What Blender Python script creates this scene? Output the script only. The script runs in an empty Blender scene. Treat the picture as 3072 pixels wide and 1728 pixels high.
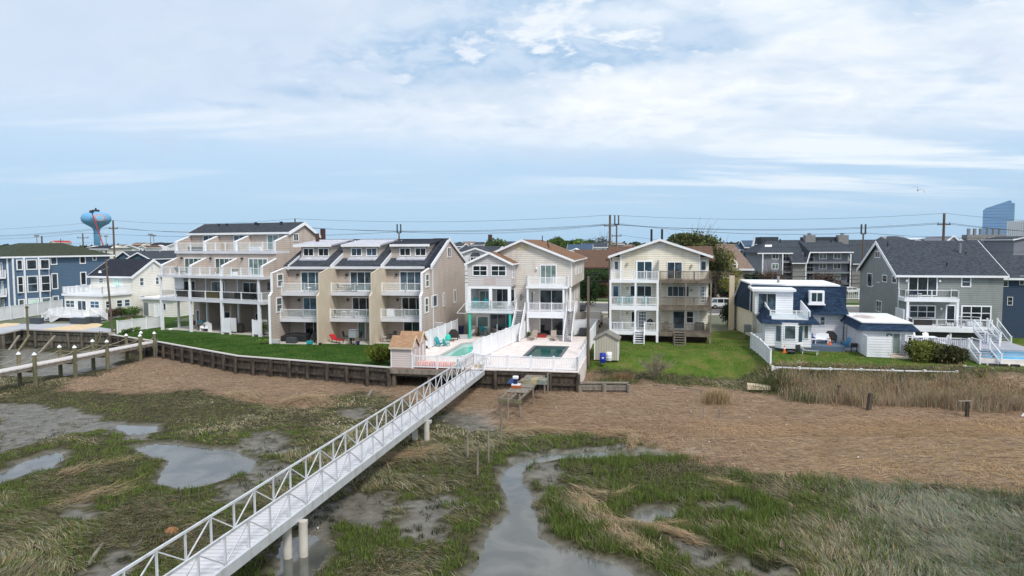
import bpy, math, random
import numpy as np
from mathutils import Vector
random.seed(7); RNG=np.random.default_rng(11)
SC=bpy.context.scene
# ------------------------------------------------------------------ camera
F=2048.; PITCH=math.atan((864-732)/F); ROLL=math.atan(12/3072.); H=11.
cd=bpy.data.cameras.new('camera'); cam=bpy.data.objects.new('camera',cd); SC.collection.objects.link(cam); SC.camera=cam
cd.sensor_width=36; cd.lens=36*F/3072; cd.clip_start=.3; cd.clip_end=20000
cam.location=(0,0,H); cam.rotation_mode='XYZ'
cp,sp,cr,sr=math.cos(PITCH),math.sin(PITCH),math.cos(ROLL),math.sin(ROLL)
AF=(0,cp,-sp); _r=(1,0,0); _u=(0,sp,cp)
AR=tuple(_r[i]*cr-_u[i]*sr for i in range(3)); AU=tuple(_u[i]*cr+_r[i]*sr for i in range(3))
from mathutils import Matrix
cam.rotation_euler=Matrix(((AR[0],AU[0],-AF[0]),(AR[1],AU[1],-AF[1]),(AR[2],AU[2],-AF[2]))).to_euler()
# ------------------------------------------------------------------ world, sun, exposure
W=bpy.data.worlds.new('World'); SC.world=W; W.use_nodes=True
SUN_EL,SUN_AZ=math.radians(50),math.radians(152)
def build_world():
    nt=W.node_tree; nt.nodes.clear(); N=nt.nodes.new; L=nt.links.new
    out=N('ShaderNodeOutputWorld'); bg=N('ShaderNodeBackground'); L(bg.outputs[0],out.inputs[0])
    sky=N('ShaderNodeTexSky'); sky.sky_type='NISHITA'; sky.sun_disc=False; sky.sun_elevation=SUN_EL; sky.sun_rotation=SUN_AZ; sky.dust_density=1.5; sky.ozone_density=2
    tc=N('ShaderNodeTexCoord'); sep=N('ShaderNodeSeparateXYZ'); L(tc.outputs['Generated'],sep.inputs[0])
    def m(op,a,b=None,c=None,cl=False):
        n=N('ShaderNodeMath'); n.operation=op; n.use_clamp=cl
        for i,v in enumerate((a,b,c)):
            if v is None: continue
            if isinstance(v,(int,float)): n.inputs[i].default_value=v
            else: L(v,n.inputs[i])
        return n.outputs[0]
    def mix(f,a,b):
        n=N('ShaderNodeMix'); n.data_type='RGBA'
        for k,v in ((0,f),(6,a),(7,b)):
            if isinstance(v,(int,float)): n.inputs[k].default_value=v
            elif isinstance(v,tuple): n.inputs[k].default_value=(*v,1)
            else: L(v,n.inputs[k])
        return n.outputs[2]
    def ss(v,a,b):
        n=N('ShaderNodeMapRange'); n.interpolation_type='SMOOTHSTEP'; L(v,n.inputs[0]); n.inputs[1].default_value=a; n.inputs[2].default_value=b; return n.outputs[0]
    z=sep.outputs[2]; x=sep.outputs[0]; y=sep.outputs[1]
    def coords(k):
        zz=m('ADD',m('MAXIMUM',z,0.),k); c=N('ShaderNodeCombineXYZ'); L(m('DIVIDE',x,zz),c.inputs[0]); L(m('DIVIDE',y,zz),c.inputs[1]); return c.outputs[0]
    near=coords(.30); farc=coords(.09)
    def noise(src,sc,det,dist,off,stretch=(1,1,1),rough=.55,rot=.35):
        mp=N('ShaderNodeMapping'); L(src,mp.inputs[0]); mp.inputs['Location'].default_value=off; mp.inputs['Scale'].default_value=stretch; mp.inputs['Rotation'].default_value=(0,0,rot)
        n=N('ShaderNodeTexNoise'); L(mp.outputs[0],n.inputs['Vector']); n.inputs['Scale'].default_value=sc; n.inputs['Detail'].default_value=det; n.inputs['Distortion'].default_value=dist; n.inputs['Roughness'].default_value=rough
        return n.outputs[0]
    big=noise(near,1.3,6,.3,(3.1,1.7,0)); mid=noise(near,3.2,8,.35,(7.3,2.2,0),(1,1.3,1),.6); fin=noise(near,8.,8,.3,(1.3,8.2,0),(1,1.3,1),.6)
    st=noise(farc,.75,8,.25,(2,4,0),(.5,1.6,1),.6)
    xa=m('DIVIDE',x,m('MAXIMUM',y,.05))
    right=ss(xa,-.45,.15)
    # clear air near the horizon, a high pale veil above it
    base=mix(ss(z,.0,.10),(.41,.635,.86),(.46,.66,.875)); base=mix(ss(z,.07,.26),base,(.64,.73,.87))
    base=mix(.12,base,m2(N,L,sky.outputs[0],.12))
    white=mix(ss(fin,.35,.65),(.80,.85,.915),(.93,.95,.975))
    hi=ss(z,.10,.19)
    cov=ss(m('ADD',m('MULTIPLY',big,.5),m('MULTIPLY',mid,.5)),.38,.52)
    c1=mix(m('MULTIPLY',m('MULTIPLY',cov,hi),m('ADD',m('MULTIPLY',right,.72),.22)),base,white)
    # thin bright streaks low on the right
    c2=mix(m('MULTIPLY',m('MULTIPLY',ss(st,.44,.62),ss(xa,-.15,.45)),m('MULTIPLY',ss(z,.03,.09),.8)),c1,(.88,.925,.965))
    c2=mix(m('MULTIPLY',m('MULTIPLY',ss(st,.5,.7),ss(m('MULTIPLY',xa,-1.),-.3,.3)),m('MULTIPLY',ss(z,.03,.12),.6)),c2,(.80,.86,.94))
    def blob(az,el,ra,re):
        a=m('DIVIDE',m('SUBTRACT',xa,az),ra); e=m('DIVIDE',m('SUBTRACT',z,el),re)
        return m('EXPONENT',m('MULTIPLY',m('ADD',m('MULTIPLY',a,a),m('MULTIPLY',e,e)),-1.))
    # blue grey breaks high in the middle and at the far right
    tot=None
    for az,el,ra,re,w in ((-.16,.25,.20,.035,1.),(.0,.285,.16,.045,1.),(.14,.262,.13,.022,.9),(.28,.275,.07,.03,1.),(.10,.335,.22,.02,.75),(.64,.31,.13,.05,1.1),(.47,.345,.12,.02,.8),(-.45,.315,.10,.015,.6),(-.27,.205,.10,.010,.7),(-.42,.185,.09,.005,.6),(.45,.225,.12,.008,.4),(-.02,.17,.12,.008,.35)):
        b_=m('MULTIPLY',blob(az,el,ra,re),w); tot=b_ if tot is None else m('ADD',tot,b_)
    brk=m('MULTIPLY',m('MULTIPLY',tot,1.25),ss(m('ADD',m('MULTIPLY',mid,.6),m('MULTIPLY',fin,.4)),.40,.50))
    c3=mix(m('MULTIPLY',brk,.92,cl=True),c2,mix(ss(fin,.38,.62),(.36,.53,.74),(.56,.68,.83)))
    # faint large modelling everywhere
    c4=mix(m('MULTIPLY',m('MULTIPLY',ss(mid,.47,.62),ss(z,.05,.15)),.42),c3,(.52,.65,.81))
    c4=m2(N,L,c4,.86)
    L(c4,bg.inputs[0]); bg.inputs[1].default_value=1.0
def m2(N,L,sock,k):
    n=N('ShaderNodeVectorMath'); n.operation='SCALE'; L(sock,n.inputs[0]); n.inputs[3].default_value=k; return n.outputs[0]
build_world()
sl=bpy.data.lights.new('sun','SUN'); so=bpy.data.objects.new('sun',sl); SC.collection.objects.link(so)
sl.energy=2.1; sl.angle=math.radians(12); sl.color=(1,.96,.9)
_d=Vector((math.sin(SUN_AZ)*math.cos(SUN_EL),math.cos(SUN_AZ)*math.cos(SUN_EL),math.sin(SUN_EL)))
so.rotation_euler=_d.to_track_quat('Z','Y').to_euler()
SC.view_settings.view_transform='Standard'; SC.view_settings.look='None'; SC.view_settings.exposure=0.39; SC.view_settings.gamma=1
SC.view_settings.use_curve_mapping=False
SC.render.engine='CYCLES'; SC.cycles.max_bounces=6; SC.cycles.transparent_max_bounces=8; SC.cycles.use_denoising=True; SC.cycles.caustics_reflective=False; SC.cycles.caustics_refractive=False
# ------------------------------------------------------------------ survey frames: photo measurements turned into places on the ground
CR={'n':(0,0,1),'a':(0,600,3.623),'b':(440,640,3.623),'c':(780,680,3.8125),'d':(1300,680,2.898),'e':(1750,660,2.898),'f':(2150,680,3.018),'g':(2500,560,2.337),
'p':(0,950,1.862),'q':(768,1000,1.991),'r':(1400,1000,1.99),'s':(2200,1000,1.991),
'h':(0,700,5.573),'i':(1100,960,6.44),'j':(1350,680,4.2933),'k':(2700,880,4.83),'l':(0,950,4.954),'m':(1440,1060,6.0375),'o':(2200,950,6.3),
't':(2000,680,4.155),'u':(1300,690,4.2933),'v':(2500,560,4.503),'w':(280,700,9.057),'x':(1740,760,4.954)}
def ray(c,x,y):
    ox,oy,s=CR[c]; u=ox+x/s; v=oy+y/s; a=(u-1536)/F; b=-(v-864)/F
    return tuple(AF[i]+AR[i]*a+AU[i]*b for i in range(3))
def gp(c,x,y,z=0.):
    d=ray(c,x,y); k=(z-H)/d[2]; return (d[0]*k,d[1]*k,z)
def gy(c,x,y,Y):
    d=ray(c,x,y); k=Y/d[1]; return (d[0]*k,Y,H+d[2]*k)
def nearer(o,k):
    """a lot surveyed a little too far away: bring it closer at true size"""
    if k!=1: o.location=tuple(o.location[i]*k+(0,0,H)[i]*(1-k) for i in range(3)); o.scale=(k,k,k)
class Fr:
    k=1.
    def __init__(s,phi,o=None,px=None,z=0.):
        s.phi=math.radians(phi); s.o=tuple(o) if o else gp(*px,z); s.c=math.cos(s.phi); s.s=math.sin(s.phi)
    def l(s,c,x,y,X=None,Y=None,Z=None):
        d=ray(c,x,y); px,py,pz=-s.o[0],-s.o[1],H-s.o[2]
        lx=px*s.c-py*s.s; ly=px*s.s+py*s.c; dx=d[0]*s.c-d[1]*s.s; dy=d[0]*s.s+d[1]*s.c
        k=(X-lx)/dx if X is not None else (Y-ly)/dy if Y is not None else (Z-pz)/d[2]
        return (lx+dx*k,ly+dy*k,pz+d[2]*k)
    def w(s,x,y,z=0): return (s.o[0]+x*s.c+y*s.s, s.o[1]-x*s.s+y*s.c, s.o[2]+z)
    def thing(s,name,label,cat,group=None,at=None):
        o=bpy.data.objects.new(name,None); SC.collection.objects.link(o); o.empty_display_size=.3
        o.location=s.w(*at) if at else s.o; o.rotation_euler=(0,0,-s.phi); nearer(o,s.k)
        o['label']=label; o['category']=cat
        if group: o['group']=group
        return o
def sub(fr,x,y,z=0,dphi=0):
    g=Fr(math.degrees(fr.phi)+dphi,o=fr.w(x,y,z)); g.k=fr.k; return g
def tag(o,label,cat,group=None,kind=None):
    if label: o['label']=label
    if cat: o['category']=cat
    if group: o['group']=group
    if kind: o['kind']=kind
    return o
def copy_tree(o,parent=None):
    c=o.copy(); SC.collection.objects.link(c); c.parent=parent
    for ch in list(o.children): copy_tree(ch,c)
    return c
def place(root,fr,x=0,y=0,z=0,rot=0,label=None,group=None):
    root.location=fr.w(x,y,z); root.rotation_euler=(0,0,-fr.phi+math.radians(rot))
    if label: root['label']=label
    if group: root['group']=group
    return root
# ------------------------------------------------------------------ materials
MATS={}
def mat(name,col,rough=.7,col2=None,scale=1.,detail=4,bump=0.,bscale=20.,lap=None,lapdir=2,metal=0.,spec=.4,alpha=None,stretch=(1,1,1),grime=None,bands=None,lo=.35,hi=.65,emit=None):
    if name in MATS: return MATS[name]
    M=bpy.data.materials.new(name); M.use_nodes=True; nt=M.node_tree; N=nt.nodes.new; L=nt.links.new
    b=nt.nodes['Principled BSDF']; b.inputs['Roughness'].default_value=rough; b.inputs['Metallic'].default_value=metal; b.inputs['Specular IOR Level'].default_value=spec
    b.inputs['Base Color'].default_value=(*col,1)
    geo=N('ShaderNodeNewGeometry'); mp=N('ShaderNodeMapping'); L(geo.outputs['Position'],mp.inputs[0]); mp.inputs['Scale'].default_value=stretch
    cur=None
    def noise(sc,det):
        n=N('ShaderNodeTexNoise'); L(mp.outputs[0],n.inputs['Vector']); n.inputs['Scale'].default_value=sc; n.inputs['Detail'].default_value=det; n.inputs['Roughness'].default_value=.6; return n.outputs[0]
    def mr(v,a,c,d=0.,e=1.):
        n=N('ShaderNodeMapRange'); L(v,n.inputs[0]); n.inputs[1].default_value=a; n.inputs[2].default_value=c; n.inputs[3].default_value=d; n.inputs[4].default_value=e; return n.outputs[0]
    def mx(f,a,c):
        n=N('ShaderNodeMix'); n.data_type='RGBA'
        L(f,n.inputs[0])
        for k,v in ((6,a),(7,c)):
            if isinstance(v,tuple): n.inputs[k].default_value=(*v,1)
            else: L(v,n.inputs[k])
        return n.outputs[2]
    cur=col
    if col2: cur=mx(mr(noise(scale,detail),lo,hi),col,col2)
    elif max(col)>.05 and alpha is None:
        cur=mx(mr(noise(.7,5),.3,.7),tuple(c*.93 for c in col),tuple(min(1,c*1.05) for c in col))
    hgt=None
    if lap or bands:
        sepn=N('ShaderNodeSeparateXYZ'); L(geo.outputs['Position'],sepn.inputs[0])
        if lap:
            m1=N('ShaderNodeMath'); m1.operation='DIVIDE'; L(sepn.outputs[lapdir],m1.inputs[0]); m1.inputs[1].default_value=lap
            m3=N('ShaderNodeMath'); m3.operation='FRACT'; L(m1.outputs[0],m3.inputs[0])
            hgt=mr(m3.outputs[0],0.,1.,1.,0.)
            # shadow line of each lap, painted dark and mottled into the colour
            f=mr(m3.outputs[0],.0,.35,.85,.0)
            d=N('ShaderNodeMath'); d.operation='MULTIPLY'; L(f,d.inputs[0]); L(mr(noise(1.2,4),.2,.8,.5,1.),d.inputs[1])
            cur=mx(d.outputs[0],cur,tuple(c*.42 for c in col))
    if grime:
        gcol,gs,gl,gh=grime
        mp2=N('ShaderNodeMapping'); L(geo.outputs['Position'],mp2.inputs[0]); mp2.inputs['Scale'].default_value=(1,1,.35)
        n=N('ShaderNodeTexNoise'); L(mp2.outputs[0],n.inputs['Vector']); n.inputs['Scale'].default_value=gs; n.inputs['Detail'].default_value=6
        cur=mx(mr(n.outputs[0],gl,gh),cur,gcol)
    if not isinstance(cur,tuple): L(cur,b.inputs['Base Color'])
    else: b.inputs['Base Color'].default_value=(*cur,1)
    if bump or hgt is not None:
        bn=N('ShaderNodeBump'); bn.inputs['Strength'].default_value=1.; bn.inputs['Distance'].default_value=bump if bump else .02
        L(hgt if hgt is not None else noise(bscale,5),bn.inputs['Height']); L(bn.outputs[0],b.inputs['Normal'])
    if alpha is not None: b.inputs['Alpha'].default_value=alpha
    if emit: b.inputs['Emission Color'].default_value=(*emit,1); b.inputs['Emission Strength'].default_value=1.
    MATS[name]=M; return M
def glassmat(name,c1,c2,c3=None,rough=.06):
    """window glass seen in daylight: dark room behind, soft curtains or furniture in some panes, glossy front"""
    M=bpy.data.materials.new(name); M.use_nodes=True; nt=M.node_tree; N=nt.nodes.new; L=nt.links.new; b=nt.nodes['Principled BSDF']
    g=N('ShaderNodeNewGeometry'); n=N('ShaderNodeTexNoise'); n.inputs['Scale'].default_value=.9; n.inputs['Detail'].default_value=3; L(g.outputs['Position'],n.inputs['Vector'])
    r=N('ShaderNodeValToRGB'); L(n.outputs[0],r.inputs[0]); r.color_ramp.elements[0].position=.4; r.color_ramp.elements[0].color=(*c1,1); r.color_ramp.elements[1].position=.62; r.color_ramp.elements[1].color=(*c2,1)
    b.inputs['Roughness'].default_value=rough; b.inputs['Specular IOR Level'].default_value=.6
    oi=N('ShaderNodeObjectInfo'); r2=N('ShaderNodeValToRGB'); L(oi.outputs['Random'],r2.inputs[0]); r2.color_ramp.interpolation='CONSTANT'; e=r2.color_ramp.elements; e[0].color=(.55,.55,.55,1); e[1].position=.35; e[1].color=(1,1,1,1)
    for p_,v_ in ((.6,(1.5,1.7,1.9,1)),(.8,(3.2,3.3,3.1,1)),(.92,(.4,.4,.4,1))): q_=e.new(p_); q_.color=v_  # the bluish step paints a reflection into the pane colour
    mm=N('ShaderNodeMix'); mm.data_type='RGBA'; mm.blend_type='MULTIPLY'; mm.inputs[0].default_value=1.; L(r.outputs[0],mm.inputs[6]); L(r2.outputs[0],mm.inputs[7]); L(mm.outputs[2],b.inputs['Base Color'])
    bn=N('ShaderNodeBump'); bn.inputs['Distance'].default_value=.004; n2=N('ShaderNodeTexNoise'); n2.inputs['Scale'].default_value=1.5; L(g.outputs['Position'],n2.inputs['Vector']); L(n2.outputs[0],bn.inputs['Height']); L(bn.outputs[0],b.inputs['Normal'])
    MATS[name]=M; return M
GLASS=glassmat('window_glass',(.012,.018,.022),(.05,.07,.085))
GLASSB=glassmat('window_glass_blue',(.02,.05,.07),(.05,.10,.13))
GLASSC=glassmat('curtained_glass',(.10,.16,.15),(.22,.28,.26),rough=.12)
PANEL=mat('railing_glass',(.75,.85,.85),rough=.05,alpha=.16,spec=.5)
VINYL=mat('white_vinyl',(.82,.83,.86),.45,grime=((.62,.64,.66),.8,.52,.8))
TRIM=mat('white_trim',(.83,.84,.87),.5)
TRIMG=mat('grey_white_trim',(.66,.67,.71),.5)
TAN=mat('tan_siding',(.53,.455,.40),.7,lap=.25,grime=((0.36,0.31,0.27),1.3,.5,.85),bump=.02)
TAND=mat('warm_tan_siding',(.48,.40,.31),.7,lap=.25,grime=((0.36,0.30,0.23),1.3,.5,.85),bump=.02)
STUC=mat('beige_stucco',(.57,.485,.375),.9,col2=(.63,.54,.42),scale=.6,bump=.004,bscale=60)
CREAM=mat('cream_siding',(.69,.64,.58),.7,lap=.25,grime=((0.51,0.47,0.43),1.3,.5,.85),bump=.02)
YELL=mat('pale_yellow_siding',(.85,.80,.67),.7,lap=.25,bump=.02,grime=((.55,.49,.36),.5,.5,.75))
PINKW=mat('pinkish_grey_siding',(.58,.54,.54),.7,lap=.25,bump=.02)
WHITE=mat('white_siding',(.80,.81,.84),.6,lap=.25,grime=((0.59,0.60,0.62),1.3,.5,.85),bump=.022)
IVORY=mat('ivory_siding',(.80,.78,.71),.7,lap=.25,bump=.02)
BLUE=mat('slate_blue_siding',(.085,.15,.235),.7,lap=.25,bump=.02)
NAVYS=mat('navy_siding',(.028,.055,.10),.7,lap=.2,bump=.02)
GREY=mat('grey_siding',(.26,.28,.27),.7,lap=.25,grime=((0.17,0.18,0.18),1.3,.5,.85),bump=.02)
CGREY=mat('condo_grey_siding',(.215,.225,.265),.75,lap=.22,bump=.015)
CSTONE=mat('condo_shake',(.19,.19,.185),.85,col2=(.27,.265,.255),scale=3)
def shingle(name,c,c2,s=5.): return mat(name,c,.95,col2=c2,scale=s,detail=6,bump=.02,bscale=9,stretch=(.5,1.,1.6),spec=.1)
RDARK=shingle('charcoal_shingle',(.028,.033,.042),(.075,.083,.10))
RGREY=shingle('grey_shingle',(.028,.034,.044),(.08,.093,.112))
RBLK=shingle('black_shingle',(.015,.018,.026),(.04,.045,.06))
RBRN=shingle('brown_shingle',(.14,.075,.045),(.26,.155,.10))
RBRD=shingle('dark_brown_shingle',(.085,.052,.038),(.17,.105,.078))
RTAN=shingle('tan_shingle',(.16,.115,.09),(.26,.195,.16))
RNAVY=shingle('navy_shingle',(.012,.024,.046),(.036,.064,.115),3.2)
RGRN=shingle('mossy_shingle',(.025,.035,.025),(.075,.085,.06))
WROOF=mat('white_roof_membrane',(.80,.82,.84),.6,col2=(.72,.74,.76),scale=.5,grime=((.55,.53,.50),.35,.6,.8))
LILAC=mat('pale_roof_coating',(.42,.43,.50),.8,col2=(.62,.60,.60),scale=2.4,lo=.5,hi=.62)
WOOD=mat('weathered_wood',(.16,.135,.11),.9,col2=(.27,.24,.20),scale=2.,detail=6,bump=.01,stretch=(2,2,.5))
WOODD=mat('dark_wet_wood',(.025,.02,.016),.85,col2=(.11,.085,.065),scale=1.6,detail=7,bump=.015,stretch=(3,3,.5))
WOODG=mat('green_treated_wood',(.10,.105,.06),.85,col2=(.20,.17,.10),scale=1.5,detail=6,stretch=(2,2,.6))
WOODB=mat('brown_deck_wood',(.11,.085,.065),.9,col2=(.20,.165,.13),scale=1.5,detail=6,stretch=(1,1,1))
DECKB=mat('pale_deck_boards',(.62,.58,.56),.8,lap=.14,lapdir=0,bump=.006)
DECKG=mat('grey_composite_deck',(.30,.31,.35),.8,col2=(.36,.37,.41),scale=1)
ALU=mat('brushed_aluminium',(.60,.62,.65),.38,col2=(.69,.71,.73),scale=2,metal=.3,grime=((.40,.39,.37),2.,.52,.8))
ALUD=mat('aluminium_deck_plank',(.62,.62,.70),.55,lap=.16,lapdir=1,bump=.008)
CONC=mat('concrete',(.46,.43,.38),.9,col2=(.55,.52,.47),scale=1.3,bump=.004)
CONCW=mat('white_concrete_pile',(.60,.57,.51),.85,col2=(.50,.46,.40),scale=1.5,grime=((.24,.25,.16),1.3,.55,.7))
ASPH=mat('asphalt',(.10,.10,.11),.95,col2=(.14,.14,.15),scale=.6,bump=.003)
PAVER=mat('pink_paver',(.67,.59,.56),.85,col2=(.76,.70,.67),scale=1.3,detail=6,lo=.4,hi=.6)
LAWN=mat('lawn_grass',(.026,.072,.010),.95,col2=(.075,.12,.024),scale=.45,lo=.4,hi=.68,detail=9,bump=.03,bscale=14,spec=.1)
LAWN2=mat('patchy_lawn_grass',(.05,.10,.016),.95,col2=(.13,.155,.04),scale=.35,detail=9,bump=.03,bscale=12,spec=.1)
SAND=mat('sand_paving',(.60,.45,.27),.95,col2=(.68,.54,.36),scale=1)
POOLG=mat('green_pool_water',(.09,.46,.36),.05,col2=(.18,.60,.48),scale=.8,bump=.02,bscale=2.5)
POOLP=mat('pool_step_under_water',(.42,.66,.62),.08)
POOLD=mat('dark_teal_pool_water',(.008,.075,.07),.05,col2=(.018,.11,.10),scale=.6,bump=.015,bscale=2.5)
BLACK=mat('black_rubber',(.018,.018,.02),.6)
DARK=mat('dark_interior',(.03,.028,.026),.9)
DARKG=mat('dark_grey_cover',(.05,.055,.06),.8)
TEAL=mat('teal_plastic',(.01,.33,.36),.5)
TEALG=mat('turquoise_paint',(.03,.52,.42),.5)
RED=mat('red_cushion',(.42,.01,.015),.7)
ORANGE=mat('orange_plastic',(.75,.16,.04),.5)
PINKT=mat('pink_tube_vinyl',(.85,.30,.32),.35)
YELT=mat('orange_tube_vinyl',(.85,.42,.16),.35)
BLUEP=mat('blue_plastic',(.012,.035,.33),.4)
NAVYP=mat('navy_plastic',(.012,.02,.10),.5)
TAUPE=mat('taupe_sling',(.33,.27,.22),.8)
LGREYF=mat('light_grey_fabric',(.45,.45,.46),.85)
BRICK=mat('salmon_brick',(.30,.15,.11),.9,col2=(.38,.20,.155),scale=3)
BRICKD=mat('dark_brick',(.075,.04,.033),.9)
STONE=mat('stacked_stone',(.30,.235,.185),.9,col2=(.46,.38,.31),scale=5,lo=.42,hi=.58,bump=.03,bscale=6)
METAL=mat('grey_metal',(.28,.30,.32),.45,metal=.4)
METD=mat('dark_metal',(.04,.04,.045),.5,metal=.3)
BARK=mat('bark',(.10,.075,.055),.95,col2=(.16,.125,.10),scale=4)
POLE=mat('utility_pole_wood',(.10,.075,.06),.9,col2=(.17,.13,.105),scale=1.5,stretch=(3,3,.3))
TANKB=mat('water_tank_blue',(.15,.40,.66),.5)
CARW=mat('white_car_paint',(.74,.75,.77),.25,spec=.6)
CARB=mat('black_car_paint',(.012,.012,.014),.2,spec=.6)
HEADL=mat('headlamp_glass',(.55,.57,.6),.1)
TAILL=mat('tail_lamp_red',(.35,.01,.01),.2)
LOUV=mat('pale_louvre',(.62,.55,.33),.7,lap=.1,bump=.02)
# ------------------------------------------------------------------ mesh collector
class MB:
    def __init__(s): s.v=[]; s.f=[]
    def box(s,x0,x1,y0,y1,z0,z1):
        if x0>x1: x0,x1=x1,x0
        if y0>y1: y0,y1=y1,y0
        if z0>z1: z0,z1=z1,z0
        n=len(s.v); s.v+=[(x0,y0,z0),(x1,y0,z0),(x1,y1,z0),(x0,y1,z0),(x0,y0,z1),(x1,y0,z1),(x1,y1,z1),(x0,y1,z1)]
        s.f+=[tuple(n+i for i in q) for q in ((0,3,2,1),(4,5,6,7),(0,1,5,4),(1,2,6,5),(2,3,7,6),(3,0,4,7))]; return s
    def poly(s,pts,flip=False):
        n=len(s.v); s.v+=[tuple(p) for p in pts]; r=list(range(n,n+len(pts))); s.f.append(tuple(r[::-1] if flip else r)); return s
    def prism(s,pts,vec):
        """closed polygon swept by vec"""
        n=len(s.v); k=len(pts); s.v+=[tuple(p) for p in pts]; s.v+=[tuple(p[i]+vec[i] for i in range(3)) for p in pts]
        a=[0,0,0]
        for i in range(k):
            p,q=pts[i],pts[(i+1)%k]; a[0]+=(p[1]-q[1])*(p[2]+q[2]); a[1]+=(p[2]-q[2])*(p[0]+q[0]); a[2]+=(p[0]-q[0])*(p[1]+q[1])
        fl=sum(a[i]*vec[i] for i in range(3))>0
        A=list(range(n,n+k)); B=list(range(n+k,n+2*k))
        if fl: s.f.append(tuple(A[::-1])); s.f.append(tuple(B)); s.f+=[(A[i],A[(i+1)%k],B[(i+1)%k],B[i]) for i in range(k)]
        else: s.f.append(tuple(A)); s.f.append(tuple(B[::-1])); s.f+=[(A[i],B[i],B[(i+1)%k],A[(i+1)%k]) for i in range(k)]
        return s
    def xz(s,pts,y0,y1): return s.prism([(x,y0,z) for x,z in pts],(0,y1-y0,0))
    def yz(s,pts,x0,x1): return s.prism([(x0,y,z) for y,z in pts],(x1-x0,0,0))
    def xy(s,pts,z0,z1): return s.prism([(x,y,z0) for x,y in pts],(0,0,z1-z0))
    def bar(s,p,q,w,h=None,roll=0):
        h=h or w; p=Vector(p); q=Vector(q); d=(q-p)
        if d.length<1e-6: return s
        d.normalize(); up=Vector((0,0,1)) if abs(d.z)<.95 else Vector((0,1,0)); r=d.cross(up).normalized(); u=r.cross(d)
        n=len(s.v)
        for c in (p,q):
            for a,b in ((-1,-1),(1,-1),(1,1),(-1,1)): s.v.append(tuple(c+r*(a*w/2)+u*(b*h/2)))
        s.f+=[tuple(n+i for i in t) for t in ((0,1,2,3),(7,6,5,4),(0,4,5,1),(1,5,6,2),(2,6,7,3),(3,7,4,0))]; return s
    def tube(s,pts,rad,n=8,cap=True):
        pts=[Vector(p) for p in pts]; R=rad if isinstance(rad,(list,tuple)) else [rad]*len(pts); base=len(s.v); prev=None
        for i,p in enumerate(pts):
            d=(pts[min(i+1,len(pts)-1)]-pts[max(i-1,0)]).normalized()
            if prev is None:
                up=Vector((0,0,1)) if abs(d.z)<.9 else Vector((1,0,0)); r=d.cross(up).normalized()
            else: r=(prev-d*prev.dot(d)).normalized()
            prev=r; u=d.cross(r)
            for k in range(n):
                a=2*math.pi*k/n; s.v.append(tuple(p+(r*math.cos(a)+u*math.sin(a))*R[i]))
        for i in range(len(pts)-1):
            for k in range(n):
                a=base+i*n+k; b=base+i*n+(k+1)%n; s.f.append((a,b,b+n,a+n))
        if cap: s.f.append(tuple(base+k for k in range(n))[::-1]); s.f.append(tuple(base+(len(pts)-1)*n+k for k in range(n)))
        return s
    def lathe(s,c,prof,n=16):
        """prof: (r,z) list"""
        return s.tube([(c[0],c[1],c[2]+z) for r,z in prof],[max(r,1e-3) for r,z in prof],n) if all(prof[i][1]!=prof[i+1][1] for i in range(len(prof)-1)) else s
    def build(s,name,m,parent=None,label=None,smooth=False,bevel=0):
        me=bpy.data.meshes.new(name); me.from_pydata(s.v,[],s.f); me.materials.append(m)
        if smooth: me.polygons.foreach_set('use_smooth',[True]*len(me.polygons))
        o=bpy.data.objects.new(name,me); SC.collection.objects.link(o)
        if parent: o.parent=parent
        if label: o['label']=label
        if bevel:
            b=o.modifiers.new('bevel','BEVEL'); b.width=bevel; b.segments=2; b.limit_method='ANGLE'
        me.update(); return o
def solo(fr,mb,name,m,label,cat,group=None,kind=None,smooth=False,bevel=0):
    """a thing that is one mesh, standing in its own frame"""
    o=mb.build(name,m,smooth=smooth,bevel=bevel); o.location=fr.o; o.rotation_euler=(0,0,-fr.phi); nearer(o,fr.k); return tag(o,label,cat,group,kind)
def struct(fr,mb,name,m):
    o=mb.build(name,m); o.location=fr.o; o.rotation_euler=(0,0,-fr.phi); o['kind']='structure'; return o
# ------------------------------------------------------------------ building kit
def fmap(face,plane):
    if face=='F': return lambda a,z,d:(a,plane-d,z)
    if face=='R': return lambda a,z,d:(plane+d,a,z)
    if face=='L': return lambda a,z,d:(plane-d,a,z)
    if face=='B': return lambda a,z,d:(a,plane+d,z)
def fbox(mb,f,a0,a1,z0,z1,d0,d1):
    p=f(a0,z0,d0); q=f(a1,z1,d1); mb.box(p[0],q[0],p[1],q[1],p[2],q[2])
def win(root,face,plane,a0,a1,z0,z1,cols=1,rows=1,t=.11,m=None,g=None,name='window',door=False,grid=False,label=None):
    if a0>a1: a0,a1=a1,a0
    if z0>z1: z0,z1=z1,z0
    f=fmap(face,plane); mb=MB(); m=m or TRIM; g=g or GLASS
    fbox(mb,f,a0,a0+t,z0,z1,-.02,.07); fbox(mb,f,a1-t,a1,z0,z1,-.02,.07); fbox(mb,f,a0+t,a1-t,z1-t,z1,-.02,.067); fbox(mb,f,a0+t,a1-t,z0,z0+t*(.7 if door else 1),-.02,.067)
    mw=t*.55
    for i in range(1,cols):
        x=a0+(a1-a0)*i/cols; fbox(mb,f,x-mw/2,x+mw/2,z0+t,z1-t,-.01,.06)
    for j in range(1,rows):
        z=z0+(z1-z0)*j/rows; fbox(mb,f,a0+t,a1-t,z-mw/2,z+mw/2,-.01,.055)
    o=mb.build(name,m,root,label=label)
    p=MB(); fbox(p,f,a0+t*.8,a1-t*.8,z0+t*.6,z1-t*.8,-.015,.02); p.build('pane',g,o)
    return o
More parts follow.
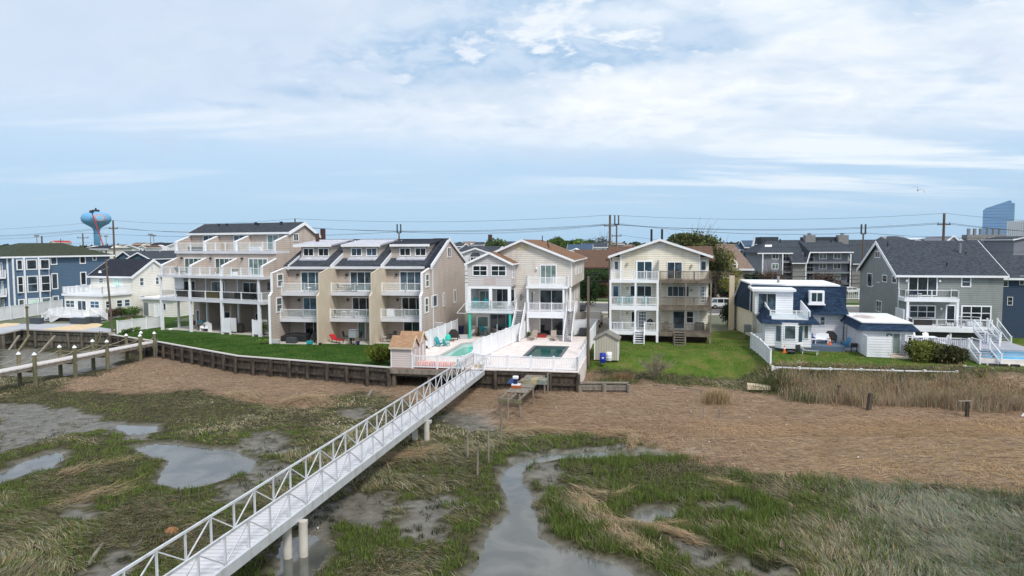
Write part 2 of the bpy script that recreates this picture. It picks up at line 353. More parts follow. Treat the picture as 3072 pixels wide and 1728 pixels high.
def winp(root,fr,c,x0,y0,x1,y1,face='F',plane=0.,**k):
    kw={'F':'Y','B':'Y','R':'X','L':'X'}[face]; i=0 if face in 'FB' else 1
    p=fr.l(c,x0,y0,**{kw:plane}); q=fr.l(c,x1,y1,**{kw:plane})
    p2=fr.l(c,(x0+x1)/2,y0,**{kw:plane}); q2=fr.l(c,(x0+x1)/2,y1,**{kw:plane})
    return win(root,face,plane,p[i],q[i],q2[2],p2[2],**k)
def rail(root,pts,h=1.0,style='white',m=None,step=1.8,name='railing',bal=.14):
    """polyline of floor points; posts, rails, balusters or glass"""
    m=m or VINYL; mb=MB(); gl=MB(); bl=MB()
    pw={'white':.12,'glass':.13,'brown':.11,'thin':.12}[style]
    for (p,q) in zip(pts,pts[1:]):
        p=Vector(p); q=Vector(q); L=(q-p).length; n=max(1,round(L/step)); up=Vector((0,0,1))
        for i in range(n+1):
            c=p.lerp(q,i/n); mb.bar(c,c+up*(h+.06),pw)
            if style in('white','glass'): mb.bar(c+up*(h+.05),c+up*(h+.11),pw+.05)
        mb.bar(p+up*h,q+up*h,.07,.07); mb.bar(p+up*.14,q+up*.14,.05,.06)
        if style=='glass': gl.bar(p+up*(h*.56),q+up*(h*.56),.014,h*.74)
        else:
            k=int(L/bal)
            for i in range(1,k):
                c=p.lerp(q,i/k); (bl if style=='thin' else mb).bar(c+up*.15,c+up*(h-.03),.045 if style!='thin' else .022)
    o=mb.build(name,m,root)
    if gl.v: gl.build('glass_panel',PANEL,o)
    if bl.v: bl.build('baluster_row',METD,o)
    return o
def deck(root,x0,x1,y0,y1,z,t=.32,m=None,name='deck'):
    """slab whose top is at z"""
    return MB().box(x0,x1,y0,y1,z-t,z).build(name,m or VINYL,root)
def post(root,x,y,z0,z1,w=.2,m=None,name='post'):
    return MB().box(x-w/2,x+w/2,y-w/2,y+w/2,z0,z1).build(name,m or VINYL,root)
def roof_y(root,x0,x1,xr,ze0,ze1,zr,y0,y1,t=.12,m=None,trim=TRIM,name='roof',b=.14):
    """gable roof, ridge along y; eaves at x0/x1"""
    mb=MB(); mb.xz([(x0,ze0),(xr,zr),(x1,ze1),(x1,ze1+t),(xr,zr+t),(x0,ze0+t)],y0,y1); o=mb.build(name,m,root)
    tb=MB(); e=.006
    for y,s in ((y0,-1),(y1,1)):
        tb.xz([(x0,ze0-b),(xr,zr-b),(xr,zr+t+e),(x0,ze0+t+e)],y+s*.01,y+s*.07); tb.xz([(xr,zr-b),(x1,ze1-b),(x1,ze1+t+e),(xr,zr+t+e)],y+s*.01,y+s*.07)
    tb.box(x0-.06,x0-.003,y0,y1,ze0-.06,ze0+t-.02); tb.box(x1+.003,x1+.06,y0,y1,ze1-.06,ze1+t-.02)
    tb.build('fascia',trim,root); return o
def roof_x(root,x0,x1,y0,y1,yr,ze0,ze1,zr,t=.18,m=None,trim=TRIM,name='roof',b=.22,ends=(1,1)):
    mb=MB(); mb.yz([(y0,ze0),(yr,zr),(y1,ze1),(y1,ze1+t),(yr,zr+t),(y0,ze0+t)],x0,x1); o=mb.build(name,m,root)
    tb=MB(); e=.006
    for k,(x,s) in enumerate(((x0,-1),(x1,1))):
        if not ends[k]: continue
        tb.yz([(y0,ze0-b),(yr,zr-b),(yr,zr+t+e),(y0,ze0+t+e)],x+s*.01,x+s*.07); tb.yz([(yr,zr-b),(y1,ze1-b),(y1,ze1+t+e),(yr,zr+t+e)],x+s*.01,x+s*.07)
    tb.box(x0,x1,y0-.06,y0-.003,ze0-.1,ze0+t-.02); tb.box(x0,x1,y1+.003,y1+.06,ze1-.1,ze1+t-.02)
    tb.build('fascia',trim,root); return o
def stairs(root,x0,x1,y0,z0,y1,z1,n,m=None,railm=None,style='white',sides=(1,1),side=None,name='staircase',axis='y',h=.95):
    """flight from (y0,z0) bottom to (y1,z1) top; treads span x0..x1"""
    m=m or VINYL; mb=MB(); tr=MB()
    P=(lambda a,b,z:(a,b,z)) if axis=='y' else (lambda a,b,z:(b,a,z))
    for i in range(n):
        ya=y0+(y1-y0)*i/n; yb=y0+(y1-y0)*(i+1)/n; za=z0+(z1-z0)*(i+1)/n
        p=P(x0,ya,za-.05); q=P(x1,yb+.02*(1 if y1>y0 else -1),za); tr.box(p[0],q[0],p[1],q[1],p[2],q[2])
    o=tr.build(name,side or m,root)
    for x in (x0-.03,x1+.03): MB().bar(P(x,y0,z0),P(x,y1,z1-.1),.06,.28).build('stringer',m,o)
    for k,x in enumerate((x0-.03,x1+.03)):
        if sides[k]: rail(o,[P(x,y0,z0+.05),P(x,y1,z1)],h,style,railm,step=3.5)
    return o
def lamp(root,x,y,z,face='F',m=None):
    mb=MB()
    if face=='F': mb.box(x-.06,x+.06,y-.12,y,z-.05,z+.05).box(x-.1,x+.1,y-.26,y-.06,z-.22,z+.02)
    else: mb.box(x,x+.12,y-.06,y+.06,z-.05,z+.05).box(x+.06,x+.26,y-.1,y+.1,z-.22,z+.02)
    return mb.build('wall_lamp',m or METD,root)
def pipe(root,x,y,z0,z1,r=.07,m=None,name='vent_pipe'): return MB().tube([(x,y,z0),(x,y,z1)],r,8).build(name,m or METD,root)
def downpipe(root,pts,m=None): return MB().tube(pts,.05,6).build('downpipe',m or TRIM,root)
# ================================================================== A: tall terraced tan apartments
def terrace_block():
    fr=Fr(25,px=('b',165,1265)); R=fr.thing('terraced_apartment_house','tall tan terraced apartment house with stepped glass-railed balconies beside the lawn','apartment house')
    w=5.75; X=[0,5.3,10.8,17.5]; z2,z3,z4,ze,zr=4.25,7.2,10.27,12.55,13.75
    mb=MB()
    mb.yz([(5,0),(5,z2-.3),(2.6,z2-.3),(2.6,z3),(2.6,z4-.32),(4.9,z4-.32),(4.9,ze),(7.4,zr-.05),(11,11.6),(11,0)],X[0]+.02,X[3]); mb.build('wall',TAN,R)
    roof_x(R,X[0]-.2,X[3]+.25,4.55,11.25,7.4,ze-.1,11.55,zr,m=RDARK)
    for x in X[1:3]: MB().box(x-.1,x+.1,1.4,5,0,z2-.3).build('party_wall',TAN,R)
    # sloping party walls on the terraces, white capped
    for i,x in enumerate(X):
        xs=x-(.12 if i==3 else -.02)
        for (ya,yb,zb,za_,zt) in ((.35,2.6,z3,8.35,9.25),(2.55,4.9,z4,11.35,12.2)):
            MB().yz([(ya,zb-.3),(ya,za_),(yb,zt),(yb,zb-.3)],xs-.1,xs+.11).build('terrace_wall',TAN,R)
            MB().yz([(ya-.1,za_),(ya-.1,za_+.13),(yb,zt+.13),(yb,zt)],xs-.14,xs+.15).build('wall_cap',TRIM,R)
            if i<3 or 1: MB().box(xs-.15,xs+.16,ya-.12,ya-.01,zb-.3,za_+.1).build('corner_board',TRIM,R)
    for a,b in ((X[0],X[3]),):
        deck(R,a-.15,b+.45,-.1,3,z2,.36,TRIMG); deck(R,a-.25,b+.5,-.2,2.7,z3,.3,TRIMG); deck(R,a,b,2.42,5,z4,.36,TRIMG)
        deck(R,a,b+.3,.5,6,.06,.2,CONC,'patio_slab')
    for x in X[:3]+[16.95]:
        post(R,x+.1,.05,0,z2-.36,.3,TRIM); post(R,x+.1,.05,z2,z3-.3,.22,TRIM)
        post(R,x+.9 if x<16 else x+.75,1.9,0,z2-.36,.22,TRIMG); post(R,x+.9 if x<16 else x+.75,1.9,z2,z3-.3,.2,TRIMG)
    for i in range(3):
        a,b=X[i],X[i+1]; e=.05
        rail(R,[(a+.2,.05,z3),(b-.05,.05,z3)],1.0,'glass',step=1.8)
        rail(R,[(a+.25,.03,z2),(b-.1,.03,z2)],1.0,'thin' ,step=2.6)
        rail(R,[(a+.2,2.6,z4),(b-.1,2.6,z4)],1.0,'glass',step=2.0)
        # doors
        win(R,'F',4.9,a+2.4+.3*i,a+4.5+.25*i,z4+.05,z4+2.05,cols=2,door=True,g=GLASSC if i==2 else GLASSB,name='sliding_door')
        win(R,'F',2.6,a+1.5+.3*i,a+4.9+.2*i,z3+.05,z3+2.15,cols=4,door=True,g=GLASSC,name='sliding_door')
        win(R,'F',2.6,a+1.0,a+3.4,z2+.05,z2+2.1,cols=2,door=True,name='sliding_door')
        win(R,'F',5.0,a+.5,a+1.6,.1,2.2,door=True,name='door',g=GLASS)
        lamp(R,a+1.1,2.6,z3+2.2); lamp(R,b-.4,4.9,z4+1.7)
    MB().box(X[0]+1.2,X[0]+2.9,1.2,1.24,z2+1.1,z2+2.5).build('white_screen',VINYL,R)
    rail(R,[(17.45,.05,z2),(17.45,2.5,z2)],1.0,'glass'); rail(R,[(.1,.05,z3),(.1,2.3,z3)],1.0,'glass')
    for a in ((10.9,.1),(16.0,.1)):
        mb=MB(); x=a[0]
        mb.box(x,x+1.35,-.05,.02,.25,1.95).box(x,x+1.35,.9,.97,.25,1.95).box(x,x+.06,0,.9,.25,1.95)
        for px_ in (x,x+1.35): mb.box(px_-.07,px_+.07,-.1,.06,0,2.05)
        mb.build('shower_enclosure',VINYL,R)
    winp(R,fr,'b',1590,215,1650,305,'R',17.5,cols=2)
    winp(R,fr,'b',1312,750,1365,835,'R',17.5,t=.04,m=METD)
    downpipe(R,[(17.56,5.1,12.4),(17.56,5.1,4.5)],TAN)
    for x,y,z in ((3.5,6.6,13.3),(5,6.6,13.3),(10,6.8,13.4),(10.6,6.6,13.3),(14.6,6.6,13.4)): MB().tube([(x,y,z),(x,y,z+.55)],.09,8).box(x-.15,x+.15,y-.15,y+.15,z+.5,z+.6).build('roof_vent',BLACK,R)
    mb=MB(); mb.box(17.7,18.15,10.4,10.9,11,13.1); mb.build('brick_chimney',BRICKD,R)
    return fr
FA=terrace_block()
# ================================================================== B: three stepped town houses
def townhouse_row():
    fr=Fr(10,px=('c',645,1355)); R=fr.thing('townhouse_row','tan three-storey town house row with sloping charcoal roofs, dormers and beige stucco party walls','town houses')
    w=5.72; z1,z2,z3,ze=0,2.68,5.62,8.4
    xs=[-5.55,0.12,5.85,11.5]
    for i in range(3):
        s=.85*i; a,b=xs[i]+.2,xs[i+1]; wb=4.2+s; zd=9.25; yd=6.3+s; zr=11.45; yr=12.0+.0
        mb=MB(); mb.yz([(wb,0),(wb,ze),(yd,zd),(yd,10.85),(yr+s*.4,zr),(21.5,ze+.2),(21.5,0)],a-.2 if i else a+.6,b-1.15); mb.build('wall',TAN,R)
        for (qa,qb) in ([(b-1.15,b)]+([(a-.2,a+.6)] if i==0 else [])): MB().yz([(wb,0),(wb,ze-.15),(wb+7.2,11.2),(21.5,ze+.1),(21.5,0)],qa,qb).build('side_bay_wall',TAN,R)
        # lower shingle slope, its raised rake walls and the dormer roof
        MB().yz([(wb-.55,ze-.12),(wb-.55,ze+.08),(yd,zd+.14),(yd,zd-.06)],a-.15,b-1.1).build('lower_roof',RDARK,R)
        MB().box(a-.15,b-.05,wb-.62,wb-.553,ze-.2,ze+.1).build('gutter',TRIMG,R)
        mb=MB(); mb.yz([(yd-.7,zd-.22),(yd-.7,zd+.02),(yd,zd+.3),(yd,zd)],a+.65,b-1.2); mb.build('dormer_ledge',LILAC,R)
        rm=(LILAC,LILAC,RBLK)[i]
        MB().yz([(yd-.45,10.85),(yd-.45,11.02),(yr+.5+s*.4,zr+.2),(yr+.5+s*.4,zr)],a-.2,b-(.85 if i<2 else .75)).build('dormer_roof',rm,R)
        MB().box(a-.2,b-(.85 if i<2 else .75),yd-.53,yd-.453,10.75,11.04).build('fascia',TRIM,R)
        # rake wall between units: dark shingle strip with white edge
        x=b
        zs=lambda y:ze+(y-(wb-.5))*.395
        MB().yz([(wb-.5,zs(wb-.5)),(wb-.5,zs(wb-.5)+.25),(yd+4.6,zs(yd+4.6)+.25),(yd+4.6,zs(yd+4.6))],x-1.15,x-.02).build('rake_roof',RDARK,R)
        MB().yz([(wb-.6,zs(wb-.6)-.3),(wb-.6,zs(wb-.6)+.27),(yd+4.65,zs(yd+4.65)+.27),(yd+4.65,zs(yd+4.65)-.3)],x-.015,x+.07).build('rake_board',TRIM,R)
        if i==0:
            MB().yz([(wb-.5,zs(wb-.5)),(wb-.5,zs(wb-.5)+.25),(yd+2.6,zs(yd+2.6)+.25),(yd+2.6,zs(yd+2.6))],a-.3,a+.25).build('rake_roof',RDARK,R)
            MB().yz([(wb-.6,zs(wb-.6)-.3),(wb-.6,zs(wb-.6)+.27),(yd+2.65,zs(yd+2.65)+.27),(yd+2.65,zs(yd+2.65)-.3)],a+.255,a+.32).build('rake_board',TRIM,R)
        for dx in ((.85,2.25),(2.75,4.15)):
            win(R,'F',yd,a+dx[0],a+dx[1],9.62,10.62,cols=2)
        # decks
        ys=2.0+s
        deck(R,a+.0,b-.12,ys,wb+.1,z2,.4,TRIMG); deck(R,a+.0,b-.12,ys+.4,wb+.1,z3,.4,TRIMG)
        rail(R,[(a+.05,ys+.08,z2),((a+b)/2+.1,ys+.08,z2),(b-.2,ys+.08,z2)],1.0,'glass',step=3)
        rail(R,[(a+.05,ys+.48,z3),((a+b)/2+.1,ys+.48,z3),(b-.2,ys+.48,z3)],1.0,'glass',step=3)
        deck(R,a-.2,b,.3+s,wb+.2,.05,.25,CONC,'patio_slab')
        win(R,'F',wb,a+1.55,a+4.3,z3+.05,z3+2.3,cols=3,door=True,g=GLASSB if i==0 else GLASS,name='sliding_door')
        win(R,'F',wb,a+1.75,a+4.4,z2+.05,z2+2.25,cols=3,door=True,g=GLASSB if i==0 else GLASS,name='sliding_door')
        if i!=1: win(R,'F',wb,a+1.9,a+4.1,.07,2.2,cols=2,door=True,name='sliding_door')
        else: win(R,'F',wb,a+2.4,a+3.4,.07,2.15,door=True,name='door',m=TRIM,g=GLASSC)
        for q in (1.2,4.65): lamp(R,a+q,wb,z3+2.0)
        lamp(R,a+1.3,wb,z2+2.0)
    # party walls
    for i in range(4):
        s=.85*(0 if i==0 else i-1); x=xs[i]; m=TAN if i in(0,3) else STUC; wb=4.2+s
        xa,xb=(x-.0,x+.2) if i<3 else (x-.2,x)
        if i in (0,3):
            # outer walls: pierced by two openings
            yf0,yf1=.0+s,.6+s
            MB().yz([(yf0,0),(yf0,5.35),(yf1,5.75),(yf1,7.85),(wb-.6,8.35),(wb,8.35),(wb,0)],xa,xb).build('end_wall',m,R)
            for za,zb,y0 in ((3.35,5.1,1.2),(6.2,7.75,1.55)):
                win(R,'R',xb+.004,y0+s,y0+1.35+s,za,zb,rows=2,g=PANEL if 0 else GLASSC,t=.14)
                win(R,'L',xa-.004,y0+s,y0+1.35+s,za,zb,rows=2,g=GLASSC,t=.14)
        else:
            MB().yz([(s-.0,0),(s-.0,5.35),(.55+s,5.75),(.55+s,7.85),(wb-1.4,8.3),(wb+1.2,8.3),(wb+1.2,0)],xa,xb).build('party_wall',m,R)
        pts=[(s,0.02),(s,5.35),(.6+s,5.75),(.6+s,7.85),(wb-.8,8.32)]
        mb=MB()
        for (p,q) in zip(pts,pts[1:]): mb.bar(((xa+xb)/2,p[0]-.03,p[1]),((xa+xb)/2,q[0]-.03,q[1]),.26 if i in(0,3) else .2,.07)
        mb.build('wall_cap',TRIM if i in (0,3) else STUC,R)
    # end gable of the row
    X=11.5
    mb=MB(); mb.yz([(5.9,8.2),(5.9,8.55),(13.2,11.55),(21.6,8.7),(21.6,8.2)],X-.18,X-.003); mb.build('gable_wall',TAN,R)
    mb=MB(); mb.yz([(5.0,8.3),(5.0,8.5),(13.2,11.75),(13.2,11.5)],X-.6,X+.12); mb.yz([(13.2,11.5),(13.2,11.75),(22.2,8.55),(22.2,8.35)],X-2,X+.12); mb.build('end_roof',RBLK,R)
    mb=MB(); mb.yz([(4.9,8.15),(4.9,8.52),(13.2,11.78),(13.2,11.4)],X+.13,X+.2).yz([(13.2,11.4),(13.2,11.78),(22.3,8.56),(22.3,8.2)],X+.13,X+.2); mb.build('rake_board',TRIM,R)
    mb=MB(); mb.yz([(12.8,11.5),(21.8,8.4),(21.8,8.6),(12.8,11.7)],-5.4,9.8); mb.build('rear_roof',RDARK,R)
    for c in ((2140,235,2182,350),(1960,780,2025,920),(2090,755,2112,912),(2215,720,2240,875)):
        winp(R,fr,'c',*c,'R',X+.003,cols=2 if c[1]<300 else 1)
    downpipe(R,[(X+.07,5.9,8.4),(X+.07,5.9,.3)])
    MB().box(X+.02,X+.9,6.4,7.4,1.0,1.9).build('air_conditioner',LGREYF,R)
    MB().box(-4.5,-4.2,9.6,10,10.5,12.4).build('chimney',BRICKD,R)
    return fr
FB=townhouse_row()
# ================================================================== C: beige house with projecting wing and two stairs
def beige_house():
    fr=Fr(11,px=('d',815,965)); R=fr.thing('beige_house','beige gabled house with brown roof, white balconies and two long white stairs','house')
    yw=1.8; zt=9.0; pk=11.45; XR=5.08; XL=-6.75; xr=-.87
    zr=lambda x: pk-(x-xr)*(pk-zt)/(XR+.25-xr) if x>xr else pk-(xr-x)*(pk-zt)/(xr-XL+.0)
    MB().xz([(XL,5.95),(XL,zt-.05),(xr,pk-.05),(XR,zr(XR)-.05),(XR,5.95)],yw,18.3).build('upper_wall',CREAM,R)
    MB().box(XL+.1,4.5,yw+.02,18,0,5.95).build('wall',CREAM,R)
    MB().box(XR-.12,XR+.03,yw-.05,yw+.12,5.9,9.0).build('corner_board',TRIM,R); MB().box(4.42,4.55,yw-.04,yw+.1,0,5.9).build('corner_board',TRIM,R)
    roof_y(R,XL-.2,XR+.35,xr,zt-.15,zt-.05,pk-.02,1.35,18.7,m=RBRN)
    for x in ((722,152,760,200),(788,152,825,200)):
        p=fr.l('d',x[0],x[1],Y=yw); q=fr.l('d',x[2],x[3],Y=yw); MB().box(p[0],q[0],yw-.06,yw-.005,q[2],p[2]).build('louvre',LOUV,R)
    pipe(R,1.2,9,10.6,11.5,.06,BLACK); pipe(R,1.9,5,10.3,10.9,.06,BLACK); pipe(R,-.1,13,11.3,12.1,.06,BLACK)
    # wing
    wx0,wx1,yf=-6.72,-1.6,-1.6; wzt,wpk=8.75,9.98; wm=-4.08
    MB().xz([(wx0,6.1),(wx0,wzt),(wm,wpk-.05),(wx1,wzt),(wx1,6.1)],yf,yw+.05).build('wing_wall',PINKW,R)
    roof_y(R,wx0-.3,wx1+.3,wm,wzt-.1,wzt-.1,wpk,yf-.3,yw,m=RBRN)
    for c in ((340,335,472,430),(500,335,635,432)):
        o=winp(R,fr,'d',*c,'F',yf,cols=2,rows=2)
    win(R,'R',wx1+.003,-.9,.1,7.0,8.3,rows=2)
    MB().box(-4.8,-3.4,yf-.012,yf-.003,6.35,7.1).build('patched_siding',mat('faded_pink_siding',(.50,.42,.41),.8),R)
    # framed porch below the wing
    deck(R,wx0-.1,wx1+.25,yf-.55,yw,3.35,.32,TRIMG)
    fz0,fz1=3.35,6.1
    mb=MB(); mb.box(wx0,wx1,yf,yf+.25,5.83,6.095)
    for x in (wx0+.15,wm+.05,wx1-.2): mb.box(x-.18,x+.18,yf+.003,yf+.22,fz0,5.83)
    mb.build('porch_frame',TRIM,R)
    rail(R,[(wx0,yf-.45,3.35),(-3.9,yf-.45,3.35),(wx1+.15,yf-.45,3.35),(wx1+.15,1.0,3.35)],1.0,'glass',step=2.9)
    MB().box(wx0+.02,wx0+.16,yf+.3,yw,3.36,6.05).build('side_screen',TRIM,R)
    win(R,'F',yw,-4.1,-1.75,3.4,5.65,cols=3,door=True,name='sliding_door'); win(R,'F',yw,-6.2,-4.6,3.4,5.4,cols=2,door=True,g=GLASSC,name='sliding_door')
    win(R,'F',yw+.02,-4.9,-1.9,.1,2.6,cols=3,door=True,g=GLASSB,name='sliding_door',m=METAL); win(R,'F',yw+.02,-6.5,-5.0,.9,2.3,g=GLASSC)
    for x in (wx0+.3,wx1-.05): post(R,x,yf-.3,0,3.03,.24,TEALG)
    # awning arm at the left edge
    MB().bar((wx0-.1,yf-.4,4.3),(wx0-1.2,yf-.5,3.0),.06).bar((wx0-1.2,yf-.5,3.0),(wx0-.1,yf-.5,2.98),.05).build('awning_bracket',TRIM,R)
    # right unit porches
    x0,x1=-.05,4.45
    deck(R,x0,x1,-.02,yw,3.1,.34,TRIM); deck(R,x0-.05,x1+.35,-.12,yw,6.1,.28,TRIM)
    mb=MB(); mb.box(x0,x1,0,.2,2.35,2.76); mb.box(x0,x0+.22,.003,.19,0,2.35); mb.box(x1-.22,x1,.003,.19,0,2.35); mb.box(x0,x0+.2,.2,yw,0,2.7); mb.build('porch_frame',TRIM,R)
    post(R,x0+.12,.1,3.1,5.82,.22,TRIM); post(R,x1-.15,.1,3.1,5.82,.22,TRIM); post(R,x1+.6,.5,3.1,5.9,.2,TRIM)
    rail(R,[(x0+.1,.05,3.1),(x1-.1,.05,3.1)],1.0,'white',step=1.5,bal=.15)
    rail(R,[(x0+.1,.1,3.1),(x0+.1,yw-.1,3.1)],1.0,'white',step=1.5,bal=.15)
    rail(R,[(x0,yw-.1,6.1),(x0,-.0,6.1),(x1+.25,-.0,6.1),(x1+.25,yw-.1,6.1)],1.0,'white',step=1.6,bal=.12)
    winp(R,fr,'d',928,330,1072,500,'F',yw,cols=3,door=True,g=GLASSC,name='sliding_door'); 
    win(R,'F',yw,1.2,4.1,3.15,5.6,cols=2,door=True,name='sliding_door'); win(R,'F',yw,1.2,4.2,.05,2.35,cols=2,door=True,name='sliding_door')
    win(R,'F',yw,.2,.45,3.2,5.3,t=.04)
    lamp(R,.9,yw,8.2,m=TRIM); lamp(R,.6,yw,5.3,m=TRIM)
    # upper windows on the right flank
    for y in (6,9.5,13): win(R,'R',XR+.003,y,y+1,7.1,8.4,rows=2,g=GLASSC); win(R,'R',4.503,y+.5,y+1.4,3.6,5.0,rows=2)
    # stairs
    deck(R,-1.35,-.15,.2,yw,3.1,.25,TRIM); stairs(R,-1.25,-.28,-3.6,0,.2,3.1,14,VINYL,side=DECKG)
    deck(R,4.5,5.6,1.2,3.4,3.1,.25,TRIM); stairs(R,4.62,5.5,-2.6,0,1.2,3.1,15,VINYL,side=DECKG); rail(R,[(4.5,3.4,3.1),(5.6,3.4,3.1),(5.6,1.2,3.1)],1.0,'white')
    MB().box(-1.1,-.9,yw-.1,yw-.02,4.3,5.0).tube([(-1,yw-.1,4.65),(-1,yw-.6,4.9),(-.4,yw-.6,4.6)],.03,6).build('gas_meter',METAL,R)
    return fr
FC=beige_house()
# ================================================================== D: pale yellow duplex
def yellow_duplex():
    fr=Fr(12,px=('e',657,1065)); R=fr.thing('yellow_duplex','pale yellow three-storey duplex, white balconies left and weathered brown ones right','duplex')
    XL,XR=-5.5,5.5; yw=1.8; z1,z2,z3=1.22,4.06,6.93; pk=11.4; ze=9.5
    zz=lambda x: pk-abs(x)*(pk-ze)/5.85
    MB().xz([(-4.35,.5),(-4.35,zz(4.35)),(0,pk),(4.35,zz(4.35)),(4.35,.5)],yw,17).build('wall',YELL,R)
    MB().box(XL+.1,XR-.1,yw+.7,17,.5,ze-.05).build('side_wall',YELL,R)
    for x in (-4.35,4.35): MB().box(x-.09,x+.09,yw-.03,yw+.03,z1,zz(4.35)-.1).build('corner_board',TRIM,R)
    roof_y(R,-5.72,5.72,0,ze-.02,ze-.02,pk,1.3,17.4,m=RBRD)
    MB().box(-.03,.03,yw-.02,yw-.002,z1,pk-.3).build('seam_board',YELL,R)
    for c in ((612,195,650,245),(678,195,712,245)):
        p=fr.l('e',c[0],c[1],Y=yw); q=fr.l('e',c[2],c[3],Y=yw); MB().box(p[0],q[0],yw-.06,yw-.005,q[2],p[2]).build('louvre',TRIMG,R)
    for x in (-.95,.25): MB().tube([(x,4,11),(x,4,12.65)],.13,10).build('flue_pipe',BLACK,R)
    pipe(R,-3.1,6,10.2,11.2,.07,BLACK)
    W_=lambda *c,**k: winp(R,fr,'e',*c,'F',k.pop('Y',yw),**k)
    W_(458,352,605,525,cols=2,door=True,g=GLASSB,name='sliding_door',t=.16); W_(725,362,862,515,cols=2,door=True,name='sliding_door',t=.1)
    W_(262,350,314,440,Y=yw+.7,g=GLASSC,t=.16); W_(1014,350,1075,445,Y=yw+.7,g=GLASSB,t=.16)
    W_(400,565,600,672,cols=3,g=GLASSB,t=.15); W_(253,568,312,690,Y=yw+.7,door=True,name='door',g=GLASSB); W_(730,572,922,668,cols=4,g=GLASSB,t=.08)
    W_(1010,570,1072,722,cols=3,rows=5,door=True,Y=yw+.7,name='door',t=.14)
    W_(412,790,476,935,door=True,name='door'); W_(478,790,550,935,cols=3,rows=5,door=True,name='door',t=.1,g=GLASS); W_(778,790,880,945,door=True,name='door',t=.06); W_(892,790,962,900,rows=2)
    for x,z in ((-3.6,z3+1.9),(-3.6,z2+1.9),(-3.6,z1+1.9),(3.5,z3+1.7),(3.5,z2+1.8)): lamp(R,x,yw,z,m=TAND)
    # white half
    for z,t in ((z1,.42),(z2,.5),(z3,.3)): deck(R,XL,-.06,0,yw+.7,z,t,TRIM)
    for z0,z in ((z1,z2-.5),(z2,z3-.3)):
        for x in (XL+.12,-2.6,-.2): post(R,x,.1,z0,z,.22,TRIM)
    for x in (XL+.15,-2.7,-.2): post(R,x,.1,-.3,z1-.42,.26,TRIM)
    rail(R,[(XL+.1,2.3,z3),(XL+.1,.08,z3),(-.12,.08,z3)],.95,'white',step=1.45,bal=.15)
    rail(R,[(XL+.1,2.3,z2),(XL+.1,.08,z2),(-.12,.08,z2)],.95,'white',step=1.45,bal=.16)
    rail(R,[(XL+.1,2.3,z1),(XL+.1,.08,z1),(-2.72,.08,z1)],.95,'white',step=1.45,bal=.16); rail(R,[(-1.55,.08,z1),(-.12,.08,z1)],.95,'white',step=1.45,bal=.16)
    stairs(R,-2.65,-1.62,-1.75,-.1,-.05,z1,6,VINYL,side=VINYL,sides=(0,1))
    MB().yz([(0,z3+.9),(0,z3+2.3),(.5,z3+2.5),(1.8,z3+2.3),(1.8,z3)],-.1,-.04).build('divider_screen',TRIMG,R)
    # brown half
    for z,t in ((z1,.5),(z2,.42),(z3,.28)): deck(R,0,XR+.1,0,yw+.7,z,t,WOODB)
    for z0,z in ((z1,z2-.42),(z2,z3-.28)):
        for x in (.1,2.85,XR): post(R,x,.1,z0,z,.16,WOOD)
    for x in (1.6,2.85,XR): post(R,x,.12,-.4,z1-.5,.17,WOOD)
    rail(R,[(.06,.08,z3),(XR,.08,z3),(XR,2.3,z3)],.98,'brown',WOODB,step=1.9,bal=.13); rail(R,[(.06,.08,z2),(XR,.08,z2),(XR,2.3,z2)],.98,'brown',WOODB,step=1.9,bal=.13)
    rail(R,[(.06,.08,z1),(1.6,.08,z1)],.9,'brown',WOODB); rail(R,[(2.85,.08,z1),(XR,.08,z1),(XR,2.3,z1)],.9,'brown',WOODB,bal=.15)
    stairs(R,1.68,2.75,-1.75,-.2,-.05,z1,6,WOODB,side=WOOD,sides=(0,0))
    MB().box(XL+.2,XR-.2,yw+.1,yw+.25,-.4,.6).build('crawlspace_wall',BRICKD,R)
    MB().yz([(9.5,5),(9.5,8.9),(14,10.35),(18,8.9),(18,5)],-5.6,5.6).build('rear_wall',YELL,R); roof_x(R,-6.5,6.5,9.0,18.6,14,8.95,8.95,10.45,m=RBRD,trim=RBRD)
    downpipe(R,[(XL-.1,1.6,9.4),(XL+.02,2.3,8.9),(XL+.02,2.45,.4)])
    return fr
FD=yellow_duplex()
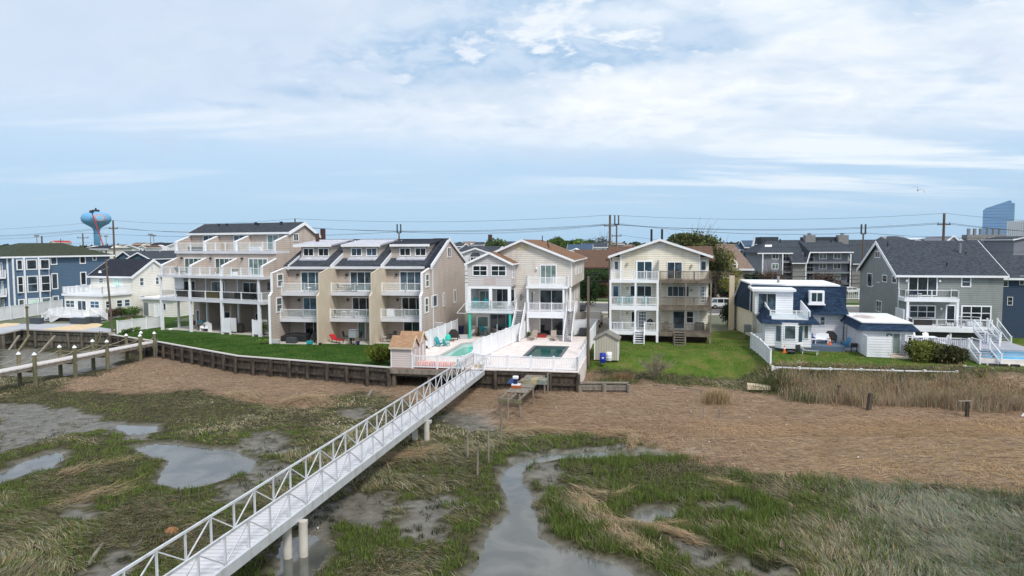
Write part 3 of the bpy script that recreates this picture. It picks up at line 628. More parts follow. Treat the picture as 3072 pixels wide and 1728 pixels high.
# ================================================================== E: white house with navy mansard, and its annex
def mansard_house():
    fr=Fr(15,px=('f',435,1120)); R=fr.thing('mansard_house','white flat-roofed house with navy shingled mansard sides, rooftop deck and bay window','house')
    X1=4.4; zt=3.0
    # front block
    MB().box(0,X1,0,12,.45,2.95).build('wall',WHITE,R); MB().box(.1,X1-.1,.06,12,-.3,.47).build('foundation',mat('grey_foundation',(.12,.14,.16),.9),R)
    # bay
    bay=MB(); bay.xy([(1.0,.0),(1.55,-.55),(3.05,-.55),(3.6,0)],.35,2.95); bay.build('bay_wall',WHITE,R)
    winp(R,fr,'f',612,893,716,1022,'F',-.555,t=.07); winp(R,fr,'f',536,888,582,1018,'F',-.003,t=.07); winp(R,fr,'f',788,890,832,1018,'F',-.003,t=.07,g=GLASSC)
    for (ax,ay,bx,by,gm) in ((1.08,-.08,1.47,-.47,GLASS),(3.13,-.47,3.52,-.08,GLASSB)):
        n_=Vector((by-ay,-(bx-ax),0)).normalized()*.03; MB().prism([(ax+n_.x,ay+n_.y,1.05),(bx+n_.x,by+n_.y,1.05),(bx+n_.x,by+n_.y,2.6),(ax+n_.x,ay+n_.y,2.6)],(n_.x*.3,n_.y*.3,0)).build('side_pane',gm,R)
    for y in (3.0,6.5): win(R,'L',-.003,y,y+.9,1.3,2.6,rows=2)
    # navy skirt round the deck
    sk=MB(); a=.45; z0,z1_=2.9,4.15
    sk.prism([(-a,-a-.1,z0),(X1+a+.3,-a-.1,z0),(X1+.25,-.1,3.22),(-.1,-.1,3.22)],(0,.1,0))
    sk.prism([(-.1,-.1,3.22),(.62,-.1,3.22),(.5,.15,z1_),(.32,.15,z1_)],(0,.08,0)); sk.prism([(X1-.3,-.1,3.22),(X1+.25,-.1,3.22),(X1-.02,.15,z1_-.1),(X1-.3,.15,z1_-.1)],(0,.08,0))
    sk.poly([(-a,-a-.1,z0),(-.1,-.1,3.22),(.32,.15,z1_),(.32,5.2,z1_),(-a,5.2,z0)],True); sk.poly([(X1+a+.3,-a-.1,z0),(X1+a+.3,4.6,z0),(X1-.02,4.6,z1_-.1),(X1-.02,.15,z1_-.1),(X1+.25,-.1,3.22)],True)
    sk.box(-a,X1+a+.3,-a-.1,5.2,z0-.08,z0-.003); sk.build('mansard_skirt',RNAVY,R)
    deck(R,.3,X1-.05,.2,7.5,3.25,.2,mat('pale_blue_roof_deck',(.52,.58,.64),.7),'roof_deck')
    mb=MB()
    mb.prism([(.34,.2,3.2),(.34,.2,4.25),(.34,5,4.6),(.34,5,3.2)],(.1,0,0)); mb.prism([(X1-.2,.2,3.2),(X1-.2,.2,4.12),(X1-.2,6.6,4.7),(X1-.2,6.6,3.2)],(.1,0,0))
    mb.box(.5,X1-.15,.02,.12,3.2,3.33).box(.42,.54,.0,.14,3.2,4.2).box(X1-.24,X1-.12,.0,.14,3.2,4.15).box(2.9,3.0,.02,.12,3.3,4.1).box(.54,X1-.24,.03,.11,4.08,4.16)
    o=mb.build('parapet',VINYL,R); MB().box(.54,X1-.24,.06,.08,3.35,4.05).build('glass_panel',PANEL,o)
    # front upper block
    MB().box(-.62,3.25,4.9,10,3.2,5.75).build('upper_wall',WHITE,R)
    MB().box(-.95,3.5,4.5,11,5.76,6.02).build('upper_roof',WROOF,R)
    win(R,'F',4.9,-.35,1.55,3.4,5.55,cols=2,door=True,name='sliding_door',t=.06)
    # main block
    mr=MB(); mz0,mz1=3.1,6.15
    mr.prism([(3.6,7.2,mz0),(9.3,7.2,mz0),(8.35,8.3,mz1),(3.6,8.3,mz1)],(0,.15,0)); 
    mr.poly([(9.3,7.2,mz0),(9.3,19,mz0),(8.35,18.5,mz1),(8.35,8.3,mz1)])
    mr.poly([(-.75,9.9,mz0),(-.62,10.2,mz1),(-1.3,18.3,mz1),(-2.35,18.6,mz0)],True); mr.poly([(-.75,9.9,mz0),(-.62,9.9,mz0),(-.62,9.9,mz1),(-.62,10.2,mz1)])
    mr.box(-.7,9.2,8.4,18.4,mz0,mz1-.02); mr.build('mansard_roof',RNAVY,R)
    MB().xy([(-.75,10.0),(-.62,9.98),(3.5,8.15),(8.5,8.15),(8.5,18.7),(-1.45,18.7)],6.17,6.33).build('flat_roof',WROOF,R)
    MB().bar((-1.35,18.5,6.2),(-2.45,18.8,3.0),.14).bar((-.72,9.95,6.2),(-.8,9.75,3.05),.1).build('rake_board',TRIM,R)
    MB().box(3.2,8.9,8.0,18,0,3.12).build('rear_wall',WHITE,R)
    MB().xy([(-.45,10),(4,10),(4,18.3),(-2.05,18.3)],-.3,3.1).build('left_wall',IVORY,R)
    MB().box(-2.75,-2.15,16.8,18.2,-.2,6.9).build('chimney',STUC,R); MB().box(-2.7,-2.2,17,18,6.9,7.1).build('chimney_cap',BRICKD,R)
    MB().box(5.2,6.75,7.15,8.4,4.3,5.72).build('dormer_box',TRIM,R); MB().box(5.1,6.85,6.95,7.9,4.16,4.3).build('dormer_sill',TRIM,R); win(R,'F',7.147,5.3,6.65,4.42,5.62,cols=2,t=.13,g=GLASSB)
    winp(R,fr,'f',932,810,985,898,'F',8.0,rows=2,g=GLASSC)
    pipe(R,2.5,12,6.3,7.1,.14,METAL,'vent_pipe')
    # deck at the right
    MB().box(4.42,7.7,.9,7.9,-.1,.5).build('side_deck',mat('blue_grey_deck',(.10,.14,.20),.8),R); MB().box(7.72,9.1,1.5,7.9,-.1,.12).build('side_deck',DECKG,R)
    # annex
    fx=sub(fr,0,0); S=fr.thing('flat_roofed_annex','low white flat-roofed annex with navy shingle skirt and sliding door facing the reeds','annex',at=(9.0,-.3,0))
    g=Fr(15,o=fr.w(9.0,-.3,0))
    MB().box(0,4.6,.3,10,0,2.6).build('wall',WHITE,S)
    r=MB(); r.box(.2,4.4,.6,9.8,2.58,3.05); e=.45
    r.prism([(-e,-e+.3,2.45),(4.6+e,-e+.3,2.45),(4.5,.5,3.05),(.1,.5,3.05)],(0,.1,0)); r.poly([(-e,-e+.3,2.45),(.1,.5,3.05),(.1,10,3.05),(-e,10.2,2.45)]); r.poly([(4.6+e,-e+.3,2.45),(4.6+e,10.2,2.45),(4.5,10,3.05),(4.5,.5,3.05)])
    r.box(-e,4.6+e,-e+.3,10.2,2.38,2.447); r.build('shingle_skirt',RNAVY,S)
    MB().box(0,4.6,.35,10.05,3.06,3.17).build('flat_roof',WROOF,S); MB().xy([(1.3+1.0*math.cos(t*.63)*(1+.25*math.sin(t*3)),5.5+1.9*math.sin(t*.63)) for t in range(10)],3.172,3.176).build('rust_stain',mat('rusty_roof_stain',(.33,.24,.20),.9,col2=(.6,.56,.54),scale=2),S)
    win(S,'F',.3,2.1,3.5,.1,2.2,cols=2,door=True,name='sliding_door',g=GLASSC,t=.08); win(S,'L',-.003,6.4,7.2,.1,2.0,door=True,name='door',g=GLASSB)
    MB().box(3.75,4.45,-.2,.3,1.45,2.05).build('air_conditioner',TRIM,S).data; MB().box(3.9,4.3,-.21,-.203,1.52,1.98).build('grille',DARK,S)
    scr=MB(); scr.box(.1,2.1,-1.95,-1.87,.05,2.05).box(.02,.1,-1.95,.3,.05,2.05).box(2.1,2.18,-1.95,-.9,.05,2.05); scr.build('shower_screen',WHITE,S)
    MB().box(2.2,5.4,-2.2,.3,-.02,.07).build('door_slab',mat('sandy_slab',(.55,.46,.36),.9),S)
    return fr
FE=mansard_house()
# ================================================================== F: big grey house
def grey_house():
    fr=Fr(13,px=('g',1178,1025)); fr.k=.918; R=fr.thing('grey_house','large grey-green sided house with charcoal roof and two white-railed decks at the right','house')
    XL,XR=-11.6,0; ze=7.05; pk=11.05; yb=17.3; yr=8.5
    mb=MB(); mb.yz([(0,.6),(0,ze),(yr,pk-.1),(yb,7.1),(yb,.6)],XL,XR); mb.build('wall',GREY,R)
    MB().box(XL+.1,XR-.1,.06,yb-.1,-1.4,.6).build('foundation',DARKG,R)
    roof_x(R,XL-.35,XR+.35,-.45,yb+.5,yr,ze-.25,6.9,pk,m=RGREY,b=.3)
    W_=lambda *c,**k: winp(R,fr,'g',*c,k.pop('face','F'),k.pop('P',0),**k)
    W_(524,625,728,765,cols=3,door=True,name='french_door',t=.14); W_(896,630,965,705,rows=2,t=.14)
    W_(530,830,716,922,cols=3,rows=2,t=.14); W_(788,827,855,960,door=True,name='door',t=.16); W_(896,833,1106,940,cols=3,rows=2,t=.16)
    for c in ((294,450,330,500),(241,606,273,702),(346,617,378,670),(414,624,446,678),(304,798,338,878)): W_(*c,face='L',P=XL-.003,cols=2 if c[0] in(294,304) else 1,t=.12)
    for c in ((512,652),(744,655),(754,850)):
        p=fr.l('g',*c,Y=0); lamp(R,p[0],0,p[2],m=TRIM)
    for y,z in ((8.0,5.5),(7.2,5.55),(10.0,4.9)): MB().box(XL-.2,XL-.01,y,y+.18,z,z+.15).build('flood_lamp',TRIM,R)
    # upper balcony
    xa,xb=-11.5,-5.55; za=4.25
    deck(R,xa,xb,-2.4,0,za,.4,TRIM); rail(R,[(xa+.1,-.1,za),(xa+.1,-2.3,za),(xb-.1,-2.3,za),(xb-.1,-.1,za)],.98,'thin',step=2.6,bal=.16)
    # main deck
    zb=.95
    deck(R,xa+.2,-2.6,-4.4,0,zb,.5,TRIM); 
    for x in (xa+.4,-5.7): post(R,x,-2.25,zb,za-.4,.26,TRIM)
    rail(R,[(xa+.4,-2.6,zb),(xa+.4,-4.3,zb),(-6,-4.3,zb),(-2.8,-4.3,zb)],.98,'thin',step=2.4,bal=.16); rail(R,[(-4.9,-.3,zb),(-3.4,-.3,zb),(-2.7,-1.0,zb)],.98,'thin')
    MB().box(xa-.3,xa-.2,-3.2,-.05,zb,zb+2.0).build('privacy_screen',VINYL,R)
    for x in (xa+.6,-7,-2.8): post(R,x,-4.1,-1.3,zb-.5,.2,TRIM)
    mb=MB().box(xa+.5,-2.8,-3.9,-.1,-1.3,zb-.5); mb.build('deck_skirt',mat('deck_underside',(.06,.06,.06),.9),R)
    stairs(R,-2.5,-1.5,-5.9,-.75,-2.4,zb,8,VINYL,side=DECKG,style='glass')
    pipe(R,-2.9,5.2,9.0,10.9,.16,METAL,'chimney_pipe'); pipe(R,-2.3,5.0,9.0,9.7,.1,BLACK); pipe(R,-5.7,1.4,8.0,8.5,.09,BLACK); pipe(R,-10.9,7.0,10.4,11.1,.08,BLACK)
    downpipe(R,[(XL+.1,-.45,6.9),(XL+.1,-.06,6.6),(XL+.1,-.06,.6)])
    return fr
FF=grey_house()
def lower_deck():
    fr=Fr(13,o=gp('k',860,800,1.0)); fr.o=(fr.o[0],fr.o[1],0); R=fr.thing('lower_deck','grey board lower deck with white posts and steps down to the grass at the right','deck'); zc=1.0
    MB().box(-4.5,6.5,0,6.5,zc-.2,zc).build('deck_boards',DECKG,R); MB().box(-4.5,.2,-.07,-.005,-.1,zc-.02).build('skirt',VINYL,R); MB().box(.2,6.5,.3,.4,-.1,zc-.21).build('skirt',VINYL,R)
    p=[fr.l('k',*c,Z=zc) for c in ((640,780),(860,800),(985,810),(1040,790),(1160,825))]
    rail(R,[(-4.4,.1,zc),(.1,.1,zc),(p[2][0],p[2][1],zc)],.95,'thin',step=4.2,bal=.16); rail(R,[(p[3][0],p[3][1],zc),(p[4][0],p[4][1],zc)],.95,'thin',step=3)
    a=fr.l('k',1100,1010,Z=0); t=fr.l('k',985,810,Z=zc); stairs(R,t[0]+.1,t[0]+1.75,t[1]-2.4,-.05,t[1],zc,6,VINYL,side=DECKG,style='glass')
    t=fr.l('k',1250,720,Z=zc); stairs(R,t[0]-.1,t[0]+1.2,t[1],zc,t[1]+2.6,2.0,6,VINYL,side=DECKG,style='glass')
    b=fr.l('k',1440,770,Z=zc); rail(R,[(b[0],b[1],zc),(b[0]-.2,b[1]+2.0,zc)],.95,'glass',step=2)
    return fr
FL=lower_deck()
# ================================================================== navy house and small shed at the right edge
def navy_house():
    o=FF.w(.6,3.0); fr=Fr(13,o=o); fr.k=.918; R=fr.thing('navy_house','dark navy sided house cut by the right edge, behind the grey house','house')
    MB().yz([(0,-1.2),(0,6.6),(5.5,9.2),(11,6.6),(11,-1.2)],0,13).build('wall',NAVYS,R); roof_x(R,-.4,13.4,-.5,11.5,5.5,6.4,6.4,9.1,m=RGREY)
    for c in ((1190,622,1225,702),(1305,625,1337,690),(1218,772,1256,832)): winp(R,fr,'g',*c,'F',0,rows=2,m=NAVYS if 0 else TRIMG,t=.07)
    o=FF.w(3.1,-7.2,-.6); f2=Fr(13,o=o); S=f2.thing('pool_shed','small grey-green pool shed with a blue door at the right edge','shed')
    MB().xz([(0,-.2),(0,2.5),(3.4,2.5),(3.4,-.2)],0,3).build('wall',GREY,S); r=MB(); r.prism([(-.3,-.4,2.5),(3.7,-.4,2.5),(2.6,1.5,3.9),(.9,1.5,3.9)],(0,.1,0)); r.poly([(-.3,-.4,2.5),(.9,1.5,3.9),(.9,1.7,3.9),(-.3,3.4,2.5)]); r.poly([(3.7,-.4,2.5),(3.7,3.4,2.5),(2.6,1.7,3.9),(2.6,1.5,3.9)]); r.poly([(-.3,3.4,2.5),(.9,1.7,3.9),(2.6,1.7,3.9),(3.7,3.4,2.5)]); r.build('roof',RDARK,S)
    win(S,'F',0,.8,1.9,0,2.1,door=True,name='door',g=mat('blue_door_paint',(.02,.05,.22),.4),t=.16)
navy_house()
# ================================================================== cottage with sunroom, and blue house (left)
def cottage():
    fr=Fr(18,px=('a',1125,1300)); R=fr.thing('white_cottage','ivory cottage with black gable roof and railed sunroom roof terrace','cottage')
    # main house: x from -8 to .5, y from 5
    x0,x1,y0=-8.1,.5,5.0
    MB().yz([(y0,0),(y0,6.15),(8.9,8.7),(13.4,5.8),(13.4,0)],x0,x1).build('wall',IVORY,R)
    roof_x(R,x0-.25,x1+.2,4.6,13.8,8.9,6.05,5.65,8.65,m=RBLK)
    MB().box(-7.6,0,0,5.0,0,3.5).build('sunroom_wall',IVORY,R); deck(R,-7.85,.25,-.25,5.0,3.75,.3,TRIM,'roof_terrace')
    rail(R,[(-7.7,4.6,3.75),(-7.7,-.1,3.75),(.1,-.1,3.75),(.1,4.9,3.75)],1.0,'white',step=2.4,bal=.14)
    W_=lambda *c,**k: winp(R,fr,'a',*c,k.pop('face','F'),k.pop('P',0),**k)
    W_(712,1088,818,1170,cols=2,rows=2,g=GLASSB); W_(840,1090,944,1200,cols=2,door=True,name='sliding_door'); W_(978,1095,1086,1178,cols=2,rows=2,g=GLASSB)
    for y in (.4,2.3,3.7): win(R,'R',.003,y,y+1.1,1.6,2.75,rows=2,g=GLASSB)
    W_(1072,845,1128,905,P=y0,rows=2,g=GLASSC); W_(1228,848,1330,950,P=y0,cols=2,door=True,name='sliding_door',g=GLASSC)
    for c in ((1636,706,1664,768),(1512,842,1565,935),(1684,835,1730,920),(1518,1035,1575,1085)): W_(*c,face='R',P=.503,rows=2,g=GLASSC)
    MB().box(-6.6,-6.2,6.6,7.0,7.1,7.6).build('roof_vent',METAL,R)
    # front deck
    dk=.75
    deck(R,-7.3,-.2,-3.2,0,dk,.25,TRIM,'front_deck'); rail(R,[(-7.2,0,dk),(-7.2,-3.1,dk),(-6.3,-3.1,dk)],.95,'white'); rail(R,[(-4.6,-3.1,dk),(-.3,-3.1,dk)],.95,'white',step=2.1); 
    stairs(R,-6.2,-4.7,-4.7,0,-3.2,dk,4,VINYL,side=DECKG); stairs(R,-2.0,-.6,1.4,0,-.2,dk,4,VINYL,side=DECKG,axis='x')
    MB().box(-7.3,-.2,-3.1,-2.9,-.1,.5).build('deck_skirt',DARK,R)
    g=Fr(18,o=fr.w(1.8,5.5)); S=g.thing('flat_roofed_garage','low pale flat-roofed garage beside the ivory cottage','garage')
    MB().box(0,6,0,6,0,2.7).build('wall',IVORY,S); MB().box(-.3,6.3,-.4,6.2,2.7,3.0).build('roof',TRIM,S); win(S,'F',0,2.2,3.2,0,2.1,door=True,name='door',g=TRIM); win(S,'F',0,.1,1.2,0,2.2,name='panel',g=METAL,t=.05); win(S,'F',0,3.5,4.6,1.0,2.2)
    fr2=Fr(25,px=('a',60,1230)); B=fr2.thing('blue_house','slate blue three-storey house with white trimmed bays and balconies at the left edge','house')
    MB().box(-12,0,0,18.3,0,9.3).build('wall',BLUE,B)
    r=MB(); r.prism([(-12.5,-.6,9.25),(.6,-.6,9.25),(-4,7,11.5),(-8,7,11.5)],(0,.05,0)); r.poly([(.6,-.6,9.28),(.6,18.9,9.28),(-4,12,11.5),(-4,7,11.5)]); r.poly([(.6,18.9,9.28),(-12.5,18.9,9.28),(-8,12,11.5),(-4,12,11.5)]); r.poly([(-12.5,18.9,9.28),(-12.5,-.6,9.28),(-8,7,11.5),(-8,12,11.5)]); r.poly([(-4,7,11.5),(-4,12,11.5),(-8,12,11.5),(-8,7,11.5)]); r.build('roof',RGRN,B)
    MB().box(-12.5,.62,-.66,-.6,9.0,9.27).box(.6,.66,-.66,18.9,9.0,9.27).box(-12.5,.6,-.6,18.9,9.2,9.24).build('fascia',TRIM,B)
    V_=lambda *c,**k: winp(B,fr2,'a',*c,'R',k.pop('P',.003),**k)
    # bay columns with white corner boards
    mb=MB(); mb.xy([(0,.6),(.5,1.2),(.9,2.7),(.9,5.0),(.5,6.8),(0,7.1)],0,9.0); mb.build('bay_wall',BLUE,B)
    for x,y in ((0.02,.6),(.5,1.2),(.92,2.7),(.92,5.0),(.05,7.1)): MB().box(x-.06,x+.1,y-.12,y+.12,0,9.2).build('corner_board',TRIM,B)
    for (ya,yb,P) in ((1.5,2.5,.9),(3.0,4.75,.905),(5.2,6.8,.905)):
        win(B,'R',P,ya,yb,7.0,8.75,t=.16); win(B,'R',P,ya,yb,3.2,6.0,t=.16,rows=2); win(B,'R',P,ya,yb,.3,2.2,t=.16,g=GLASSC)
    for c in ((542,602,622,705),(860,598,932,694),(1000,595,1050,658),(554,795,634,970),(868,780,942,925),(565,1040,642,1140)): V_(*c,t=.16)
    for z in (3.0,6.0):
        deck(B,-8,.6,-2.2,0,z,.3,TRIM); rail(B,[(-8,-2.1,z),(.5,-2.1,z),(.5,0,z)],1.0,'white',step=2.2)
        for x in (-5,0.4): post(B,x,-2,z-3 if z==3 else 3,z-.3,.3,TRIM)
    for z in (.1,3.1,6.1): win(B,'F',-.0,-3.2,-1.0,z,z+2.3,cols=2,door=True,name='sliding_door'); win(B,'F',0,-.7,-.15,z,z+2.2,door=True,name='door',g=GLASSC)
    return fr,fr2
FG,FH=cottage()
# ================================================================== ground, marsh, water
ZM=-1.86; ZW=-2.0
W0=Fr(0,o=(0,0,0))
def vnoise(x,y,sc,seed,octv=4,rough=.5):
    x=np.asarray(x,float)*sc; y=np.asarray(y,float)*sc; out=np.zeros_like(x); amp=1.; tot=0.
    for o in range(octv):
        r=np.random.default_rng(seed*31+o); G=r.random((256,256)); xi=np.floor(x).astype(int); yi=np.floor(y).astype(int); fx=x-xi; fy=y-yi
        fx=fx*fx*(3-2*fx); fy=fy*fy*(3-2*fy); g=lambda a,b:G[a&255,b&255]
        out+=amp*((g(xi,yi)*(1-fx)+g(xi+1,yi)*fx)*(1-fy)+(g(xi,yi+1)*(1-fx)+g(xi+1,yi+1)*fx)*fy); tot+=amp; amp*=rough; x=x*2.03+17.1; y=y*2.03+9.3
    return out/tot
def sdist(x,y,P):
    """signed distance to polygon, positive inside"""
    P=np.array(P,float); n=len(P); d=np.full(x.shape,1e9); ins=np.zeros(x.shape,bool)
    for i in range(n):
        a=P[i]; b=P[(i+1)%n]; e=b-a; wx=x-a[0]; wy=y-a[1]; t=np.clip((wx*e[0]+wy*e[1])/max(e@e,1e-9),0,1)
        d=np.minimum(d,(wx-e[0]*t)**2+(wy-e[1]*t)**2)
        c=((a[1]>y)!=(b[1]>y))&(x<(b[0]-a[0])*(y-a[1])/((b[1]-a[1]) if b[1]!=a[1] else 1e-9)+a[0]); ins^=c
    return np.where(ins,1,-1)*np.sqrt(d)
def wp(c,pts,z=-1.9): return [gp(c,a,b,z)[:2] for a,b in pts]
MUDP=[wp('r',[(1150,1180),(1340,1225),(1592,1315),(1650,1400),(1390,1400),(1290,1300),(1180,1240)]), wp('s',[(-80,1290),(190,1345),(440,1395),(320,1500),(-80,1500)]),wp('r',[(960,1060),(1050,1020),(1270,1030),(1260,1110),(1040,1160)]), wp('p',[(-60,480),(200,484),(420,510),(620,545),(640,580),(880,600),(890,690),(800,705),(740,720),(700,690),(540,650),(420,660),(300,680),(150,730),(-60,800)]),
 wp('q',[(-200,700),(0,580),(200,590),(310,690),(330,720),(200,715),(0,745)]), wp('q',[(-10,760),(180,780),(290,840),(200,880),(60,930),(-120,900),(-200,800)]),
 wp('p',[(1180,950),(1340,880),(1430,820),(1500,900),(1430,1000),(1320,1080),(1180,1060)]),
 wp('q',[(290,1060),(420,1000),(560,925),(820,955),(835,1090),(750,1180),(560,1180),(400,1360),(240,1500),(60,1500),(120,1300),(230,1160)]),
 wp('q',[(860,1000),(1050,960),(1240,970),(1220,1100),(1120,1240),(960,1290),(800,1260),(820,1120)]),
 wp('q',[(440,460),(700,440),(740,500),(600,540),(450,500)]), wp('q',[(1040,490),(1260,440),(1460,470),(1480,600),(1250,590),(1060,560)]),
 wp('r',[(335,830),(400,775),(620,750),(570,900),(490,950),(490,1060),(430,1160),(400,980)]),
 wp('r',[(200,800),(240,740),(440,690),(640,690),(900,650),(1250,700),(1420,715),(1280,735),(700,712),(480,722),(300,765)]),
 wp('p',[(560,1330),(760,1250),(800,1449),(520,1600),(330,1500)]), wp('p',[(330,1060),(470,1040),(520,1120),(420,1160),(300,1140)]),
 wp('l',[(-60,400),(500,470),(1000,560),(1500,430),(2000,560),(1700,760),(1100,880),(500,900),(0,900),(-60,700)],-1.9)]
WATP=[wp('p',[(745,722),(860,695),(1050,715),(1300,735),(1430,800),(1400,860),(1330,878),(1180,925),(1010,955),(880,925),(870,880),(940,800),(800,765)]),
 wp('p',[(-60,900),(120,800),(330,735),(365,790),(300,840),(150,870),(-60,950)]),
 wp('r',[(1430,712),(900,699),(700,704),(480,716),(300,762),(213,808),(205,880),(235,980),(250,1060),(150,1150),(100,1230),(85,1340),(20,1449),(-60,1600),(1300,1600),(1050,1449),(900,1370),(640,1290),(440,1215),(425,1110),(395,980),(335,870),(330,820),(380,775),(560,745),(900,728),(1280,722)]),
 wp('r',[(980,1080),(1050,1040),(1250,1038),(1235,1090),(1060,1140)]), wp('r',[(1410,1015),(1600,1020),(1640,1050),(1450,1045)]),
 wp('r',[(1200,1215),(1330,1250),(1440,1300),(1400,1330),(1300,1280)]), 
 wp('q',[(150,1210),(330,1190),(470,1260),(350,1449),(250,1560),(100,1560)]), wp('p',[(640,590),(870,605),(885,640),(700,660)]),]
THP=[[*wp('p',[(880,165),(740,250),(570,322),(400,350),(330,400),(700,425),(1100,400),(1430,470)],-1.75),*wp('q',[(180,440),(400,430),(430,375),(640,330),(900,400),(1130,440),(1290,470)],-1.75),*wp('r',[(150,545),(300,565),(600,572),(940,602),(1200,690),(1592,800)],-1.75),*wp('s',[(600,858),(1000,880),(1400,905),(1736,950),(2400,1010)],-1.75),(110,60),(110,57),(23,57),(14,61.5),(8,62),(8,70),(-10,66),(-29,71),(-40.3,79.5)]]
LAWNP=[[(7.5,65.2),(10.5,65.0),(14,64.4),(18.5,63.4),(22.2,62.6),(24,63.0),(30,61.6),(40,59.9),(110,48),(110,90),(6,90),(6,70)]]
GREYP=wp('s',[(640,860),(1000,900),(1400,910),(2400,1000),(2400,1700),(1000,1600),(900,1250),(760,1050)])
def masks(x,y):
    n1=vnoise(x,y,.9,3)-.5; n2=vnoise(x,y,3.1,5)-.5
    big=lambda L:np.max([sdist(x,y,p) for p in L],axis=0)
    wat=big(WATP)+n2*.35+n1*.2; mud=np.maximum(big(MUDP)-.45+n1*2.0+n2*1.4,big(WATP)+.18+n1*.8+n2*.5); th=big(THP)+n1*2.6+n2*1.0; la=big(LAWNP)+n1*1.0+n2*.5
    return wat,mud,th,la
sst=lambda v,a,b:(lambda t:t*t*(3-2*t))(np.clip((v-a)/(b-a),0,1))
def land_h(x,y):
    """rise from marsh to the lawns on the right, 0..1"""
    a=sst(y+.165*(x-14)*0,60.5,70.5); b=sst(y+.19*(x-33),56.6,59.4); w=sst(x,20.5,24.5); r=a*(1-w)+b*w
    return r*sst(x,6.5,8.2)
def height(x,y,mk=None):
    wat,mud,th,la=mk if mk is not None else masks(x,y)
    z=ZM+(vnoise(x,y,1.3,9)-.5)*.16+(vnoise(x,y,.25,12)-.5)*.12
    z=z-sst(mud,-.1,.5)*.07+sst(th,-.5,2.5)*.16
    z=np.where(mud>0,z*.55+(ZM-.03)*.45,z)
    z=z-sst(wat,-.35,.5)*.22
    L=land_h(x,y); z=z*(1-L)+(-.012+(vnoise(x,y,.4,21)-.5)*.10*sst(y,0,1))*L
    return z
nx,ny=560,260; gx=np.linspace(-84,84,nx); gyv=17+(np.linspace(0,1,ny)**1.15)*68
X_,Y_=np.meshgrid(gx,gyv); xf,yf=X_.ravel(),Y_.ravel(); MK=masks(xf,yf); zf=height(xf,yf,MK)
me=bpy.data.meshes.new('marsh_ground'); idx=np.arange(nx*ny).reshape(ny,nx)
quads=np.stack([idx[:-1,:-1],idx[:-1,1:],idx[1:,1:],idx[1:,:-1]],-1).reshape(-1,4)
# drop the part lying under the built-up lots (left of the lawn slope)
me.vertices.add(nx*ny); me.vertices.foreach_set('co',np.stack([xf,yf,zf],1).ravel()); nf=len(quads)
me.loops.add(nf*4); me.loops.foreach_set('vertex_index',quads.ravel().astype(np.int32)); me.polygons.add(nf); me.polygons.foreach_set('loop_start',np.arange(nf)*4); me.polygons.foreach_set('use_smooth',np.ones(nf,bool)); me.update()
ca=me.color_attributes.new('zones','FLOAT_COLOR','POINT'); col=np.stack([sst(MK[1],-.25,.35),sst(MK[2],-.8,.8),sst(MK[3],-.6,.5),np.ones_like(xf)],1); ca.data.foreach_set('color',col.ravel().astype(np.float32))
def marsh_mat():
    M=bpy.data.materials.new('marsh_soil'); M.use_nodes=True; nt=M.node_tree; N=nt.nodes.new; L=nt.links.new; b=nt.nodes['Principled BSDF']
    g=N('ShaderNodeNewGeometry'); at=N('ShaderNodeAttribute'); at.attribute_name='zones'; sp=N('ShaderNodeSeparateColor'); L(at.outputs['Color'],sp.inputs[0])
    def noise(sc,det,st=(1,1,1),dist=0.):
        mp=N('ShaderNodeMapping'); L(g.outputs['Position'],mp.inputs[0]); mp.inputs['Scale'].default_value=st; n=N('ShaderNodeTexNoise'); L(mp.outputs[0],n.inputs['Vector']); n.inputs['Scale'].default_value=sc; n.inputs['Detail'].default_value=det; n.inputs['Roughness'].default_value=.65; n.inputs['Distortion'].default_value=dist; return n.outputs[0]
    def ramp(v,*st):
        r=N('ShaderNodeValToRGB'); L(v,r.inputs[0]); e=r.color_ramp.elements
        while len(e)<len(st): e.new(.5)
        for k,(p,c) in enumerate(st): e[k].position=p; e[k].color=(*c,1)
        return r.outputs[0]
    def mx(f,a,c):
        n=N('ShaderNodeMix'); n.data_type='RGBA'; L(f,n.inputs[0]); L(a,n.inputs[6]); L(c,n.inputs[7]); return n.outputs[2]
    soil=ramp(noise(2.2,9),(.3,(.018,.017,.009)),(.5,(.05,.047,.025)),(.7,(.11,.096,.056)))
    mud=ramp(noise(1.7,10),(.3,(.05,.045,.032)),(.5,(.125,.115,.088)),(.7,(.20,.185,.148)))
    th=ramp(noise(3.,10,(.35,1.5,1),1.6),(.3,(.055,.036,.024)),(.48,(.20,.14,.095)),(.62,(.32,.235,.16)),(.75,(.42,.33,.235)))
    la=ramp(noise(.55,10,(1,1,1),.4),(.3,(.045,.09,.013)),(.48,(.085,.14,.022)),(.6,(.135,.15,.038)),(.72,(.17,.135,.055)))
    L(mx(sp.outputs[2],mx(sp.outputs[1],mx(sp.outputs[0],soil,mud),th),la),b.inputs['Base Color'])
    # wet mud shines, grass mat does not
    r=N('ShaderNodeMapRange'); L(sp.outputs[0],r.inputs[0]); r.inputs[3].default_value=.95
    rr=N('ShaderNodeMapRange'); L(noise(.8,6),rr.inputs[0]); rr.inputs[1].default_value=.38; rr.inputs[2].default_value=.6; rr.inputs[3].default_value=.26; rr.inputs[4].default_value=.65; L(rr.outputs[0],r.inputs[4]); L(r.outputs[0],b.inputs['Roughness'])
    s2=N('ShaderNodeMapRange'); L(sp.outputs[0],s2.inputs[0]); s2.inputs[3].default_value=.1; s2.inputs[4].default_value=.7; L(s2.outputs[0],b.inputs['Specular IOR Level'])
    bp=N('ShaderNodeBump'); bp.inputs['Distance'].default_value=.09; L(noise(4.5,9,(1,1,1),.4),bp.inputs['Height']); L(bp.outputs[0],b.inputs['Normal'])
    return M
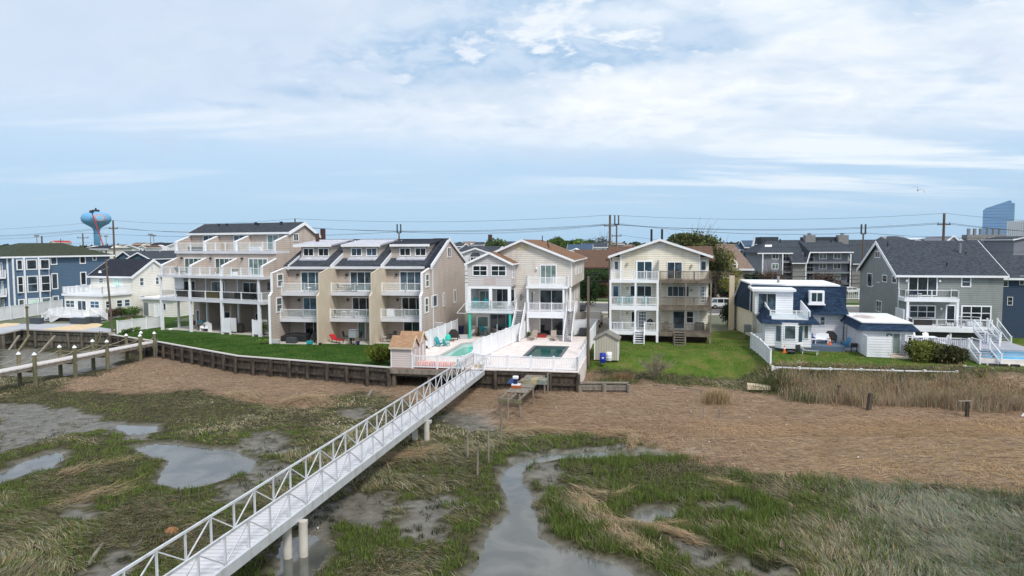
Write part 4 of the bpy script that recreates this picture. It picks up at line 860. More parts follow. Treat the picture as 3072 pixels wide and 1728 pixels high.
me.materials.append(marsh_mat()); mo=bpy.data.objects.new('marsh_ground',me); SC.collection.objects.link(mo); mo['kind']='structure'
def water_mat():
    M=bpy.data.materials.new('marsh_water'); M.use_nodes=True; nt=M.node_tree; N=nt.nodes.new; L=nt.links.new; b=nt.nodes['Principled BSDF']
    g=N('ShaderNodeNewGeometry'); n=N('ShaderNodeTexNoise'); n.inputs['Scale'].default_value=.35; n.inputs['Detail'].default_value=6; n.inputs['Distortion'].default_value=1.2; L(g.outputs['Position'],n.inputs['Vector'])
    r=N('ShaderNodeValToRGB'); L(n.outputs[0],r.inputs[0]); e=r.color_ramp.elements; e[0].position=.38; e[0].color=(.065,.07,.065,1); e[1].position=.62; e[1].color=(.13,.13,.115,1); L(r.outputs[0],b.inputs['Base Color'])
    b.inputs['Roughness'].default_value=.07; b.inputs['IOR'].default_value=1.55; b.inputs['Specular IOR Level'].default_value=.75
    bp=N('ShaderNodeBump'); bp.inputs['Distance'].default_value=.006; n2=N('ShaderNodeTexNoise'); n2.inputs['Scale'].default_value=3; n2.inputs['Detail'].default_value=3; L(g.outputs['Position'],n2.inputs['Vector']); L(n2.outputs[0],bp.inputs['Height']); L(bp.outputs[0],b.inputs['Normal'])
    return M
WATM=water_mat()
struct(W0,MB().poly([(-84,17,ZW),(84,17,ZW),(84,58,ZW),(-84,58,ZW)]),'marsh_water',WATM)
struct(W0,MB().poly([(-9000,-9000,-2.6),(9000,-9000,-2.6),(9000,12000,-2.6),(-9000,12000,-2.6)]),'ground',mat('bay_mud',(.10,.11,.09),.8,col2=(.14,.15,.09),scale=.02))
# land behind the bulkheads
FCw=lambda x,y:FC.w(x,y)[:2]
EDGE=[(-9000,84),(-64.04,84.82),(-64.74,89.56),(-57.07,87.58),(-50.79,86.05),(-49.2,83.6),(-40.63,77.61),(-27.25,67.27),(-10.94,60.5)]+[FCw(-8.79,-18.2),FCw(-8.79,1.7),FCw(8.0,1.7),(14,79),(80,79),(9000,79),(9000,12000),(-9000,12000)]
m_=MB(); m_.poly([(x,y,-.04) for x,y in EDGE]); 
for (p,q) in zip(EDGE[:-4],EDGE[1:-3]): m_.poly([(p[0],p[1],-2.6),(q[0],q[1],-2.6),(q[0],q[1],-.04),(p[0],p[1],-.04)])
struct(W0,m_,'land',mat('sandy_town_ground',(.16,.16,.13),.95,col2=(.10,.125,.05),scale=.06,detail=8))
def sheet(name,pts,z,m): return struct(W0,MB().poly([(p[0],p[1],z) for p in pts]),name,m)
sheet('lawn',[(-49.0,84.0),(-40.5,77.9),(-27.2,67.6),(-11.2,60.9),(-12.5,71),(-13.5,82),(-28,85),(-38,97),(-55,100)],.0,LAWN)
sheet('lawn',[(-50.2,86.2),(-57,89.5),(-60,104),(-50,110),(-49.5,95),(-49.2,86)],.004,LAWN)
# left lot paving
sheet('pavement',[(-80,84.9),(-64.1,84.9),(-64.7,89.7),(-57.1,87.7),(-50.9,86.2),(-52,89),(-62,96),(-80,96)],.012,mat('pale_grey_paving',(.36,.38,.42),.8,col2=(.44,.45,.48),scale=.6))
sheet('sand_path',wp('l',[(620,190),(880,150),(1200,105),(1440,95),(1530,115),(1480,150),(1260,190),(1040,205)],.016),.016,SAND)
sheet('sand_path',wp('l',[(-100,130),(80,95),(300,98),(240,130),(-60,170)],.016),.016,SAND)
# roads
RP=[(-260,215),(-110,152),(-60,133),(0,121),(40,112),(90,103),(300,62)]
def strip(pts,w,off=0):
    L=[];R_=[]
    for i,p in enumerate(pts):
        a=Vector(pts[max(i-1,0)]); b=Vector(pts[min(i+1,len(pts)-1)]); d=(b-a).normalized(); n=Vector((-d.y,d.x)); c=Vector(p)+n*off; L.append(c+n*w/2); R_.append(c-n*w/2)
    return L,R_
def strip_mesh(pts,w,off,z,name,m,z0=None):
    L,R_=strip(pts,w,off); mb=MB()
    for i in range(len(pts)-1):
        q=[(R_[i].x,R_[i].y,z),(R_[i+1].x,R_[i+1].y,z),(L[i+1].x,L[i+1].y,z),(L[i].x,L[i].y,z)]; mb.poly(q)
        if z0 is not None: mb.poly([(R_[i].x,R_[i].y,z0),(R_[i+1].x,R_[i+1].y,z0),(R_[i+1].x,R_[i+1].y,z),(R_[i].x,R_[i].y,z)])
    return struct(W0,mb,name,m)
strip_mesh(RP,15,0,-.02,'road',ASPH); strip_mesh(RP,.18,0,-.015,'road_marking',mat('yellow_road_paint',(.55,.40,.06),.8)); strip_mesh(RP,.16,-4.2,-.0152,'road_marking',mat('white_road_paint',(.6,.6,.6),.8)); strip_mesh(RP,.16,4.2,-.0154,'road_marking',MATS['white_road_paint'])
for o_,w_ in ((9.2,2.6),(-9.0,2.0)): strip_mesh(RP,w_,o_,.1,'pavement',CONC,-.04)
strip_mesh(RP,5,13.2,.03,'verge',LAWN)
sheet('driveway',[FD.w(-14,6)[:2],FD.w(-6.3,6)[:2],FD.w(-6.3,28)[:2],FD.w(-14,26)[:2]],.0,mat('sandy_driveway',(.36,.30,.24),.95,col2=(.22,.19,.16),scale=.7))
# ------------------------------------------------------------------ C terrace with its two pools
Tm=MB(); 
def slab(x0,x1,y0,y1): Tm.box(x0,x1,y0,y1,-2.2,.0)
slab(-8.8,-6.45,-18.2,1.8); slab(-6.45,-2.1,-3.8,1.8); slab(-6.45,-2.1,-18.2,-14.6); slab(-2.1,1.8,-20.3,2.0); slab(1.8,5.65,-6.1,2.0); slab(1.8,5.65,-20.3,-14.1); slab(5.65,8.0,-20.3,2.0)
Tm.prism([(-6.45,-5.6,-1.3),(-6.45,-3.8,-1.3),(-4.9,-3.8,-1.3)],(0,0,1.3))
struct(FC,Tm,'pool_terrace',PAVER)
Om=MB().box(-8.8,-1.6,-21.3,-18.2,-.22,-.012); t_=FC.thing('overhanging_deck','brown timber deck on posts overhanging the marsh below the shed and float','deck')
Om.build('deck_boards',mat('reddish_deck',(.25,.13,.10),.8,col2=(.30,.18,.15),scale=2),t_); MB().box(-8.85,-1.6,-21.42,-21.31,-.5,-.06).box(-8.75,-1.6,-20.9,-20.75,-.8,-.225).build('beam',WOOD,t_)
for x in (-8.5,-5.2,-2.2): MB().box(x-.14,x+.14,-21.2,-20.9,-1.9,-.5).build('post',WOODB,t_)
def pool(root_fr,name,label,outline,wmat,shallow=None,cop=TRIM,zw=-.14):
    R=root_fr.thing(name,label,'pool'); n=len(outline); cx=sum(p[0] for p in outline)/n; cy=sum(p[1] for p in outline)/n
    mb=MB(); ins=[(cx+(p[0]-cx)*(1-.3/abs(p[0]-cx) if abs(p[0]-cx)>.5 else .95),cy+(p[1]-cy)*(1-.3/abs(p[1]-cy) if abs(p[1]-cy)>.5 else .95)) for p in outline]
    for i in range(n):
        a,b=outline[i],outline[(i+1)%n]; c,d=ins[(i+1)%n],ins[i]; mb.poly([(*a,.03),(*b,.03),(*c,.03),(*d,.03)]); mb.poly([(*d,.03),(*c,.03),(*c,-1.2),(*d,-1.2)]); mb.poly([(*a,-.1),(*b,-.1),(*b,.03),(*a,.03)])
    mb.build('coping',cop,R); w=MB().poly([(*p,zw) for p in ins]).build('water',wmat if not shallow else POOLP,R)
    if shallow: MB().poly([(*p,zw+.005) for p in shallow]).build('deep_water',wmat,R)
    return R
pool(FC,'green_swimming_pool','pale-rimmed swimming pool with green water between the white fences',[(-6.45,-14.6),(-2.1,-14.6),(-2.1,-3.8),(-4.9,-3.8),(-6.45,-5.6)],POOLG,[(-5.6,-14.2),(-2.4,-14.2),(-2.4,-6.4),(-4.3,-6.4),(-5.6,-7.9)],cop=mat('pool_coping_grey',(.42,.42,.40),.7))
pool(FC,'dark_swimming_pool','rectangular swimming pool with dark teal water on the pink paver terrace',[(1.8,-14.1),(5.65,-14.1),(5.65,-6.1),(1.8,-6.1)],POOLD,cop=mat('pool_tile_dark',(.10,.12,.13),.5))
MB_=MB().box(-4.0,-2.45,-5.2,-4.0,-.12,.25); solo(FC,MB_,'pool_ledge',TRIM,'white raised spa ledge at the far end of the green pool','pool ledge')
# ------------------------------------------------------------------ bulkheads
def bulkhead(pts,zt,zb,label,capm,piles=2.6,wm=WOODD,capw=.35,group=None,pr=.17,wales=2):
    o=(pts[0][0],pts[0][1],0); fr=Fr(0,o=o); R=fr.thing('bulkhead',label,'bulkhead',group); P=[Vector((p[0]-o[0],p[1]-o[1],0)) for p in pts]
    sh=MB(); wl=MB(); cp_=MB(); k=0
    for a,b in zip(P,P[1:]):
        d=(b-a); L=d.length; d.normalize(); n=Vector((d.y,-d.x,0))     # towards the marsh
        m=int(L/.3)
        for i in range(m):
            c=a+d*(L*(i+.5)/m)+n*(.02+random.random()*.03); top=zt-.1-random.random()*.03; sh.bar(c+Vector((0,0,zb-.1)),c+Vector((0,0,top)),.285*L/(m*.3),.06) if abs(d.x)<.02 else sh.prism([(c.x-d.x*.145,c.y-d.y*.145,zb-.1),(c.x+d.x*.145,c.y+d.y*.145,zb-.1),(c.x+d.x*.145+n.x*.05,c.y+d.y*.145+n.y*.05,zb-.1),(c.x-d.x*.145+n.x*.05,c.y-d.y*.145+n.y*.05,zb-.1)],(0,0,top-zb+.1))
        for w in range(wales): z=zt-.3-(zt-zb-.7)*w/max(1,wales-1)*.75; wl.bar(a+n*.17+Vector((0,0,z)),b+n*.17+Vector((0,0,z)),.14,.2)
        cp_.bar(a+n*.05+Vector((0,0,zt)),b+n*.05+Vector((0,0,zt)),capw,.09)
        q=max(1,round(L/piles))
        for i in range(q+(1 if b is P[-1] else 0)):
            c=a+d*(L*i/q)+n*.34; j=random.uniform(-.04,.04)
            MB().tube([c+Vector((j,0,zb-.2)),c+Vector((0,0,zt-.12+random.uniform(-.08,.05)))],[pr*1.08,pr],9).build('piling',wm,R)
    sh.build('sheathing',wm,R); wl.build('wale',wm,R); cp_.build('cap_board',capm,R); return R
bulkhead([(-49.2,83.6),(-40.63,77.61),(-27.25,67.27),(-10.94,60.5)],.03,-1.75,'long dark timber bulkhead with pale cap below the bright green lawn',DECKB,2.1)
bulkhead([FCw(-1.7,-20.55),FCw(8.0,-20.4)],-.02,-1.8,'short dark timber bulkhead under the pink paver pool terrace',PAVER,2.2,capw=.3)
bulkhead([FCw(-8.7,-18.3),FCw(-1.7,-18.3)],-.25,-1.8,'shaded timber bulkhead hidden beneath the overhanging deck',WOODD,2.4)
bulkhead([(-110,86.5),(-78,85.3),(-64.04,84.82),(-64.74,89.56),(-57.07,87.58),(-50.79,86.05),(-49.3,83.7)],-.02,-2.0,'tall weathered bulkhead with grey cap below the paved left lot',mat('grey_cap_board',(.27,.24,.21),.8),2.3,wm=mat('weathered_bulkhead',(.06,.055,.045),.9,col2=(.19,.17,.13),scale=1.6,detail=7,bump=.015,stretch=(3,3,.5)),capw=.7,wales=2)
bulkhead([FCw(8.1,-20.5),FC.w(12.2,-19.9)[:2]],-.9,-1.9,'low greenish plank bulkhead stub right of the pool terrace',WOOD,2.0,wm=WOOD)
# ------------------------------------------------------------------ blades (grass, reeds, thatch) as single meshes
def blades(name,x,y,z,L,lean,az,wd,cols,kind='stuff',curve=.35,cat=None,label=None):
    n=len(x); hx,hy=np.cos(az),np.sin(az); px,py=-hy,hx
    # blade faces the viewer's half space at random
    fa=az+np.pi/2+RNG.normal(0,.5,n); wx,wy=np.cos(fa)*wd/2,np.sin(fa)*wd/2
    sl,cl=np.sin(lean),np.cos(lean)
    m_=.55; lean2=np.minimum(lean+curve,1.62)
    mx,my,mz=x+hx*sl*L*m_,y+hy*sl*L*m_,z+cl*L*m_
    tx,ty,tz=mx+hx*np.sin(lean2)*L*(1-m_),my+hy*np.sin(lean2)*L*(1-m_),mz+np.cos(lean2)*L*(1-m_)
    V=np.empty((n,5,3)); V[:,0]=np.stack([x-wx,y-wy,z],1); V[:,1]=np.stack([x+wx,y+wy,z],1); V[:,2]=np.stack([mx+wx*.8,my+wy*.8,mz],1); V[:,3]=np.stack([mx-wx*.8,my-wy*.8,mz],1); V[:,4]=np.stack([tx,ty,tz],1)
    me=bpy.data.meshes.new(name); me.vertices.add(n*5); me.vertices.foreach_set('co',V.ravel())
    b=np.arange(n)*5; q=np.stack([b,b+1,b+2,b+3],1); t=np.stack([b+3,b+2,b+4],1); loops=np.concatenate([q,t],1).ravel().astype(np.int32)
    me.loops.add(n*7); me.loops.foreach_set('vertex_index',loops); me.polygons.add(n*2); ls=np.empty(n*2,np.int32); ls[0::2]=np.arange(n)*7; ls[1::2]=np.arange(n)*7+4; me.polygons.foreach_set('loop_start',ls); me.update()
    ca=me.color_attributes.new('blade_colour','FLOAT_COLOR','POINT'); c=np.repeat(np.concatenate([cols,np.ones((n,1))],1),5,0); ca.data.foreach_set('color',c.ravel().astype(np.float32))
    me.materials.append(BLADEM); o=bpy.data.objects.new(name,me); SC.collection.objects.link(o); return tag(o,label,cat,None,kind)
BLADEM=bpy.data.materials.new('plant_blades'); BLADEM.use_nodes=True
def _bm():
    nt=BLADEM.node_tree; a=nt.nodes.new('ShaderNodeAttribute'); a.attribute_name='blade_colour'; b=nt.nodes['Principled BSDF']; nt.links.new(a.outputs['Color'],b.inputs['Base Color']); b.inputs['Roughness'].default_value=.75; b.inputs['Specular IOR Level'].default_value=.15
    # thin leaves let some light through
    tr=nt.nodes.new('ShaderNodeBsdfTranslucent'); nt.links.new(a.outputs['Color'],tr.inputs[0]); mx=nt.nodes.new('ShaderNodeMixShader'); mx.inputs[0].default_value=.3; nt.links.new(b.outputs[0],mx.inputs[1]); nt.links.new(tr.outputs[0],mx.inputs[2]); nt.links.new(mx.outputs[0],nt.nodes['Material Output'].inputs[0])
_bm()
def pal(n,base,jit=.18):
    c=np.array(base)[None,:]*(1+RNG.normal(0,jit,(n,1)))*(1+RNG.normal(0,jit*.4,(n,3))); return np.clip(c,.004,.9)
def scatter(n,y0,y1,spread=.80,pw=1.0):
    y=y0+(y1-y0)*RNG.random(n)**pw; x=(RNG.random(n)*2-1)*(y*spread+3); return x,y
GREEN=(.135,.19,.042); OLIVE=(.145,.155,.06); DOLIVE=(.045,.05,.02); STRAW=(.40,.34,.22); GSTRAW=(.25,.27,.20); BROWN=(.22,.15,.09)
def marsh_grass():
    # candidate points thick near the camera, thinner far away
    xs,ys=[],[]
    for (n,a,b) in ((270000,20,34),(210000,34,48),(190000,48,66)):
        x,y=scatter(n,a,b); xs.append(x); ys.append(y)
    x=np.concatenate(xs); y=np.concatenate(ys)
    wat,mud,th,la=masks(x,y); cl=vnoise(x,y,1.5,41,4); fine=vnoise(x,y,4.5,42,2); reg=vnoise(x,y,.22,43,3); g2=vnoise(x,y,.5,47,3)
    left=sst(-x+0*y,2,10)
    ok=(wat<-.05)&(th<-.2)&(la<0)
    dens=np.where(mud<-.3,.28+.95*sst(cl,.34,.60),1.2*sst(cl+fine*.5,.80,.97)*(mud<3.0)); dens=np.where((mud>.4),dens*.75,dens)
    ok&=RNG.random(len(x))<dens
    x,y,cl,fine,reg,g2,mud,th,wat=[a[ok] for a in (x,y,cl,fine,reg,g2,mud,th,wat)]
    z=height(x,y); n=len(x); gr=sst(sdist(x,y,GREYP),-2.5,2.5); far=sst(y,38,50)
    right=sst(x-(-2.),0,4)
    # upright green shoots against flattened straw
    patch=sst(g2+.35*(fine-.5)+.22*(cl-.5),.47,.57)
    pup=np.clip(.16+.62*patch-.30*gr-.05*(1-right)*(1-far),.04,.9)
    near_edge=np.exp(-((wat+1.0)/1.0)**2)*.5+np.exp(-((mud+.6)/.6)**2)*.35
    up=RNG.random(n)<np.clip(pup+near_edge,0,1)
    flow=vnoise(x,y,.13,51,3)*7.0+vnoise(x,y,.6,52,2)*2.2-1.0
    az=np.where(up,RNG.random(n)*6.283,flow+RNG.normal(0,.38,n))
    lean=np.where(up,np.abs(RNG.normal(.12,.28,n)),np.clip(RNG.normal(1.18,.2,n),.7,1.5))
    short=1-.45*far-.25*(1-right)
    L=np.where(up,RNG.uniform(.18,.44,n)*short*(1+.25*right),RNG.uniform(.35,.8,n)*short)
    L*=np.where(mud>0,.6,1.)*(.55+.9*cl)
    wd=np.where(up,.022,.02)*(1+.35*far)*RNG.uniform(.7,1.4,n)
    rnd=RNG.random(n); cols=np.empty((n,3)); gcol=pal(n,GREEN); ocol=pal(n,OLIVE); dcol=pal(n,DOLIVE); scol=pal(n,STRAW,.22); gs=pal(n,GSTRAW,.2); bc=pal(n,BROWN,.2)
    fresh=sst(patch*.8+near_edge*.9+.25*(fine-.4),.35,.95)
    cols=np.where((rnd<.2+.62*fresh)[:,None],gcol,np.where((rnd<.88)[:,None],ocol,dcol))
    lay=~up; lc=np.where((rnd<.30+.1*right)[:,None],scol,np.where((rnd<.62)[:,None],ocol,np.where((rnd<.82)[:,None],gs,bc)))
    lc=np.where((RNG.random(n)<gr*.65)[:,None],gs,lc); cols=np.where(lay[:,None],lc,cols)
    cols=np.where((up&(RNG.random(n)<gr*.55))[:,None],gs*.9,cols)
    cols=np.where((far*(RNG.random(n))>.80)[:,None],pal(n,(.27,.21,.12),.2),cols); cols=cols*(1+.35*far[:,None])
    cols=np.where((mud>.1)[:,None],dcol,cols)
    z=z-.02+np.where(lay,RNG.random(n)*.12,0)
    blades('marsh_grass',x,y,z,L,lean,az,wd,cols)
marsh_grass()
def thatch():
    x1,y1=scatter(110000,30,48); x2,y2=scatter(220000,44,72); x=np.concatenate([x1,x2]); y=np.concatenate([y1,y2]); wat,mud,th,la=masks(x,y)
    d=vnoise(x,y,.7,61,4); ok=(th>-.6)&(la<.4)&(mud<.0)&(RNG.random(len(x))<.25+.9*d)&(land_h(x,y)<.75)
    x,y,d,th=[a[ok] for a in (x,y,d,th)]; n=len(x); z=height(x,y); fl=(vnoise(x,y,.09,62,3)-.5)*5.5+(vnoise(x,y,.5,63,2)-.5)*2.0
    az=fl+RNG.normal(0,.45,n)+np.where(RNG.random(n)<.5,0,np.pi); lean=np.clip(RNG.normal(1.42,.14,n),1.0,1.57)
    pal4=np.array([(.42,.295,.20),(.36,.245,.165),(.50,.38,.275),(.24,.155,.105),(.40,.33,.21)]); w_=np.array([.34,.28,.17,.14,.07]); c=pal4[RNG.choice(5,n,p=w_)]*(1+RNG.normal(0,.10,(n,1)))*(.5+.55*vnoise(x,y,.3,64,4)+.5*vnoise(x*.22,y*1.3,.9,65,4))[:,None]
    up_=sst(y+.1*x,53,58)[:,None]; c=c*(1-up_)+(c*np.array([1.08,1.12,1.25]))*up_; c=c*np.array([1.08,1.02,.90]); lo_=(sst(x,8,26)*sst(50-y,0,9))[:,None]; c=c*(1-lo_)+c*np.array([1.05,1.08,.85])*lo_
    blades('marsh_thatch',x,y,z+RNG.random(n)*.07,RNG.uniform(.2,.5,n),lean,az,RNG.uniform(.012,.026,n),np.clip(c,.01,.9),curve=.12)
thatch()
def wrack(paths):
    X,Y,A=[],[],[]
    for c,pts,n,wd in paths:
        P=[gp(c,a,b,ZM)[:2] for a,b in pts]
        for (p,q) in zip(P,P[1:]):
            k=n//(len(P)-1); t=RNG.random(k); X.append(p[0]+(q[0]-p[0])*t+RNG.normal(0,wd,k)*.6); Y.append(p[1]+(q[1]-p[1])*t+RNG.normal(0,wd,k)); A.append(np.full(k,math.atan2(q[1]-p[1],q[0]-p[0])))
    x,y,a=map(np.concatenate,(X,Y,A)); n=len(x); blades('wrack_lines',x,y,height(x,y)+.05+RNG.random(n)*.15,RNG.uniform(.4,.95,n),np.clip(RNG.normal(1.45,.1,n),1.1,1.57),a+RNG.normal(0,.3,n)+np.where(RNG.random(n)<.5,0,np.pi),RNG.uniform(.018,.03,n),pal(n,(.46,.35,.22),.2),curve=.1)
wrack([('r',[(665,935),(780,965),(890,975),(960,950)],500,.12),('r',[(890,1140),(1050,1165),(1200,1190),(1370,1245)],900,.14),('r',[(1150,1160),(1280,1150)],200,.1),('r',[(240,600),(420,580),(600,600)],900,.35),('r',[(900,600),(1000,620),(980,690)],700,.3),('q',[(200,420),(300,395),(420,425)],1500,.6),('p',[(1290,440),(1440,470)],900,.7),('r',[(1470,890),(1592,915)],300,.2),('p',[(330,900),(480,850),(760,800)],300,.5),('p',[(380,1040),(520,1000),(720,960)],350,.6),('q',[(700,760),(900,740),(1100,700)],900,.5),('r',[(870,1180),(1000,1260),(1100,1330)],700,.35),('r',[(660,1000),(760,1060),(830,1120)],900,.5)])
def reeds():
    n=38000; x=RNG.uniform(22,48,n); t=RNG.random(n); y=(55.6-.19*(x-25))+(t-.5)*6.2+(vnoise(x,x*0,.8,71,2)-.5)*1.5
    gap=vnoise(x,y,.5,72,3); ok=(RNG.random(n)<gap*1.8-.42)&((x>23.2)|(RNG.random(n)<.6)); x,y,gap=x[ok],y[ok],gap[ok]; n=len(x); z=height(x,y)
    grn=sst(-(x-22),-3.2,-1.2)+sst(vnoise(x,y,.28,73,2),.58,.72)*sst(x,26,40)*.7
    isg=RNG.random(n)<np.clip(grn,0,.85); L=RNG.uniform(.8,1.75,n)*(1+.45*sst(y-(55.6-.19*(x-25)),-.5,2.5))*(1-.15*isg)*(.42+.9*gap)*(1-.5*sst(x,36,41)); cols=np.where(isg[:,None],pal(n,(.075,.10,.032),.25),pal(n,(.36,.285,.19),.3)); cols=np.where((RNG.random(n)<.3)[:,None],pal(n,(.45,.37,.27),.15),cols)
    blades('reed_bed',x,y,z-.05,L,np.abs(RNG.normal(.16,.22,n)),RNG.random(n)*6.28,RNG.uniform(.018,.034,n),cols,curve=.35)
    # feathery seed heads
    m=1500; i=RNG.choice(n,m,replace=False); hx,hy,hz=x[i],y[i],z[i]+L[i]*RNG.uniform(1.0,1.35,m)
    blades('reed_stems',hx,hy,z[i],hz-z[i],np.full(m,.04),RNG.random(m)*6.28,np.full(m,.018),pal(m,(.40,.30,.17),.15),curve=.05)
    k=6; X=np.repeat(hx,k); Y=np.repeat(hy,k); Z=np.repeat(hz,k)-.12; blades('reed_plumes',X,Y,Z,RNG.uniform(.16,.3,m*k),np.abs(RNG.normal(.3,.15,m*k)),RNG.random(m*k)*6.28,np.full(m*k,.035),pal(m*k,(.40,.29,.16),.2))
reeds()
def lawn_tufts():
    n=60000; x=RNG.uniform(7,60,n); y=RNG.uniform(57,77,n); wat,mud,th,la=masks(x,y); ok=(la>-.2)&~((x>FE.o[0]-1)&(y>69.5-.2*(x-26))); x,y=x[ok],y[ok]; n=len(x); t=vnoise(x,y,.5,81,4)
    c=np.where((t>.56)[:,None],pal(n,(.17,.165,.055),.2),pal(n,(.08,.145,.022),.2)); blades('lawn_tufts',x,y,height(x,y)-.01,RNG.uniform(.05,.14,n),np.abs(RNG.normal(.5,.3,n)),RNG.random(n)*6.28,np.full(n,.04),c)
    n=70000; P=[(-49.0,84.0),(-40.5,77.9),(-27.2,67.6),(-11.2,60.9),(-12.5,71),(-13.5,76),(-27,75),(-46,88)]; x=RNG.uniform(-50,-11,n); y=RNG.uniform(60,89,n); ok=sdist(x,y,P)>.15; x,y=x[ok],y[ok]; n=len(x)
    blades('lawn_tufts',x,y,np.zeros(n),RNG.uniform(.04,.11,n),np.abs(RNG.normal(.5,.3,n)),RNG.random(n)*6.28,np.full(n,.045),pal(n,(.042,.10,.013),.25)*(.5+.5*vnoise(x,y,.35,83,4)+.5*vnoise(x,y*3,.5,84,3))[:,None])
lawn_tufts()
# ================================================================== boats' walkways: gangway, pier, broken pier
def gangway():
    P0=Vector((-2.0,61.9,0)); P1=Vector((-9.57,24.76,0)); d=(P1-P0).normalized(); L=(P1-P0).length+9; perp=Vector((d.y,-d.x,0))   # points left of the picture when looking seaward
    phi=-math.degrees(math.atan2(d.y,d.x)); fr=Fr(phi,o=(P0.x,P0.y,0)); R=fr.thing('gangway','long white aluminium truss gangway on concrete piles running from the pool terrace over the marsh','gangway')
    # local: x seaward, y to its left; the near rail is y=0, the far one y=-w or +w
    wl=fr.c*0; w=1.55; s=-1 if (fr.w(0,-1)[0]<fr.w(0,0)[0]) else 1
    zt=-.12; y0,y1=0,s*w
    MB().box(0,L,y0+s*.08,y1-s*.08,zt-.06,zt).build('deck',DECKALU,R)
    for y in (y0,y1): MB().box(0,L,y-.07,y+.07,zt-.36,zt+.05).build('side_beam',ALU,R)
    hb=1.12; step=1.42; n=int(L/step)
    for y in (y0,y1):
        MB().bar((0,y,zt+hb),(L,y,zt+hb),.08,.08).build('handrail',ALU,R); 
        for i in range(n+1):
            x=i*step; MB().box(x-.028,x+.028,y-.035,y+.035,zt-.05,zt+hb).build('post',ALU,R)
            if i<n:
                a,b=((x,zt+.1),(x+step,zt+hb-.05)) if i%2==0 else ((x,zt+hb-.05),(x+step,zt+.1))
                MB().bar((a and (a[0],y,a[1])),(b[0],y,b[1]),.04).build('brace',ALU,R)
    for i in range(n+1): 
        if i%2==0: MB().box(i*step-.05,i*step+.05,min(y0,y1)+.07,max(y0,y1)-.07,zt-.3,zt-.16).build('cross_beam',ALU,R)
    for (c,x,y,zb) in (('q',190,1340,-2),('q',285,1330,-2),('q',950,645,-1.95),('q',1020,650,-1.95)):
        g=gp(c,x,y,zb); l=(g[0]-fr.o[0],g[1]-fr.o[1]); lx=l[0]*fr.c-l[1]*fr.s; ly=l[0]*fr.s+l[1]*fr.c
        MB().tube([(lx,ly,-2.6),(lx,ly,zt-.37)],.185,16).build('pile',CONCW,R)
    for x in (18.0,34.6): MB().box(x-.15,x+.15,min(y0,y1)-.25,max(y0,y1)+.25,zt-.6,zt-.425).build('pile_cap',ALU,R)
    return fr
DECKALU=mat('pale_decking_planks',(.58,.575,.60),.6,lap=.3,lapdir=1,bump=.006)
GW=gangway()
def pier():
    A=gp('l',2255,372,-.02); Bp=gp('l',0,820,-.1); A=Vector((A[0],A[1],0)); Bv=Vector((Bp[0],Bp[1],0)); d=(Bv-A).normalized(); phi=-math.degrees(math.atan2(d.y,d.x)); fr=Fr(phi,o=(A.x,A.y,0)); R=fr.thing('wooden_pier','narrow pale-decked pier on timber pilings with white pointed caps and rope handrails','pier')
    L=(Bv-A).length+14; hw=.72
    MB().box(0,L,-hw,hw,-.1,0).build('deck_boards',DECKB,R)
    for y in (-hw+.1,hw-.1): MB().box(0,L,y-.06,y+.06,-.4,-.105).build('beam',WOOD,R)
    caps=[]
    xs=[1.0,8.1,15.2,22.3,29.4,36.5]
    base=[(262,1010),(485,1030),(820,880),(1070,890),(1340,780),(1535,770),(1810,660),(1985,670)]
    loc=[]
    for b in base:
        g=gp('l',b[0],b[1],-1.85); lx=(g[0]-fr.o[0])*fr.c-(g[1]-fr.o[1])*fr.s; loc.append(lx)
    xs=sorted({round((loc[2*i]+loc[2*i+1])/2,1) for i in range(4)}); stp=(xs[-1]-xs[0])/3; xs=[.6]+xs+[xs[-1]+stp]
    for x in xs:
        for y in (-hw-.16,hw+.16):
            zt=1.0; p=MB().tube([(x,y,-2.3),(x,y,zt)],[.19,.165],10).build('piling',WOODG,R)
            MB().tube([(x,y,zt),(x,y,zt+.06),(x,y,zt+.28)],[.2,.2,.01],10).build('cap',TRIM,p)
        MB().box(x-.08,x+.08,-hw-.4,hw+.4,-.62,-.41).build('cross_beam',WOOD,R)
    for y in (-hw-.16,hw+.16):
        pts=[]
        for a,b in zip(xs,xs[1:]):
            for k in range(7): t=k/6; pts.append((a+(b-a)*t,y,.72-.35*(1-(2*t-1)**2)))
        MB().tube(pts,.025,5).build('rope',mat('manila_rope',(.36,.33,.24),.9),R)
    return fr
pier()
def ladder(fr_o,phi,h,label,lean=.5,w=.45,m=WOODG):
    fr=Fr(phi,o=fr_o); R=fr.thing('ladder',label,'ladder'); mb=MB()
    for x in (0,w): mb.bar((x,-lean,0),(x,0,h),.08,.05)
    mb.build('rails',m,R); n=int(h/.3); r=MB()
    for i in range(1,n): r.bar((0,-lean*(1-i/n),h*i/n),(w,-lean*(1-i/n),h*i/n),.06,.04)
    r.build('rungs',m,R)
ladder((-51.6,84.9,-1.95),20,2.3,'old timber ladder leaning on the tall weathered bulkhead near the pier',1.1); ladder((-40.3,76.5,-1.8),35,2.4,'upright timber ladder on the dark bulkhead beside the last capped piling',.12,m=WOOD)
for (c1,c2,lab) in (((20,460),(140,290),'leaning grey brace nearest the left edge against the tall bulkhead'),((110,500),(285,285),'second leaning timber brace from the left against the tall bulkhead'),((245,515),(440,275),'thick mossy brace leaning below the green light post'),((545,550),(820,285),'pale double-board brace with the longest reach into the cove mud')):
    a=gp('l',*c1,-1.9); b=gy('l',*c2,a[1]+3.2); fr=Fr(0,o=a); solo(fr,MB().bar((0,0,-.3),(b[0]-a[0],b[1]-a[1],b[2]-a[2]),.26,.2),'bulkhead_brace',WOODG if 'mossy' in lab else WOOD,lab,'timber brace')
